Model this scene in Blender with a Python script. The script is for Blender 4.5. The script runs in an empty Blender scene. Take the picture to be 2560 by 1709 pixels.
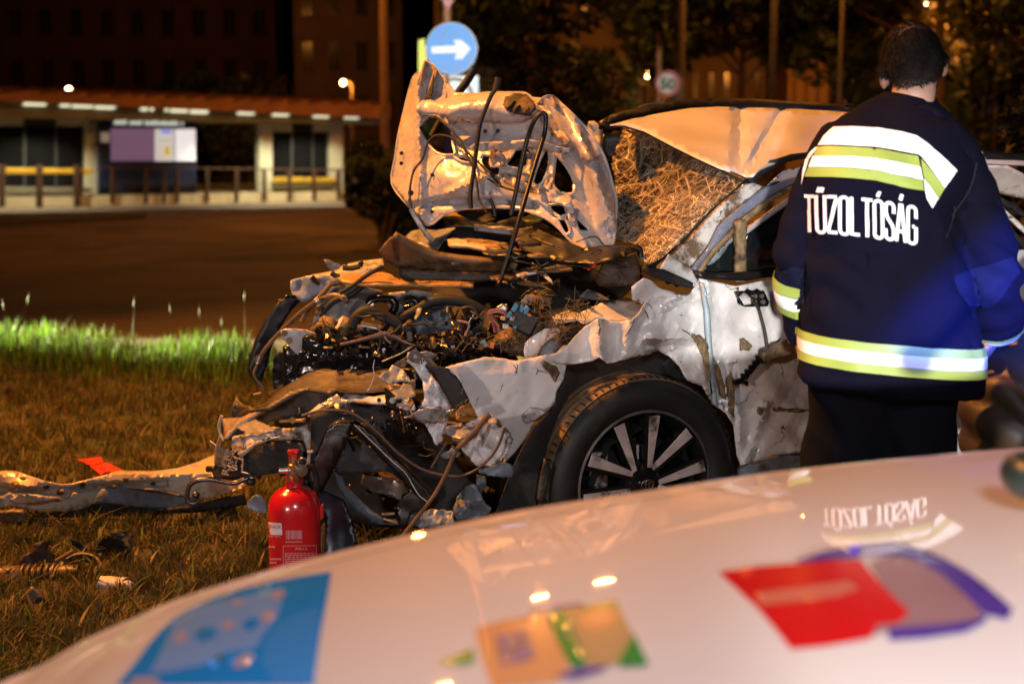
import bpy, bmesh, math, random
import numpy as np
from mathutils import Vector, Matrix, noise, geometry
from mathutils.bvhtree import BVHTree
R = math.radians
SC = bpy.context.scene
COL = SC.collection
# ------------------------------------------------------------------ camera
CAM_H, FPX, HORIZON = 1.52, 3555.6, 369.0
TH = math.atan((854.5 - HORIZON) / FPX)
cd = bpy.data.cameras.new('camera'); cam = bpy.data.objects.new('camera', cd); COL.objects.link(cam)
cam.location = (0, 0, CAM_H); cam.rotation_euler = (math.pi/2 - TH, 0, 0)
cd.lens = 50; cd.sensor_width = 36; cd.clip_start = .05; cd.clip_end = 600
cd.dof.use_dof = True; cd.dof.focus_distance = 4.75; cd.dof.aperture_fstop = 2.2; cd.dof.aperture_blades = 9
SC.camera = cam
# ------------------------------------------------------------------ night sky
w = bpy.data.worlds.new('World'); SC.world = w; w.use_nodes = True
nt = w.node_tree; bg = nt.nodes['Background']
sky = nt.nodes.new('ShaderNodeTexSky'); sky.sky_type = 'NISHITA'; sky.sun_disc = False
sky.sun_elevation = R(-4); sky.sun_rotation = R(200)
nt.links.new(sky.outputs[0], bg.inputs[0]); bg.inputs[1].default_value = .07
# ------------------------------------------------------------------ lamps outside the frame: some assumed, some added as fill
SODIUM = (1.0, .34, .05)
def lamp(name, typ, loc, aim, power, col, size=.3, **k):
    l = bpy.data.lights.new(name, typ); l.energy = power; l.color = col
    o = bpy.data.objects.new(name, l); COL.objects.link(o); o.location = loc
    if aim is not None:
        o.rotation_euler = (Vector(aim) - Vector(loc)).to_track_quat('-Z', 'Y').to_euler()
    if typ == 'AREA': l.shape = 'DISK'; l.size = size
    elif typ in ('POINT', 'SPOT'): l.shadow_soft_size = size
    for a, b in k.items(): setattr(l, a, b)
    return o
lamp('assumed_sodium_light', 'AREA', (-4.7, 6.3, 8.2), (-.7, 6.9, .4), 600, SODIUM, .4, spread=R(82))      # assumed sodium street lamp over the verge, unseen left of the frame
lamp('bonnet_fill_light', 'AREA', (.5, -.7, 2.7), (.5, 1.5, .9), 78, (.80, .88, 1.0), .6)  # added cool fill over the police bonnet, no such lamp stands there
for x_, y_, ax_, p_ in ((-2.5, -.6, -.1, 400), (.35, -2.6, .85, 165)): lamp('car_fill_spot', 'SPOT', (x_, y_, 1.55), (ax_, 4.7, .55), p_, (1.0, .80, .73), .1, spot_size=R(32), spot_blend=.75)  # added warm spots that fill the wreck's side, no vehicle behind them
lamp('car_fill_spot', 'SPOT', (2.7, -2.6, 3.2), (1.85, 5.3, .85), 300, (1.0, .82, .80), .1, spot_size=R(17), spot_blend=.8)  # added spot from above that fills the shaded rear door
lamp('firefighter_fill_spot', 'SPOT', (-.2, -3.0, 1.30), (1.09, 3.86, 1.06), 3300, (1.0, .97, .95), .06, spot_size=R(11.4), spot_blend=.4)  # added spot that brightens the firefighter's tape, no lamp there
lamp('assumed_beacon_light', 'SPOT', (1.92, .5, 1.36), (1.32, 3.9, 1.16), 4300, (.02, .09, 1.0), .09, spot_size=R(17), spot_blend=.8)  # unseen blue spot for an assumed beacon, moved off the light bar
lamp('assumed_beacon_glow', 'POINT', (2.3, 1.6, 1.72), None, 12, (.05, .13, 1.0), .12)  # assumed blue beacon light over the light bar, added to tint the bonnet
lamp('grass_fill_spot', 'SPOT', (-9.5, 12.0, 1.35), (-1.9, 10.4, .2), 30000, (1.0, 1.0, .55), .1, spot_size=R(15), spot_blend=.6)  # added spot for an assumed headlight on the long grass, no car there
lamp('sign_fill_spot', 'SPOT', (.2, -3.2, 2.75), (-.71, 16.7, 2.62), 16000, (1.0, .97, .93), .06, spot_size=R(3.8), spot_blend=.3)  # added narrow spot that brightens the arrow sign
lamp('sign_fill_spot', 'SPOT', (.5, -3.2, 2.75), (2.63, 24, 2.6), 12000, (1, .92, .78), .06, spot_size=R(2.6), spot_blend=.3)  # added narrow spot that brightens the speed limit sign
SC.view_settings.view_transform = 'Standard'; SC.view_settings.look = 'None'
SC.view_settings.exposure = 0; SC.view_settings.gamma = 1; SC.view_settings.use_curve_mapping = False
SC.render.engine = 'CYCLES'
SC.cycles.use_denoising = True; SC.cycles.max_bounces = 6; SC.cycles.sample_clamp_indirect = 4
SC.cycles.transparent_max_bounces = 12
rnd = random.Random(7)
# ------------------------------------------------------------------ pixel of the photograph -> point of the place
def ray(px, py):
    x, v = (px - 1280) / FPX, (854.5 - py) / FPX
    y, z = math.cos(TH) + v * math.sin(TH), -math.sin(TH) + v * math.cos(TH)
    return Vector((x / y, 1, z / y))
def P(px, py, d):
    return Vector((0, 0, CAM_H)) + ray(px, py) * d
def G(px, py, z=0):
    r = ray(px, py); return P(px, py, (z - CAM_H) / r.z)
def crop(ox, oy, s):
    def f(*pts): return [(ox + x / s, oy + y / s) for x, y in pts]
    return f
c1 = crop(0, 180, 2.447); c2 = crop(900, 0, 2.24); c3 = crop(1600, 0, 2.447); c4 = crop(600, 540, 2.8)
c5 = crop(500, 850, 2.7506); c6 = crop(1250, 640, 2.3753); c7 = crop(1850, 150, 1.493); c8 = crop(0, 1050, 2.379)
c9 = crop(1480, 250, 3.485); cb = crop(900, 1100, 1.415); ch = crop(2000, 20, 3.92)
# ------------------------------------------------------------------ objects
ORG = {}
def props(o, label=None, cat=None, group=None, kind=None):
    for k, v in (('label', label), ('category', cat), ('group', group), ('kind', kind)):
        if v: o[k] = v
    return o
def thing(name, loc, label, cat, group=None):
    o = bpy.data.objects.new(name, None); COL.objects.link(o); o.location = loc; o.empty_display_size = .2
    ORG[o] = Vector(loc)
    return props(o, label, cat, group)
def mk(name, par, vs, fs, mat, smooth=True, sharp=35, base=None):
    me = bpy.data.meshes.new(name)
    if par is not None: org = ORG[par]
    elif base is not None: org = Vector(base)
    else:
        xs = [v[0] for v in vs]; ys = [v[1] for v in vs]; zs = [v[2] for v in vs]
        org = Vector(((min(xs)+max(xs))/2, (min(ys)+max(ys))/2, min(zs)))
    me.from_pydata([tuple(Vector(v) - org) for v in vs], [], fs)
    for m in (mat if isinstance(mat, (list, tuple)) else [mat]): me.materials.append(m)
    if smooth:
        me.polygons.foreach_set('use_smooth', [True]*len(me.polygons))
        if sharp: me.set_sharp_from_angle(angle=R(sharp))
    me.update()
    o = bpy.data.objects.new(name, me); COL.objects.link(o); ORG[o] = org
    if par is not None: o.parent = par
    else: o.location = org
    return o
def share(src, par, delta):
    """another piece with the mesh of src, moved by delta"""
    o = bpy.data.objects.new(src.name.split('.')[0], src.data); COL.objects.link(o)
    o.parent = par; o.location = src.location + Vector(delta); ORG[o] = ORG[src] + Vector(delta)
    return o
class MB:
    """collects shapes for ONE mesh object"""
    def __init__(s): s.v = []; s.f = []
    def add(s, vs, fs):
        n = len(s.v); s.v += [Vector(v) for v in vs]; s.f += [[i + n for i in f] for f in fs]; return s
    def box(s, c, size, rot=None):
        c = Vector(c); h = Vector(size) / 2; m = rot or Matrix.Identity(3)
        vs = [c + m @ Vector((x*h.x, y*h.y, z*h.z)) for x in (-1, 1) for y in (-1, 1) for z in (-1, 1)]
        return s.add(vs, [(0,1,3,2),(4,6,7,5),(0,4,5,1),(2,3,7,6),(0,2,6,4),(1,5,7,3)])
    def tube(s, pts, r, seg=8, n=5, cap=True):
        pts = smooth_path(pts, n); rs = r if callable(r) else (lambda t: r)
        vs = []; fs = []; T = None; up = Vector((.3, .2, 1)).normalized(); L = len(pts)
        for i, p in enumerate(pts):
            t = (pts[min(i+1, L-1)] - pts[max(i-1, 0)])
            if t.length < 1e-9: t = Vector((0, 0, 1))
            t.normalize()
            if T is None: a = t.orthogonal().normalized()
            else: a = (a - t * a.dot(t)).normalized()
            T = t; b = t.cross(a); rr = rs(i / max(1, L-1))
            for k in range(seg):
                an = 2*math.pi*k/seg; vs.append(p + a*math.cos(an)*rr + b*math.sin(an)*rr)
        for i in range(L-1):
            for k in range(seg):
                fs.append((i*seg+k, i*seg+(k+1) % seg, (i+1)*seg+(k+1) % seg, (i+1)*seg+k))
        if cap: fs += [tuple(range(seg))[::-1], tuple(range((L-1)*seg, L*seg))]
        return s.add(vs, fs)
    def lathe(s, prof, c, axis=(0, 0, 1), seg=32, close=False):
        ax = Vector(axis).normalized(); a = ax.orthogonal().normalized(); b = ax.cross(a); c = Vector(c); vs = []; fs = []
        n = len(prof)
        for k in range(seg):
            an = 2*math.pi*k/seg; d = a*math.cos(an) + b*math.sin(an)
            vs += [c + d*r + ax*h for r, h in prof]
        for k in range(seg):
            k2 = (k+1) % seg
            for i in range(n if close else n-1):
                j = (i+1) % n; fs.append((k*n+i, k2*n+i, k2*n+j, k*n+j))
        return s.add(vs, fs)
    def ball(s, c, r, u=14, v=9, rot=None):
        c = Vector(c); r = Vector((r, r, r)) if not hasattr(r, '__len__') else Vector(r); m = rot or Matrix.Identity(3)
        vs = []; fs = []
        for i in range(v+1):
            th = math.pi*i/v
            for k in range(u):
                ph = 2*math.pi*k/u
                vs.append(c + m @ Vector((r.x*math.sin(th)*math.cos(ph), r.y*math.sin(th)*math.sin(ph), r.z*math.cos(th))))
        for i in range(v):
            for k in range(u): fs.append((i*u+k, (i+1)*u+k, (i+1)*u+(k+1) % u, i*u+(k+1) % u))
        return s.add(vs, fs)
    def quadprism(s, q, back):
        """quad of four points pushed back by a vector"""
        q = [Vector(p) for p in q]; b = Vector(back); n = len(q)
        return s.add(q + [p + b for p in q], [tuple(range(n)), tuple(range(2*n-1, n-1, -1))] + [(i, i+n, (i+1) % n + n, (i+1) % n) for i in range(n)])
    def mk(s, name, par, mat, **k): return mk(name, par, s.v, s.f, mat, **k)
def smooth_path(pts, n=5):
    pts = [Vector(p) for p in pts]
    if len(pts) < 3 or n < 2: return pts
    out = []
    for i in range(len(pts)-1):
        p0, p1, p2, p3 = pts[max(i-1, 0)], pts[i], pts[i+1], pts[min(i+2, len(pts)-1)]
        for k in range(n):
            t = k/n
            out.append(.5*((2*p1) + (p2-p0)*t + (2*p0-5*p1+4*p2-p3)*t*t + (3*p1-p0-3*p2+p3)*t**3))
    return out + [pts[-1]]
def bevel(o, wd=.004, seg=2):
    m = o.modifiers.new('bevel', 'BEVEL'); m.width = wd; m.segments = seg; m.limit_method = 'ANGLE'; m.angle_limit = R(40); return o
# ------------------------------------------------------------------ sheet metal, glass and plastic cut to an outline and crumpled
def inside(p, poly):
    x, y = p; c = False; j = len(poly)-1
    for i in range(len(poly)):
        xi, yi = poly[i]; xj, yj = poly[j]
        if (yi > y) != (yj > y) and x < (xj-xi)*(y-yi)/(yj-yi)+xi: c = not c
        j = i
    return c
def dens(poly, step, rag=0, rr=None):
    out = []
    for i in range(len(poly)):
        a, b = poly[i], poly[(i+1) % len(poly)]
        L = math.hypot(b[0]-a[0], b[1]-a[1]); n = max(1, int(round(L/step)))
        for k in range(n):
            t = k/n; j = rag if (k and rr) else 0
            out.append((a[0]+(b[0]-a[0])*t+(rr.uniform(-j, j) if j else 0), a[1]+(b[1]-a[1])*t+(rr.uniform(-j, j) if j else 0)))
    return out
def mesh2d(out, holes=(), step=14, rag=0, seed=0):
    rr = random.Random(seed)
    loops = [dens(out, step, rag, rr)] + [dens(h, step, rag, rr) for h in holes]
    co = []; ed = []
    for lp in loops:
        n = len(co); co += lp; ed += [(n+i, n+(i+1) % len(lp)) for i in range(len(lp))]
    bd = np.array(co); xs = [p[0] for p in out]; ys = [p[1] for p in out]; y = min(ys); row = 0
    while y < max(ys):
        x = min(xs) + (step/2 if row % 2 else 0)
        while x < max(xs):
            p = (x+rr.uniform(-.25, .25)*step, y+rr.uniform(-.25, .25)*step)
            if inside(p, loops[0]) and not any(inside(p, h) for h in loops[1:]):
                if ((bd[:, 0]-p[0])**2+(bd[:, 1]-p[1])**2).min() > (.5*step)**2: co.append(p)
            x += step
        y += step*.87; row += 1
    r = geometry.delaunay_2d_cdt([Vector(p) for p in co], ed, [], 0, 1e-3)
    vs = [tuple(v) for v in r[0]]; fs = []
    for f in r[2]:
        c = (sum(vs[i][0] for i in f)/len(f), sum(vs[i][1] for i in f)/len(f))
        if inside(c, loops[0]) and not any(inside(c, h) for h in loops[1:]): fs.append(tuple(f))
    used = sorted({i for f in fs for i in f}); mp = {u: i for i, u in enumerate(used)}
    return [vs[u] for u in used], [tuple(mp[i] for i in f) for f in fs]
_fold = {}
def crum(p, seed, sc):
    """folds of dented sheet metal: triangle waves in random directions, bent by noise"""
    if seed not in _fold:
        rr = random.Random(seed*13+5)
        _fold[seed] = [(Vector((rr.gauss(0, 1), rr.gauss(0, 1)*.5, rr.gauss(0, 1))).normalized(), rr.uniform(.5, 1.5)*(1.7**(k//3)), rr.random(), .6**(k//3)) for k in range(9)]
    q = Vector(p)*sc; wv = noise.noise_vector(q*.8+Vector((seed*3.1, 0, 0)))*.1; t = 0
    for d, f, ph, a in _fold[seed]:
        x = (q+wv).dot(d)*f*.5+ph; t += a*(abs((x % 1)-.5)*4-1)
    return t/4
def plane3(*a):
    """depth that runs evenly through three anchors (px, py, depth)"""
    A = np.array([[x, y, 1] for x, y, d in a]); s = np.linalg.lstsq(A, np.array([d for x, y, d in a]), rcond=None)[0]
    return lambda x, y: s[0]*x+s[1]*y+s[2]
def sheet(name, par, out, mat, dep, holes=(), th=.004, step=13, amp=.012, sc=5, seed=1, rag=0, extra=None, sharp=17, offset=0, **k):
    v2, fs = mesh2d(out, holes, step, rag, seed)
    D = dep if callable(dep) else (lambda x, y: dep); vs = []
    for x, y in v2:
        d = D(x, y); p = P(x, y, d); dd = amp*crum(p, seed, sc)+amp*.28*crum(p, seed+1000, sc*2.9)
        if extra: dd += extra(x, y)
        vs.append(P(x, y, d+dd))
    fl = []
    for f in fs:
        a, b, c = (vs[i] for i in f[:3]); nn = (b-a).cross(c-a)
        fl.append(f if nn.dot(a-Vector((0, 0, CAM_H))) < 0 else f[::-1])
    o = mk(name, par, vs, fl, mat, sharp=sharp, **k)
    if th:
        m = o.modifiers.new('thickness', 'SOLIDIFY'); m.thickness = th; m.offset = offset
    return o
def tube(name, par, pts, r, mat, seg=8, n=5, **k):
    return MB().tube(pts, r, seg, n).mk(name, par, mat, sharp=60, **k)
def px3(pts, d):
    """pixel path -> points; d a number, a function or one depth per point"""
    return [P(x, y, d[i] if hasattr(d, '__len__') else (d(x, y) if callable(d) else d)) for i, (x, y) in enumerate(pts)]
def bvh_of(o):
    dg = bpy.context.evaluated_depsgraph_get(); ob = o.evaluated_get(dg); me = ob.to_mesh(); off = ORG[o]
    t = BVHTree.FromPolygons([v.co + off for v in me.vertices], [tuple(p.vertices) for p in me.polygons]); ob.to_mesh_clear(); return t
EYE = Vector((0, 0, CAM_H))
def cast(bvh, x, y, off):
    d = ray(x, y).normalized(); h = bvh.ray_cast(EYE, d)
    if h[0] is None: return None
    nn = h[1] if h[1].dot(d) < 0 else -h[1]
    return h[0] + nn*off
def decal(name, par, poly, bvh, mat, off=.004, step=10, holes=(), th=0, mesh=None, rag=0):
    """flat print or tape laid on a surface"""
    v2, fs = mesh or mesh2d(poly, holes, step, rag)
    vs = [cast(bvh, x, y, off) for x, y in v2]
    fs = [f for f in fs if all(vs[i] is not None for i in f)]
    used = sorted({i for f in fs for i in f}); mp = {u: i for i, u in enumerate(used)}
    if not fs: return None
    o = mk(name, par, [vs[u] for u in used], [tuple(mp[i] for i in f) for f in fs], mat, sharp=0)
    if th: m = o.modifiers.new('thickness', 'SOLIDIFY'); m.thickness = th; m.offset = 0
    return o
def text2d(s, bold=0.0, shear=0):
    cu = bpy.data.curves.new('t', 'FONT'); cu.body = s; cu.offset = bold; cu.resolution_u = 4; cu.shear = shear
    ob = bpy.data.objects.new('t', cu); COL.objects.link(ob); bpy.context.view_layer.update()
    dg = bpy.context.evaluated_depsgraph_get(); me = ob.evaluated_get(dg).to_mesh()
    vs = [(v.co.x, v.co.y) for v in me.vertices]; fs = [tuple(p.vertices) for p in me.polygons]
    ob.evaluated_get(dg).to_mesh_clear(); bpy.data.objects.remove(ob); bpy.data.curves.remove(cu)
    x0 = min(v[0] for v in vs); x1 = max(v[0] for v in vs); y0 = min(v[1] for v in vs); y1 = max(v[1] for v in vs)
    return [((x-x0)/(x1-x0), (y-y0)/(y1-y0)) for x, y in vs], fs
def quadmap(q):
    """(u, v) of the unit square -> pixel; q = lower left, lower right, upper right, upper left"""
    return lambda u, v: tuple((q[0][i]*(1-u)+q[1][i]*u)*(1-v)+(q[3][i]*(1-u)+q[2][i]*u)*v for i in (0, 1))
def bake(o):
    """replace an object's mesh by its modified mesh"""
    dg = bpy.context.evaluated_depsgraph_get(); me = bpy.data.meshes.new_from_object(o.evaluated_get(dg)); o.modifiers.clear(); o.data = me; return o
def fuse(o, voxel=.012, smooth=4, fac=.5):
    m = o.modifiers.new('fuse', 'REMESH'); m.mode = 'VOXEL'; m.voxel_size = voxel
    s = o.modifiers.new('soft', 'SMOOTH'); s.factor = fac; s.iterations = smooth
    bpy.context.view_layer.update(); bake(o)
    o.data.polygons.foreach_set('use_smooth', [True]*len(o.data.polygons)); return o
# ------------------------------------------------------------------ materials
def M(name, col, rough=.5, metal=0, var=.2, vs=6, bump=0, bs=60, dirt=None, coat=0, emit=None, spec=.5, dirt2=None, stretch=None, scratch=None, dent=0):
    m = bpy.data.materials.new(name); m.use_nodes = True; n = m.node_tree.nodes; L = m.node_tree.links
    b = n['Principled BSDF']; b.inputs['Roughness'].default_value = rough; b.inputs['Metallic'].default_value = metal
    b.inputs['Specular IOR Level'].default_value = spec; b.inputs['Coat Weight'].default_value = coat; b.inputs['Coat Roughness'].default_value = .025
    if emit:
        b.inputs['Base Color'].default_value = (*col, 1); b.inputs['Emission Color'].default_value = (*col, 1); b.inputs['Emission Strength'].default_value = emit; return m
    tc = n.new('ShaderNodeTexCoord'); src = tc.outputs['Object']
    if stretch:
        mp = n.new('ShaderNodeMapping'); mp.inputs['Scale'].default_value = stretch; L.new(src, mp.inputs[0]); src = mp.outputs[0]
    def nz(scale, det=5, ro=.6):
        t = n.new('ShaderNodeTexNoise'); t.inputs['Scale'].default_value = scale; t.inputs['Detail'].default_value = det; t.inputs['Roughness'].default_value = ro; L.new(src, t.inputs['Vector']); return t.outputs['Fac']
    def ramp(f, a, b2, c0, c1):
        r = n.new('ShaderNodeValToRGB'); r.color_ramp.elements[0].position = a; r.color_ramp.elements[1].position = b2
        r.color_ramp.elements[0].color = (*c0, 1); r.color_ramp.elements[1].color = (*c1, 1); L.new(f, r.inputs[0]); return r.outputs[0]
    base = ramp(nz(vs), .3, .7, tuple(c*(1-var) for c in col), tuple(min(1, c*(1+var)) for c in col))
    ro = None
    for q in (dirt, dirt2):
        if not q: continue
        dc, amt, ds = q[:3]
        f = ramp(nz(ds, 9, .68), 1-amt-.06, 1-amt+.06, (0, 0, 0), (1, 1, 1))
        mx = n.new('ShaderNodeMix'); mx.data_type = 'RGBA'; L.new(f, mx.inputs[0]); L.new(base, mx.inputs[6]); mx.inputs[7].default_value = (*dc, 1); base = mx.outputs[2]; ro = f
    if scratch:                                                     # meandering scrapes and creases where the paint has cracked
        sc_col, sc_w, sc_s = scratch
        def mth(op, x, y):
            t = n.new('ShaderNodeMath'); t.operation = op; t.use_clamp = op == 'MULTIPLY'
            for i, q in ((0, x), (1, y)):
                if isinstance(q, (int, float)): t.inputs[i].default_value = q
                else: L.new(q, t.inputs[i])
            return t.outputs[0]
        ln = mth('ABSOLUTE', mth('SUBTRACT', nz(sc_s, 4, .55), .5), 0); mr = n.new('ShaderNodeMapRange'); mr.inputs[1].default_value = sc_w; mr.inputs[2].default_value = sc_w*.3; L.new(ln, mr.inputs[0])
        mk_ = n.new('ShaderNodeMapRange'); mk_.inputs[1].default_value = .52; mk_.inputs[2].default_value = .60; L.new(nz(sc_s*1.3+1, 3), mk_.inputs[0])
        mx = n.new('ShaderNodeMix'); mx.data_type = 'RGBA'; L.new(mth('MULTIPLY', mr.outputs[0], mk_.outputs[0]), mx.inputs[0]); L.new(base, mx.inputs[6]); mx.inputs[7].default_value = (*sc_col, 1); base = mx.outputs[2]
    L.new(base, b.inputs['Base Color'])
    if ro is not None:
        mr = n.new('ShaderNodeMapRange'); L.new(ro, mr.inputs[0]); mr.inputs[3].default_value = rough; mr.inputs[4].default_value = max(rough, .75); L.new(mr.outputs[0], b.inputs['Roughness'])
    if bump:
        bp = n.new('ShaderNodeBump'); bp.inputs['Strength'].default_value = bump; bp.inputs['Distance'].default_value = .004; L.new(nz(bs, 6), bp.inputs['Height']); L.new(bp.outputs[0], b.inputs['Normal'])
        if dent:
            b2 = n.new('ShaderNodeBump'); b2.inputs['Strength'].default_value = dent; b2.inputs['Distance'].default_value = .03; L.new(nz(9, 3, .5), b2.inputs['Height']); L.new(b2.outputs[0], bp.inputs['Normal'])
    return m
MUD = (.10, .06, .028)
white_paint = M('white_paint', (.66, .64, .62), .22, var=.08, vs=5, bump=.08, bs=22, dirt=(MUD, .285, 12), dirt2=((.45, .38, .32), .35, 3.4), coat=.5, scratch=((.11, .075, .05), .008, 5), dent=.45)
dirty_paint = M('dirty_paint', (.58, .57, .56), .4, var=.15, vs=7, bump=.2, bs=30, dirt=(MUD, .43, 9), dirt2=((.28, .22, .18), .47, 3.2))
grey_paint = M('shaded_grey', (.17, .19, .21), .42, var=.2, vs=8, bump=.2, bs=40, dirt=((.05, .04, .03), .42, 9))  # grey darkened to carry the shadow over low torn parts
black_plastic = M('black_plastic', (.008, .008, .009), .42, var=.4, bump=.15, bs=90, dirt=((.05, .033, .02), .27, 12))
matt_black = M('matt_black', (.009, .009, .009), .7, var=.3, bump=.2, bs=60)
gloss_black = M('gloss_black', (.008, .008, .009), .16, var=.3, bump=.25, bs=25)
dark_metal = M('dark_metal', (.09, .085, .08), .38, .8, var=.4, vs=14, bump=.3, bs=50, dirt=((.03, .02, .012), .45, 9))
bare_metal = M('bare_metal', (.42, .41, .40), .33, .9, var=.25, vs=14, bump=.2, bs=60, dirt=((.08, .05, .03), .42, 11))
tan_plastic = M('muddy_brown_plastic', (.16, .10, .05), .5, var=.3, vs=9, bump=.25, bs=50, dirt=((.04, .028, .016), .44, 7))
mud_gold = M('dried_mud', (.20, .13, .06), .8, var=.5, vs=25, bump=.8, bs=60, dirt=((.05, .035, .02), .46, 18))
brown_dark = M('brown_rubber', (.045, .03, .02), .6, var=.4, vs=12, bump=.4, bs=60)
rubber = M('tyre_rubber', (.010, .0092, .0088), .6, var=.25, vs=10, bump=.2, bs=80, dirt=((.035, .024, .015), .36, 7))
navy_glossy = M('dark_navy_panel', (.010, .014, .022), .33, var=.3, bump=.06, bs=30, dirt=((.05, .04, .03), .36, 14))
straw_m = M('straw', (.15, .11, .05), .8, var=.5, vs=40)
wire_red = M('red_wire', (.28, .08, .08), .45); wire_pink = M('pink_wire', (.34, .20, .18), .45)
conn_blue = M('blue_connector', (.03, .22, .42), .4, dirt=(MUD, .38, 30)); conn_white = M('white_connector', (.55, .52, .5), .4, dirt=(MUD, .42, 30)); conn_orange = M('orange_connector', (.5, .16, .03), .45)
# ================================================================== THE SETTING
def flat(name, pts, z, mat, kind='structure'):
    o = mk(name, None, [(p[0], p[1], z) for p in pts], [tuple(range(len(pts)))], mat, smooth=False, base=(0, 0, z)); return props(o, kind=kind)
soil = M('verge_soil', (.06, .045, .02), .9, var=.5, vs=3, bump=.8, bs=20, dirt=((.03, .035, .012), .5, 1.2))
asphalt = M('asphalt', (.15, .105, .078), .8, var=.22, vs=.6, bump=.3, bs=90, dirt=((.075, .056, .045), .42, .5))
worn_line = M('worn_road_paint', (.12, .105, .08), .8, var=.3, vs=5, dirt=((.05, .046, .042), .5, 4))
flat('ground', [(-300, -20), (300, -20), (300, 400), (-300, 400)], 0, soil)
flat('road', [(-120, 43.6), (-3.8-8.6, 13.0), (-3.8, 10.6), (-1.66, 10.0), (6, 7.9), (40, 4), (60, 60), (10, 62), (-40, 20.5)], .004, asphalt)
flat('road_carriageway', [(-60, 9), (-3.9, 10.75), (-12.4, 13.1), (-60, 22), (-60, 44), (-20, 40), (-3.8, 41)], .008, asphalt)
def road_mark(pix, z=.012):
    flat('road_marking', [G(x, y) for x, y in pix], z, worn_line)
road_mark(c1((1250, 1152), (1700, 1112), (1700, 1122), (1250, 1163)))
road_mark(c1((1520, 1008), (1840, 994), (1840, 1000), (1520, 1015)))
road_mark(c1((330, 1088), (740, 1066), (740, 1073), (330, 1097)))
road_mark(c1((-60, 1222), (45, 1214), (45, 1226), (-60, 1236)))
island_m = M('paving_slab', (.10, .085, .07), .8, var=.2, vs=2, bump=.3)
mb = MB(); q = [G(*p) for p in [(-160, 578), (-160, 548), (362, 541), (366, 548)]]
mb.quadprism([p + Vector((0, 0, .11)) for p in q], (0, 0, -.11)); props(mb.mk('traffic_island', None, island_m), kind='structure')
# ------------------------------------------------------------------ verge grass (nobody could count it)
def blades(name, pts, hts, wid, mats, lean=.5, seed=1, head=None):
    g = np.random.default_rng(seed); n = len(pts); an = g.uniform(0, 2*np.pi, n); ln = g.normal(0, lean, n)*hts
    wx, wy = np.cos(an)*wid/2, np.sin(an)*wid/2; lx, ly = np.cos(an+1.5)*ln, np.sin(an+1.5)*ln
    a = np.stack([pts[:, 0]-wx, pts[:, 1]-wy, pts[:, 2]], 1); b = np.stack([pts[:, 0]+wx, pts[:, 1]+wy, pts[:, 2]], 1)
    c = np.stack([pts[:, 0]+wx*.8+lx*.4, pts[:, 1]+wy*.8+ly*.4, pts[:, 2]+hts*.6], 1); d = np.stack([pts[:, 0]-wx*.8+lx*.4, pts[:, 1]-wy*.8+ly*.4, pts[:, 2]+hts*.6], 1)
    t = np.stack([pts[:, 0]+lx, pts[:, 1]+ly, pts[:, 2]+hts], 1)
    v = np.stack([a, b, c, d, t], 1).reshape(-1, 3); k = np.arange(n)*5
    loops = np.stack([k, k+1, k+2, k+3, k+3, k+2, k+4], 1).ravel()
    if head is not None:                                             # seed heads on the tall stems: slim spindles
        hv = []; hl = []; base = len(v); hp = t[head]; H = np.stack([lx[head]*.25, ly[head]*.25, np.full(len(hp), .11)], 1)
        rad = .008
        q = [hp-H*.1, hp+H*.4+[rad, 0, 0], hp+H*.4+[0, rad, 0], hp+H*.4+[-rad, 0, 0], hp+H*.4+[0, -rad, 0], hp+H]
        hv = np.stack(q, 1).reshape(-1, 3); kb = base+np.arange(len(hp))*6
        tri = [(0, 1, 2), (0, 2, 3), (0, 3, 4), (0, 4, 1), (5, 2, 1), (5, 3, 2), (5, 4, 3), (5, 1, 4)]
        hl = np.stack([kb+i for f in tri for i in f], 1).ravel(); v = np.concatenate([v, hv]); loops2 = hl
    me = bpy.data.meshes.new(name); me.vertices.add(len(v)); me.vertices.foreach_set('co', v.astype(np.float32).ravel())
    tot = np.tile([4, 3], n)
    if head is not None: tot = np.concatenate([tot, np.full(len(loops2)//3, 3)]); loops = np.concatenate([loops, loops2])
    me.loops.add(len(loops)); me.loops.foreach_set('vertex_index', loops.astype(np.int32))
    st = np.concatenate([[0], np.cumsum(tot)[:-1]]); me.polygons.add(len(tot)); me.polygons.foreach_set('loop_start', st.astype(np.int32))
    mi = np.repeat(g.integers(0, len(mats), n), 2)
    if head is not None: mi = np.concatenate([mi, np.full(len(loops2)//3, len(mats)-1)])
    me.update(calc_edges=True); me.validate()
    for m in mats: me.materials.append(m)
    me.polygons.foreach_set('material_index', mi.astype(np.int32))
    o = bpy.data.objects.new(name, me); COL.objects.link(o); return props(o, kind='stuff')
def leafmat(name, col, tr=.35, rough=.55):
    m = M(name, col, rough, var=.45, vs=1.5); n = m.node_tree.nodes; L = m.node_tree.links; b = n['Principled BSDF']
    t = n.new('ShaderNodeBsdfTranslucent'); a = n.new('ShaderNodeMixShader'); a.inputs[0].default_value = tr
    L.new(b.inputs['Base Color'].links[0].from_socket, t.inputs[0]); L.new(b.outputs[0], a.inputs[1]); L.new(t.outputs[0], a.inputs[2]); L.new(a.outputs[0], n['Material Output'].inputs[0]); return m
g_dry = leafmat('dry_grass', (.115, .070, .026)); g_olive = leafmat('olive_grass', (.066, .056, .015)); g_green = leafmat('green_grass', (.05, .085, .014)); g_dark = leafmat('dark_grass', (.035, .04, .012))
g_bright = leafmat('long_green_grass', (.15, .29, .03), .45); g_seed = leafmat('grass_seed_head', (.10, .10, .045))
gr = np.random.default_rng(3)
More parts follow.
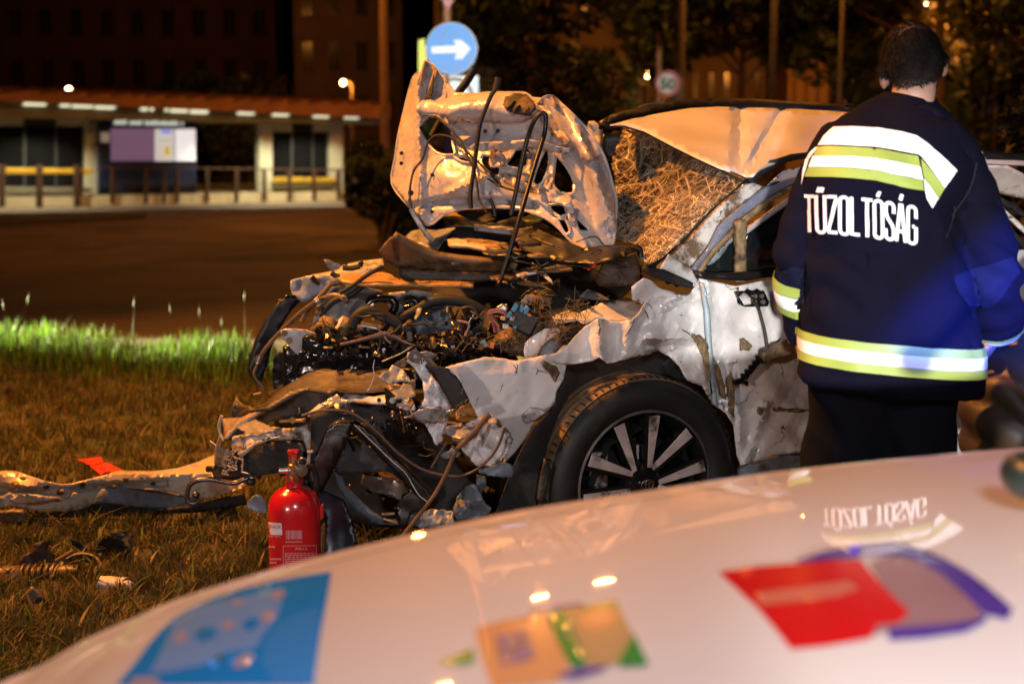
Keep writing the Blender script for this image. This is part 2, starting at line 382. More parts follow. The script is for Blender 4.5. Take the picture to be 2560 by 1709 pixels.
def verge_pts(n, y0, y1, x0, x1):
    """points on the verge spread evenly over the picture's rows, thinning with distance"""
    t = gr.uniform(0, 1, n); d = y0*(y1/y0)**t; px = gr.uniform(x0, x1, n)
    return np.stack([(px-1280)/FPX*d, d, np.zeros(n)], 1)
def edge_y(x): return np.interp(x, [-20, -12.4, -3.8, -1.66, 6, 12], [15.1, 13.0, 10.55, 9.95, 7.85, 6.2])
p = verge_pts(210000, 3.6, 11.0, -300, 1500); p = p[p[:, 1] < edge_y(p[:, 0])]
cl = np.array([noise.noise(Vector((a[0]*2.2, a[1]*1.6, 0))) for a in p]); cl2 = np.array([noise.noise(Vector((a[0]*9, a[1]*6, 4))) for a in p])
keep = cl2+gr.normal(0, .25, len(p)) > -.17+.25*np.clip(-cl, 0, 1); p, cl, cl2 = p[keep], cl[keep], cl2[keep]
h = np.clip(.034+.022*cl+.035*np.clip(cl2, 0, 1)+gr.normal(0, .012, len(p)), .012, .14)
blades('mown_grass', p, h, gr.uniform(.0022, .0052, len(p)), [g_dry, g_olive, g_green, g_dark, g_olive], .8, 5)
# broad-leaved weeds and dead leaves lying in the grass
q = verge_pts(5000, 3.8, 10.5, -300, 1400); q = q[q[:, 1] < edge_y(q[:, 0])-.4]; q[:, 2] = .015
blades('verge_weeds', q, gr.uniform(.02, .06, len(q)), gr.uniform(.005, .012, len(q)), [g_olive, g_dry, g_green, g_dry], 1.6, 6)
# the long uncut fringe along the road
n = 26000; x = gr.uniform(-9, .6, n); back = np.abs(gr.normal(0, .42, n)); y = edge_y(x)-.02-back; p = np.stack([x, y, np.zeros(n)], 1)
h = np.clip((.285-.08*np.clip((x+4)/3, -1, 1.2))*(1-.55*np.clip(back, 0, 1.2))*gr.uniform(.45, 1.15, n)*np.array([.90+.40*noise.noise(Vector((v*1.7, 3, 0)))+.30*noise.noise(Vector((v*6, 8, 0))) for v in x]), .05, .6)
blades('long_roadside_grass', p, h, gr.uniform(.005, .011, n), [g_bright, g_bright, g_green, g_bright, g_olive], .28, 8)
n = 26; x = gr.uniform(-8, .2, n); p = np.stack([x, edge_y(x)-np.abs(gr.normal(.1, .15, n)), np.zeros(n)], 1)
blades('flowering_grass', p, np.clip(gr.normal(.36, .05, n)-.09*np.clip((x+3.6)/2, 0, 1), .24, .44), np.full(n, .006), [g_seed, g_seed], .14, 9, head=np.arange(n))
# ------------------------------------------------------------------ street lamps
pole_m = M('lamp_post_steel', (.09, .07, .05), .55, .3, var=.2, bump=.1)
glow = M('sodium_globe', (1, .72, .34), emit=26); glow_w = M('white_globe', (.9, .93, 1), emit=12); glow_y = M('yellow_globe', (1, .8, .3), emit=6)
housing = M('lamp_housing', (.1, .1, .1), .5)
def street_lamp(px, d, head, label, power, r=.075, base_box=False, col=SODIUM, mat=None):
    x = (px-1280)/FPX*d; hx, hd, hz = head
    t = thing('street_lamp', (x, d, 0), label, 'street lamp', 'street lamps along the road')
    MB().tube([(x, d, 0), (x, d, hz*.5), (x, d, hz-.5), (x+(hx-x)*.25, d+(hd-d)*.25, hz-.02), (hx, hd, hz+.12)], lambda k: r*(1.25-.6*k), 10).mk('pole', t, mat or pole_m)
    if base_box:
        b = MB().box((x, d, .75), (r*4.2, r*4.2, 1.5)).mk('base_box', t, M('lamp_base', (.30, .15, .06), .7)); bevel(b, .02)
    bevel(MB().box((hx, hd, hz+.12), (.75, .32, .14)).mk('lamp_housing', t, housing), .03)
    MB().ball((hx, hd, hz+.03), (.26, .13, .07)).mk('lamp_glass', t, glow)
    lamp('street_light', 'AREA', (hx, hd, hz-.06), (hx, hd-.6, 0), power*.7, col, .5)
def head_at(px, elev, d): return ((px-1280)/FPX*d, d, CAM_H + d*math.tan(R(elev)))
street_lamp(965, 27, head_at(800, 19.0, 26), 'tall bare lamp post with a square box at its foot, left of the arrow sign', 380, r=.07, base_box=True, mat=M('lit_ochre_pole', (.42, .24, .10), .6))  # pole colour lightened to ochre for the orange lamp light on it
street_lamp(1157, 31.9, (-1.10, 31.6, 9.15), 'lamp post rising right behind the blue arrow sign', 420)
street_lamp(1690, 32.2, (.65, 31.6, 8.9), 'thick lamp post standing behind the round fifty speed limit sign', 420, r=.12)
street_lamp(1921, 32.2, (5.7, 31.9, 6.9), 'lamp post among the trees between speed sign and firefighter', 330, r=.07)
street_lamp(2090, 32.2, (6.97, 31.9, 7.12), 'lamp post close to the left of the head of the firefighter', 330, r=.06)
def globe_lamp(px, py, d, label, rad, mat, col, power, arm=0):
    c = P(px, py, d); x = c.x+arm
    t = thing('globe_lamp', (x, d, 0), label, 'street lamp', 'small globe lamps in the distance')
    MB().tube([(x, d, 0), (x, d, c.z*.6), (x, d, c.z-rad*1.2), (c.x, d, c.z-rad*.7)], .05, 8).mk('pole', t, pole_m)
    MB().ball(c, rad).mk('globe', t, mat)
    lamp('globe_light', 'POINT', c+Vector((0, -.5, 0)), None, power, col, .25)
globe_lamp(858, 207, 52, 'round yellow globe lamp glowing left of the tall lamp post', .09, glow, SODIUM, 500, .3)
globe_lamp(172, 226, 55, 'orange globe lamp just above the bus shelter roof', .12, glow, SODIUM, 300)
globe_lamp(1617, 186, 48, 'bright globe lamp beside the fifty speed limit sign', .13, glow, SODIUM, 600, .4)
globe_lamp(2324, 9, 42, 'bright street lamp high among leaves above the firefighter', .12, glow, SODIUM, 900, .5)
globe_lamp(2440, 2, 40, 'bright orange lamp cut by the top edge, right of the firefighter', .12, glow, SODIUM, 900, .5)
globe_lamp(2134, 104, 62, 'faint small lamp between the trees left of the firefighter', .10, glow_y, SODIUM, 150)
globe_lamp(2392, 139, 50, 'dull yellow lamp beside the ear of the firefighter', .16, M('dull_globe', (.55, .36, .05), emit=.55), SODIUM, 60)
globe_lamp(2420, 350, 40, 'cold white lamp low behind the shoulder of the firefighter', .085, glow_w, (.9, .95, 1), 60)
# ------------------------------------------------------------------ bus shelter across the road
SA = Vector((-12.96, 36.0, 0)); SU = Vector((.8656, .5007, 0)); SN = Vector((.5007, -.8656, 0))
def SH(p, back=0):
    r = ray(*p); o = SA - SN*back; d = SN.dot(o)/(SN.x*r.x+SN.y); return P(p[0], p[1], d)
def slab(name, par, pix, mat, back=0, th=.1, bv=0):
    o = MB().quadprism([SH(p, back) for p in pix], SN*-th).mk(name, par, mat, smooth=False)
    return bevel(o, bv) if bv else o
def rc(a, b, c, d, b2=None, d2=None):                                   # a..c wide, b..d high in crop 1; right end may differ
    return c1((a, d), (c, d if d2 is None else d2), (c, b if b2 is None else b2), (a, b))
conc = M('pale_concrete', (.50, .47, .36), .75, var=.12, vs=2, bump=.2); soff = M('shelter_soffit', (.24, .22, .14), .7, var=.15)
rooft = M('orange_roof_sheet', (.50, .20, .06), .6, var=.25, vs=2, bump=.2); dark_glass = M('dark_glass_pane', (.01, .01, .012), .12, var=.2)
yel = M('yellow_paint', (.62, .36, .03), .5, var=.1, vs=3); kblue = M('kiosk_blue', (.012, .022, .07), .45, var=.2); kblue2 = M('kiosk_header_blue', (.015, .05, .16), .4)
brown_post = M('railing_brown', (.075, .034, .018), .6, var=.2); tubeglow = M('tube_light', (.86, .84, .56), emit=1.1)
plat = [SH((-900, 0)), SH((960, 0))]
a, b = SA-SU*14, SA+SU*11.2
pl = MB().quadprism([(a+SN*-.35).to_tuple()[:2]+(.262,), (b+SN*-.35).to_tuple()[:2]+(.262,), (b-SN*7).to_tuple()[:2]+(.262,), (a-SN*7).to_tuple()[:2]+(.262,)], (0, 0, -.26))
platform = props(pl.mk('platform', None, M('platform_paving', (.22, .20, .15), .8, var=.2, vs=1), smooth=False), kind='structure')
kerb_m = M('pale_kerb_stone', (.74, .66, .46), .7, var=.10, vs=3, bump=.2)
k0 = a
for i in range(25):                                                      # kerb stones along the platform
    u0, u1 = a+SU*(i*1.0), a+SU*(i*1.0+.985)
    o = MB().quadprism([u0+Vector((0, 0, .005)), u1+Vector((0, 0, .005)), u1+Vector((0, 0, .275+.004*(i % 3))), u0+Vector((0, 0, .275+.004*(i % 3)))], SN*-.34).mk('kerb_stone', platform, kerb_m, smooth=False)
sh = thing('bus_shelter', SA, 'long lit bus shelter with stepped orange roof across the road', 'bus shelter')
for (x0, y0), (x1, y1) in [((525, 300), (610, 752)), ((1590, 310), (1668, 738)), ((2020, 300), (2102, 726))]:
    slab('column', sh, rc(x0, y0, x1, y1), conc, .5, .35, .02)
slab('column', sh, c1((-320, 790), (-240, 786), (-240, 300), (-320, 300)), conc, .5, .35, .02)
for r_ in [(-230, 248, 145, 330), (345, 258, 522, 332), (1675, 304, 1790, 366), (1915, 304, 2022, 366)]:
    slab('lintel_panel', sh, rc(*r_), conc, .55, .12, .01)
for r_ in [(148, 250, 343, 330), (1792, 305, 1912, 366)]:
    slab('display_box', sh, rc(*r_), M('display_casing', (.01, .012, .012), .4), .5, .2, .01)
for r_ in [(-230, 332, 145, 700), (157, 332, 338, 700), (348, 334, 500, 700), (1672, 368, 1778, 640), (1794, 368, 1912, 640), (1920, 368, 2020, 640)]:
    slab('glass_pane', sh, rc(*r_), dark_glass, .7, .03)
for r_ in [(145, 332, 157, 745), (338, 332, 348, 745), (1780, 366, 1792, 720), (1912, 366, 1919, 720)]:
    slab('glazing_bar', sh, rc(*r_), M('glazing_steel', (.05, .055, .06), .5), .66, .07)
slab('bench_seat', sh, rc(20, 708, 480, 745, 712, 742), conc, .35, .4, .02)
slab('bench_seat', sh, rc(1675, 668, 2062, 712, 664, 705), M('bench_green', (.12, .13, .05), .6), .35, .4, .02)
for k in range(4): slab('bench_back', sh, rc(1675+97*k, 646, 1762+97*k, 676, 645, 674), yel, .3, .06, .02)
# soffit, roof and its stepped sheets
top = lambda x: 118+.0352*x; bot = lambda x: 196+.0445*x
for i, (x0, x1) in enumerate(zip([-700, -420, -160, 0, 235, 380, 525, 670, 800, 880, 1000, 1130, 1250, 1425, 1530, 1640, 1760, 1880, 2020, 2130, 2260], [-420, -160, 0, 235, 380, 525, 670, 800, 880, 1000, 1130, 1250, 1425, 1530, 1640, 1760, 1880, 2020, 2130, 2260, 2380])):
    q = [SH(p, -.3) for p in c1((x0, bot(x0)-16), (x1+6, bot(x1)-16), (x1+6, top(x1)-12), (x0, top(x0)+18))]
    MB().quadprism(q, SN*-3.6+Vector((0, 0, .25))).mk('roof_panel', sh, rooft, smooth=False)
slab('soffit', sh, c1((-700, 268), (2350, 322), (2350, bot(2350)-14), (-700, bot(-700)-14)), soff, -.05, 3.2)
for x0, y0, x1, y1 in [(-260, 170, -90, 198), (145, 178, 290, 208), (370, 185, 435, 215), (443, 189, 578, 221), (585, 195, 712, 228), (862, 210, 912, 238), (922, 212, 944, 240), (1010, 215, 1034, 243), (1045, 219, 1155, 249), (1166, 223, 1280, 256), (1455, 232, 1566, 263), (1670, 241, 1776, 272), (1920, 249, 2022, 281), (2112, 256, 2206, 288)]:
    s_ = 12 if x1-x0 > 40 else 6
    q = c1((x0-s_/2, y1-3), (x1-s_, y1), (x1+s_/2, y0+3), (x0+s_, y0)); bevel(MB().quadprism([SH(p, -.12) for p in q], SN*-.06).mk('tube_light', sh, tubeglow, smooth=False), .015)
for u_ in (-1.8, 1.0, 6.4, 8.4): lamp('shelter_light', 'SPOT', SA+SU*u_+SN*.62+Vector((0, 0, 2.42)), SA+SU*u_+SN*.45, 360, (1, .93, .60), .03, spot_size=R(128), spot_blend=.6)  # added unseen spots ahead of the roof edge, brightening kerb and columns
ki = thing('information_kiosk', SH((372, 487), .3), 'dark blue kiosk with purple and white lit posters under the shelter roof', 'kiosk')
slab('body', ki, c1((608, 752), (1202, 744), (1202, 240), (608, 238)), kblue, .25, 1.0, .02)
hd_ = slab('header', ki, rc(682, 270, 1200, 334, 284, 334), kblue2, .2, .06)
rr = random.Random(4); x = 700
for wl in (5, 5, 13, 1):                                              # unreadable white lettering on the header
    for k in range(wl):
        hh = rr.choice([22, 22, 30, 34]); y = 310+.018*(x-700)
        MB().quadprism([SH(p, .16) for p in c1((x-5, y+11), (x+9, y+11), (x+15, y+11-hh), (x+1, y+11-hh))], SN*-.03).mk('letter', hd_, M('kiosk_lettering', (.85, .88, .75), emit=.5) if 'kiosk_lettering' not in bpy.data.materials else bpy.data.materials['kiosk_lettering'], smooth=False); x += 16
    x += 14
slab('poster', ki, rc(680, 345, 946, 545), M('purple_poster', (.20, .12, .21), emit=.55), .2, .05)['label'] = 'plain purple poster'
ps = slab('poster', ki, rc(950, 350, 1066, 545), M('poster_white', (.80, .82, .80), emit=.5), .19, .05); ps['label'] = 'white poster with a blue and a yellow patch'
slab('printed_patch', ps, rc(985, 356, 1050, 378), M('poster_blue', (.20, .25, .75), emit=.8), .17, .015)
slab('printed_patch', ps, rc(1005, 455, 1040, 512), M('poster_yellow', (.62, .45, .08), emit=.7), .17, .015)
slab('printed_patch', ps, rc(962, 400, 1045, 440), M('poster_grey', (.5, .52, .46), emit=.8), .17, .015)
slab('light_box', ki, rc(1076, 350, 1196, 545), M('light_box_white', (.88, .93, .97), emit=.7), .2, .05)['label'] = 'white lit timetable box'
slab('notice', ki, rc(617, 370, 670, 430), M('notice_white', (.4, .4, .3), emit=.3), .2, .03)
# pedestrian railings on the kerb
ra = thing('railing', SH(c1((690, 815))[0], -.02), 'low brown pedestrian railing along the bus stop kerb', 'railing')
for x, y0 in [(690, 585), (895, 586), (1008, 610), (1088, 586), (1270, 586), (1450, 588), (1620, 588), (1775, 592), (1925, 594), (2075, 596), (2180, 600)]:
    slab('post', ra, c1((x-11, 820-.02*x), (x+11, 820-.02*x), (x+11, y0), (x-11, y0)), brown_post, -.06, .1, .01)
slab('rail', ra, c1((622, 584), (2190, 606), (2190, 596), (622, 573)), brown_post, -.03, .05)
slab('rail', ra, c1((622, 690), (2190, 686), (2190, 682), (622, 685)), brown_post, -.03, .03)
ya = thing('guard_rail', SH(c1((240, 820))[0], -.02), 'thick yellow guard rail on brown posts left of the kiosk', 'guard rail')
for x in (-220, 15, 245, 475): slab('post', ya, c1((x-20, 826), (x+18, 826), (x+18, 570), (x-20, 568)), brown_post, -.14, .09, .01)
slab('beam', ya, c1((-420, 626), (566, 624), (566, 592), (-420, 584)), yel, -.04, .08, .02)
slab('beam', ya, c1((-420, 735), (566, 735), (566, 712), (-420, 705)), M('rail_grey', (.2, .19, .14), .6), -.04, .05, .02)
# ------------------------------------------------------------------ traffic signs
def disc(name, par, c, r, th, mat, nrm=(0, -1, 0), seg=40):
    return MB().lathe([(0, 0), (r, 0), (r, -th), (0, -th)], c, nrm, seg).mk(name, par, mat, sharp=30)
def plate2d(name, par, c, pts, s, th, mat, rot=0):
    """flat shape in the plane facing the camera's road; pts in metres"""
    vs2, fs = mesh2d(pts, (), 9) if False else (pts, [tuple(range(len(pts)))])
    v = [Vector(c)+Vector((x*s, 0, y*s)) for x, y in pts]; n = len(v)
    return MB().quadprism([p for p in v], (0, th, 0)).mk(name, par, mat, smooth=False)
retro = dict(rough=.45, var=.05)
sb = M('sign_blue', (.006, .26, .76), .45, var=.04); sw = M('sign_white', (.86, .93, .95), .45, var=.04)
sign_grey = M('sign_back_steel', (.3, .28, .25), .5, .5); sred = M('sign_red', (.62, .04, .03), .5, var=.05); sign_w2 = M('sign_face_white', (.62, .60, .52), .5, var=.05)
D_ = 16.7; c = P(1128.6, 122, D_); k = D_/FPX
tsn = thing('traffic_sign', (P(1118, 200, D_).x, D_+.06, 0), 'round blue keep right sign with white arrow on a brown post', 'traffic sign')
px_ = P(1118, 200, D_).x
MB().tube([(px_, D_+.06, 0), (px_, D_+.06, 2), (px_, D_+.06, 4.2)], .05, 12).mk('post', tsn, M('sign_post_brown', (.28, .13, .05), .6))
disc('sign_rim', tsn, c+Vector((0, .012, 0)), 63.5*k, .02, sign_grey)
disc('sign_disc', tsn, c, 61.5*k, .01, sb)
for q in (c2((468, 188), (535, 184), (482, 375), (548, 370), (455, 240), (606, 330))):
    disc('fixing_bolt', tsn, P(*q, D_-.004), 5*k, .008, M('bolt_blue', (.01, .12, .36), .4))
ar = c2((398, 264), (540, 256), (522, 226), (566, 226), (620, 272), (572, 330), (530, 330), (545, 296), (400, 300))
v = [P(x, y, D_-.012) for x, y in ar]; MB().quadprism(v[::-1], (0, .006, 0)).mk('arrow', tsn, sw, smooth=False)
# yield triangle at the top, white plate below
tri = c2((425, -60), (560, -60), (492, 64)); mb = MB(); mb.quadprism([P(x, y, D_) for x, y in tri][::-1], (0, .02, 0)).mk('yield_triangle', tsn, M('yield_red', (.42, .008, .008), .45, var=.04), smooth=False)
tri = c2((446, -50), (538, -50), (492, 40)); MB().quadprism([P(x, y, D_-.006) for x, y in tri][::-1], (0, .005, 0)).mk('yield_face', tsn, M('yield_white', (.6, .55, .5), .45, var=.04), smooth=False)
tri = c2((474, -20), (510, -20), (492, 40)); MB().quadprism([P(x, y, D_-.011) for x, y in tri][::-1], (0, .004, 0)).mk('yield_mark', tsn, bpy.data.materials['yield_red'], smooth=False)
q = c2((450, 700), (668, 700), (664, 424), (452, 424)); MB().quadprism([P(x, y, D_+.02) for x, y in q], (0, .02, 0)).mk('lower_plate', tsn, M('plate_white', (.70, .82, .84), .45, var=.04), smooth=False)
MB().lathe([(38*k, 0), (46*k, 0), (46*k, -.01), (38*k, -.01)], P(*c2((530, 540))[0], D_+.012), (0, -1, 0), 40, close=True).mk('ring_symbol', tsn, M('ring_brown', (.22, .12, .06), .6))
# fluorescent marker board leaning beside the post
mb = MB(); q = c2((326, 226), (362, 216), (352, 420), (326, 420)); yb = thing('marker_board', (P(*c2((340, 400))[0], 17.2).x, 17.2, 0), 'bright yellow reflective marker board beside the blue arrow sign', 'marker board')
MB().quadprism([P(x, y, 17.2) for x, y in q][::-1], (0, .03, 0)).mk('board', yb, M('fluorescent_yellow', (.72, .80, .02), .45, var=.04), smooth=False)
MB().tube([(yb.location.x, 17.25, 0), (yb.location.x, 17.25, 1.2), (yb.location.x, 17.25, 2.1)], .03).mk('post', yb, pole_m)
MB().quadprism([P(x, y, 17.15) for x, y in c2((330, 262), (378, 254), (380, 330), (330, 420))][::-1], (0, .03, 0)).mk('board_flap', yb, bpy.data.materials['fluorescent_yellow'], smooth=False)
# speed limit sign
D2 = 24; c = P(1670, 209, D2); k = D2/FPX; x5 = P(1650, 150, D2).x
ss = thing('speed_limit_sign', (x5, D2+.06, 0), 'round red and white fifty speed limit sign on a thin post', 'traffic sign')
MB().tube([(x5, D2+.06, 0), (x5, D2+.06, 2), P(1648, 82, D2+.06)], .045).mk('post', ss, M('speed_post', (.34, .14, .05), .6))
disc('sign_rim', ss, c, 32*k, .015, M('speed_red', (.42, .008, .008), .45, var=.04)); disc('sign_face', ss, c+Vector((-.012, -.006, -.0)), 23.5*k, .004, M('speed_white', (.62, .60, .50), .45, var=.04))
tv, tf = text2d('50', .035); qm = quadmap([(1649, 224), (1689, 226), (1690, 196), (1650, 194)])
mk('numeral', ss, [P(*qm(u, v), D2-.02) for u, v in tv], tf, M('sign_black', (.02, .02, .02), .5), smooth=False)
# blue parking-style sign at the far right, half behind the dark bush
sg = thing('blue_sign', (P(2490, 270, 30).x, 30, 0), 'small square blue and white sign at the far right beyond the wreck', 'traffic sign')
MB().quadprism([P(x, y, 30) for x, y in ch((1790, 1090), (1870, 1090), (1945, 880), (1800, 900))], (0, .03, 0)).mk('sign_plate', sg, M('small_blue', (.03, .05, .16), .45, var=.04), smooth=False)
MB().quadprism([P(x, y, 29.97) for x, y in ch((1820, 1010), (1860, 1060), (1935, 890), (1880, 960))], (0, .01, 0)).mk('sign_mark', sg, M('small_white', (.3, .31, .36), .45, var=.04), smooth=False)
MB().tube([(sg.location.x, 30.06, 0), (sg.location.x, 30.06, 1), P(2495, 262, 30.06)], .03).mk('post', sg, pole_m)
# ------------------------------------------------------------------ trees, bushes
bark = M('bark', (.13, .075, .035), .85, var=.4, vs=6, bump=.8, bs=14)
lf = [leafmat('leaf_olive', (.075, .062, .018)), leafmat('leaf_green', (.045, .065, .016)), leafmat('leaf_dark', (.028, .034, .010))]
def foliage(name, par, clumps, n, size, seed, mats=lf):
    g = np.random.default_rng(seed); V = []; org = ORG[par]
    cs = np.array([c[:3] for c in clumps]); rs = np.array([c[3] for c in clumps]); pk = g.choice(len(clumps), n, p=rs**2/(rs**2).sum())
    dr = g.normal(0, 1, (n, 3)); dr /= np.linalg.norm(dr, axis=1)[:, None]; rad = rs[pk]*g.uniform(.35, 1.0, n)**.45
    c = cs[pk]+dr*rad[:, None]*np.array([1, 1, .85]) - np.array(org)
    u = g.normal(0, 1, (n, 3)); u /= np.linalg.norm(u, axis=1)[:, None]; w_ = np.cross(u, g.normal(0, 1, (n, 3))); w_ /= np.linalg.norm(w_, axis=1)[:, None]
    s = size*g.uniform(.6, 1.4, n)[:, None]
    v = np.stack([c-u*s, c-w_*s*.45, c+u*s, c+w_*s*.45], 1).reshape(-1, 3)
    me = bpy.data.meshes.new(name); me.vertices.add(len(v)); me.vertices.foreach_set('co', v.astype(np.float32).ravel()); me.loops.add(4*n)
    me.loops.foreach_set('vertex_index', np.arange(4*n, dtype=np.int32)); me.polygons.add(n); me.polygons.foreach_set('loop_start', np.arange(0, 4*n, 4, dtype=np.int32))
    me.update(calc_edges=True)
    for m in mats: me.materials.append(m)
    me.polygons.foreach_set('material_index', (pk % len(mats)).astype(np.int32))
    o = bpy.data.objects.new(name, me); COL.objects.link(o); o.parent = par; ORG[o] = org; return o
def tree(px, d, H, wd, label, n=6000, size=.16, crown0=.3, seed=1, trunk=.16, group='trees beyond the road'):
    x = (px-1280)/FPX*d; rr = random.Random(seed); t = thing('tree', (x, d, 0), label, 'tree', group); mb = MB(); cl = []
    mb.tube([(x, d, 0), (x+rr.uniform(-.1, .1), d, H*.35), (x+rr.uniform(-.3, .3), d, H*.8)], lambda k: trunk*(1.15-.85*k), 10)
    for i in range(26):
        z = H*(crown0+(1-crown0)*rr.random()**.9); f = 1-.55*abs((z/H-crown0)/(1-crown0)-.4); an = rr.uniform(0, 6.28); q = wd*.5*f*rr.uniform(.35, 1)
        c = (x+math.cos(an)*q, d+math.sin(an)*q, z); cl.append((*c, wd*rr.uniform(.13, .26)))
        mb.tube([(x, d, z*.72), (x+(c[0]-x)*.5, d+(c[1]-d)*.5, z*.86), c], lambda k: trunk*(.32-.25*k), 5, 3)
    mb.mk('trunk', t, bark); foliage('crown', t, cl, n, size, seed)
def bush(px, d, wd, H, label, n=4000, size=.07, seed=1, name='bush', mats=lf, group=None):
    x = (px-1280)/FPX*d; rr = random.Random(seed); t = thing(name, (x, d, 0), label, 'bush', group); mb = MB(); cl = []
    for i in range(14):
        c = (x+rr.uniform(-.5, .5)*wd*.8, d+rr.uniform(-.4, .4)*wd*.6, H*rr.uniform(.12, .82)); cl.append((*c, min(wd, H)*rr.uniform(.16, .3)))
        mb.tube([(x+rr.uniform(-.1, .1)*wd, d, 0), ((x+c[0])/2, (d+c[1])/2, c[2]*.6), c], lambda k: .025*(1.1-k), 5, 3)
    mb.mk('stem', t, bark); foliage('foliage', t, cl, n, size, seed, mats)
bush(962, 21.5, 1.0, 1.75, 'dark rounded bush left of the raised bonnet, nearest the road', 6000, .06, 3, mats=[leafmat('lit_bush_olive', (.16, .14, .04)), leafmat('lit_bush_green', (.10, .13, .035)), lf[2]])  # leaf colours brightened in place of lamp light on this bush
bush(1090, 23, 1.6, 1.6, 'bush behind the raised bonnet under the blue arrow sign', 5000, .08, 4)
bush(1400, 26, 3.2, 2.35, 'wide leafy hedge bush behind the bonnet and windscreen', 9000, .1, 5)
bush(1290, 24, 1.4, 1.3, 'low bush between arrow sign and hedge', 3500, .08, 6)
bush(1545, 27, 2.4, 1.7, 'low bush under the globe lamp by the speed sign', 5000, .09, 8)
bush(2350, 24, 3.6, 1.9, 'broad bush behind the firefighter beyond the wreck', 7000, .1, 9)
tree(1330, 31, 7.5, 4.6, 'leafy tree between the arrow sign and the flat block', 12000, .13, .08, 11)
tree(1235, 34, 5.5, 2.2, 'slim young tree just right of the arrow sign', 6000, .13, .08, 16, .08)
tree(1690, 38, 9.5, 5.5, 'tall tree with a thick lit trunk behind the speed limit sign', 12000, .16, .42, 12, .16)
tree(1850, 41, 10, 6, 'wide dark tree left of the arched hall', 11000, .17, .45, 13, .14)
tree(2080, 39, 10, 6, 'dark tree hanging over the arched hall', 11000, .17, .45, 14, .14)
tree(2330, 37, 9.0, 6.5, 'tree with sparse leaves lit from behind, over the firefighter', 12000, .16, .15, 15, .15)
tree(2560, 33, 8.0, 5.0, 'dark tree at the right edge behind the firefighter', 10000, .15, .1, 17, .15)
tree(640, 60, 4.0, 4.5, 'low round tree top beyond the bus shelter, right one', 3500, .22, .2, 18, .2)
tree(480, 62, 4.2, 4.5, 'low round tree top beyond the bus shelter, left one', 3500, .22, .2, 19, .2)
# dark conifer beside the wreck at the right edge
mats2 = [leafmat('needle_dark', (.012, .009, .005)), leafmat('needle_brown', (.02, .012, .006))]
bush(2640, 9.2, 1.15, 2.35, 'near black dense bush rising at the right edge above the wreck', 16000, .05, 22, mats=mats2)
# ------------------------------------------------------------------ far buildings with built windows
def building(name, px0, px1, d, H, depth, mat, rows, cols, z0, dz, label, wmat, wfrac=(.42, .55), x_off=0, roof=True):
    x0, x1 = (px0-1280)/FPX*d, (px1-1280)/FPX*d
    t = thing(name, ((x0+x1)/2, d, 0), label, 'building')
    MB().box(((x0+x1)/2, d+depth/2, H/2), (x1-x0, depth, H)).mk('wall', t, mat, smooth=False)
    if roof: MB().box(((x0+x1)/2, d+depth/2-.15, H+.2), (x1-x0+.8, depth+.8, .4)).mk('roof', t, mat, smooth=False)
    cw = (x1-x0)/cols; first = None
    for r_ in range(rows):
        for c_ in range(cols):
            x, z = x0+cw*(c_+.5), z0+dz*(r_+.5); ww, wh = cw*wfrac[0], dz*wfrac[1]
            if first is None:
                mb = MB()
                for sx, sz, lx, lz in ((-1, 0, .1, wh+.1), (1, 0, .1, wh+.1), (0, -1, ww+.1, .1), (0, 1, ww+.1, .1), (0, 0, .06, wh)):
                    mb.box((x+sx*ww/2, d-.05, z+sz*wh/2), (lx, .12, lz))
                first = mb.mk('window', t, mat, smooth=False); pane = MB().box((x, d-.02, z), (ww, .05, wh)).mk('pane', first, wmat, smooth=False); f0 = (x, z); o = first
            else:
                o = share(first, t, (x-f0[0], 0, z-f0[1])); p2 = bpy.data.objects.new('pane', pane.data); COL.objects.link(p2); p2.parent = o; ORG[p2] = ORG[o]
wm = M('unlit_window', (.008, .007, .007), .15, var=.3)
facade = M('dim_facade', (.16, .10, .07), .85, var=.2, vs=.4); facade2 = M('grey_facade', (.24, .15, .08), .85, var=.2, vs=.5)
building('apartment_block', -420, 700, 88, 17, 12, M('dark_red_facade', (.09, .035, .03), .9, var=.2, vs=.3), 5, 15, 1.5, 3.0, 'long unlit dark red apartment block behind the bus shelter', wm)
building('apartment_block', 745, 1010, 80, 17, 12, facade, 5, 4, 2.0, 3.0, 'dim apartment block behind the tall lamp post', wm)
building('apartment_block', 1090, 1600, 62, 15, 12, facade2, 5, 9, .9, 2.75, 'flat block with rows of dark windows behind the trees', wm)
building('office_block', 1560, 1905, 74, 6.1, 10, facade2, 1, 9, 3.3, 2.3, 'low hall with narrow dark windows right of the speed sign', wm, (.4, .8))
hall_m = M('ochre_facade', (.42, .24, .09), .85, var=.15, vs=.5)
building('arched_hall', 1960, 2105, 70, 5.3, 10, hall_m, 1, 5, 3.2, 2.1, 'ochre lit hall with rounded gables left of the firefighter', wm, (.5, .75), roof=False)
hall = bpy.data.objects['arched_hall']
for px, wpx in ((1988, 46), (2035, 50), (2082, 40)):
    c = P(px, 190, 70); r_ = wpx/2*70/FPX; MB().lathe([(0, 0), (r_, 0), (r_, 1), (0, 1)], (c.x, 69.9, 5.3), (0, 1, 0), 24).mk('gable', hall, hall_m)
lamp('hall_fill_light', 'AREA', (P(2030, 300, 62).x, 60, 6), (P(2030, 210, 70).x, 70, 3), 300, SODIUM, .5)  # added sodium light in front of the hall, no lamp stands there
lamp('facade_fill_light', 'AREA', (4, 48, 9), (1.5, 62, 5), 160, SODIUM, .5)

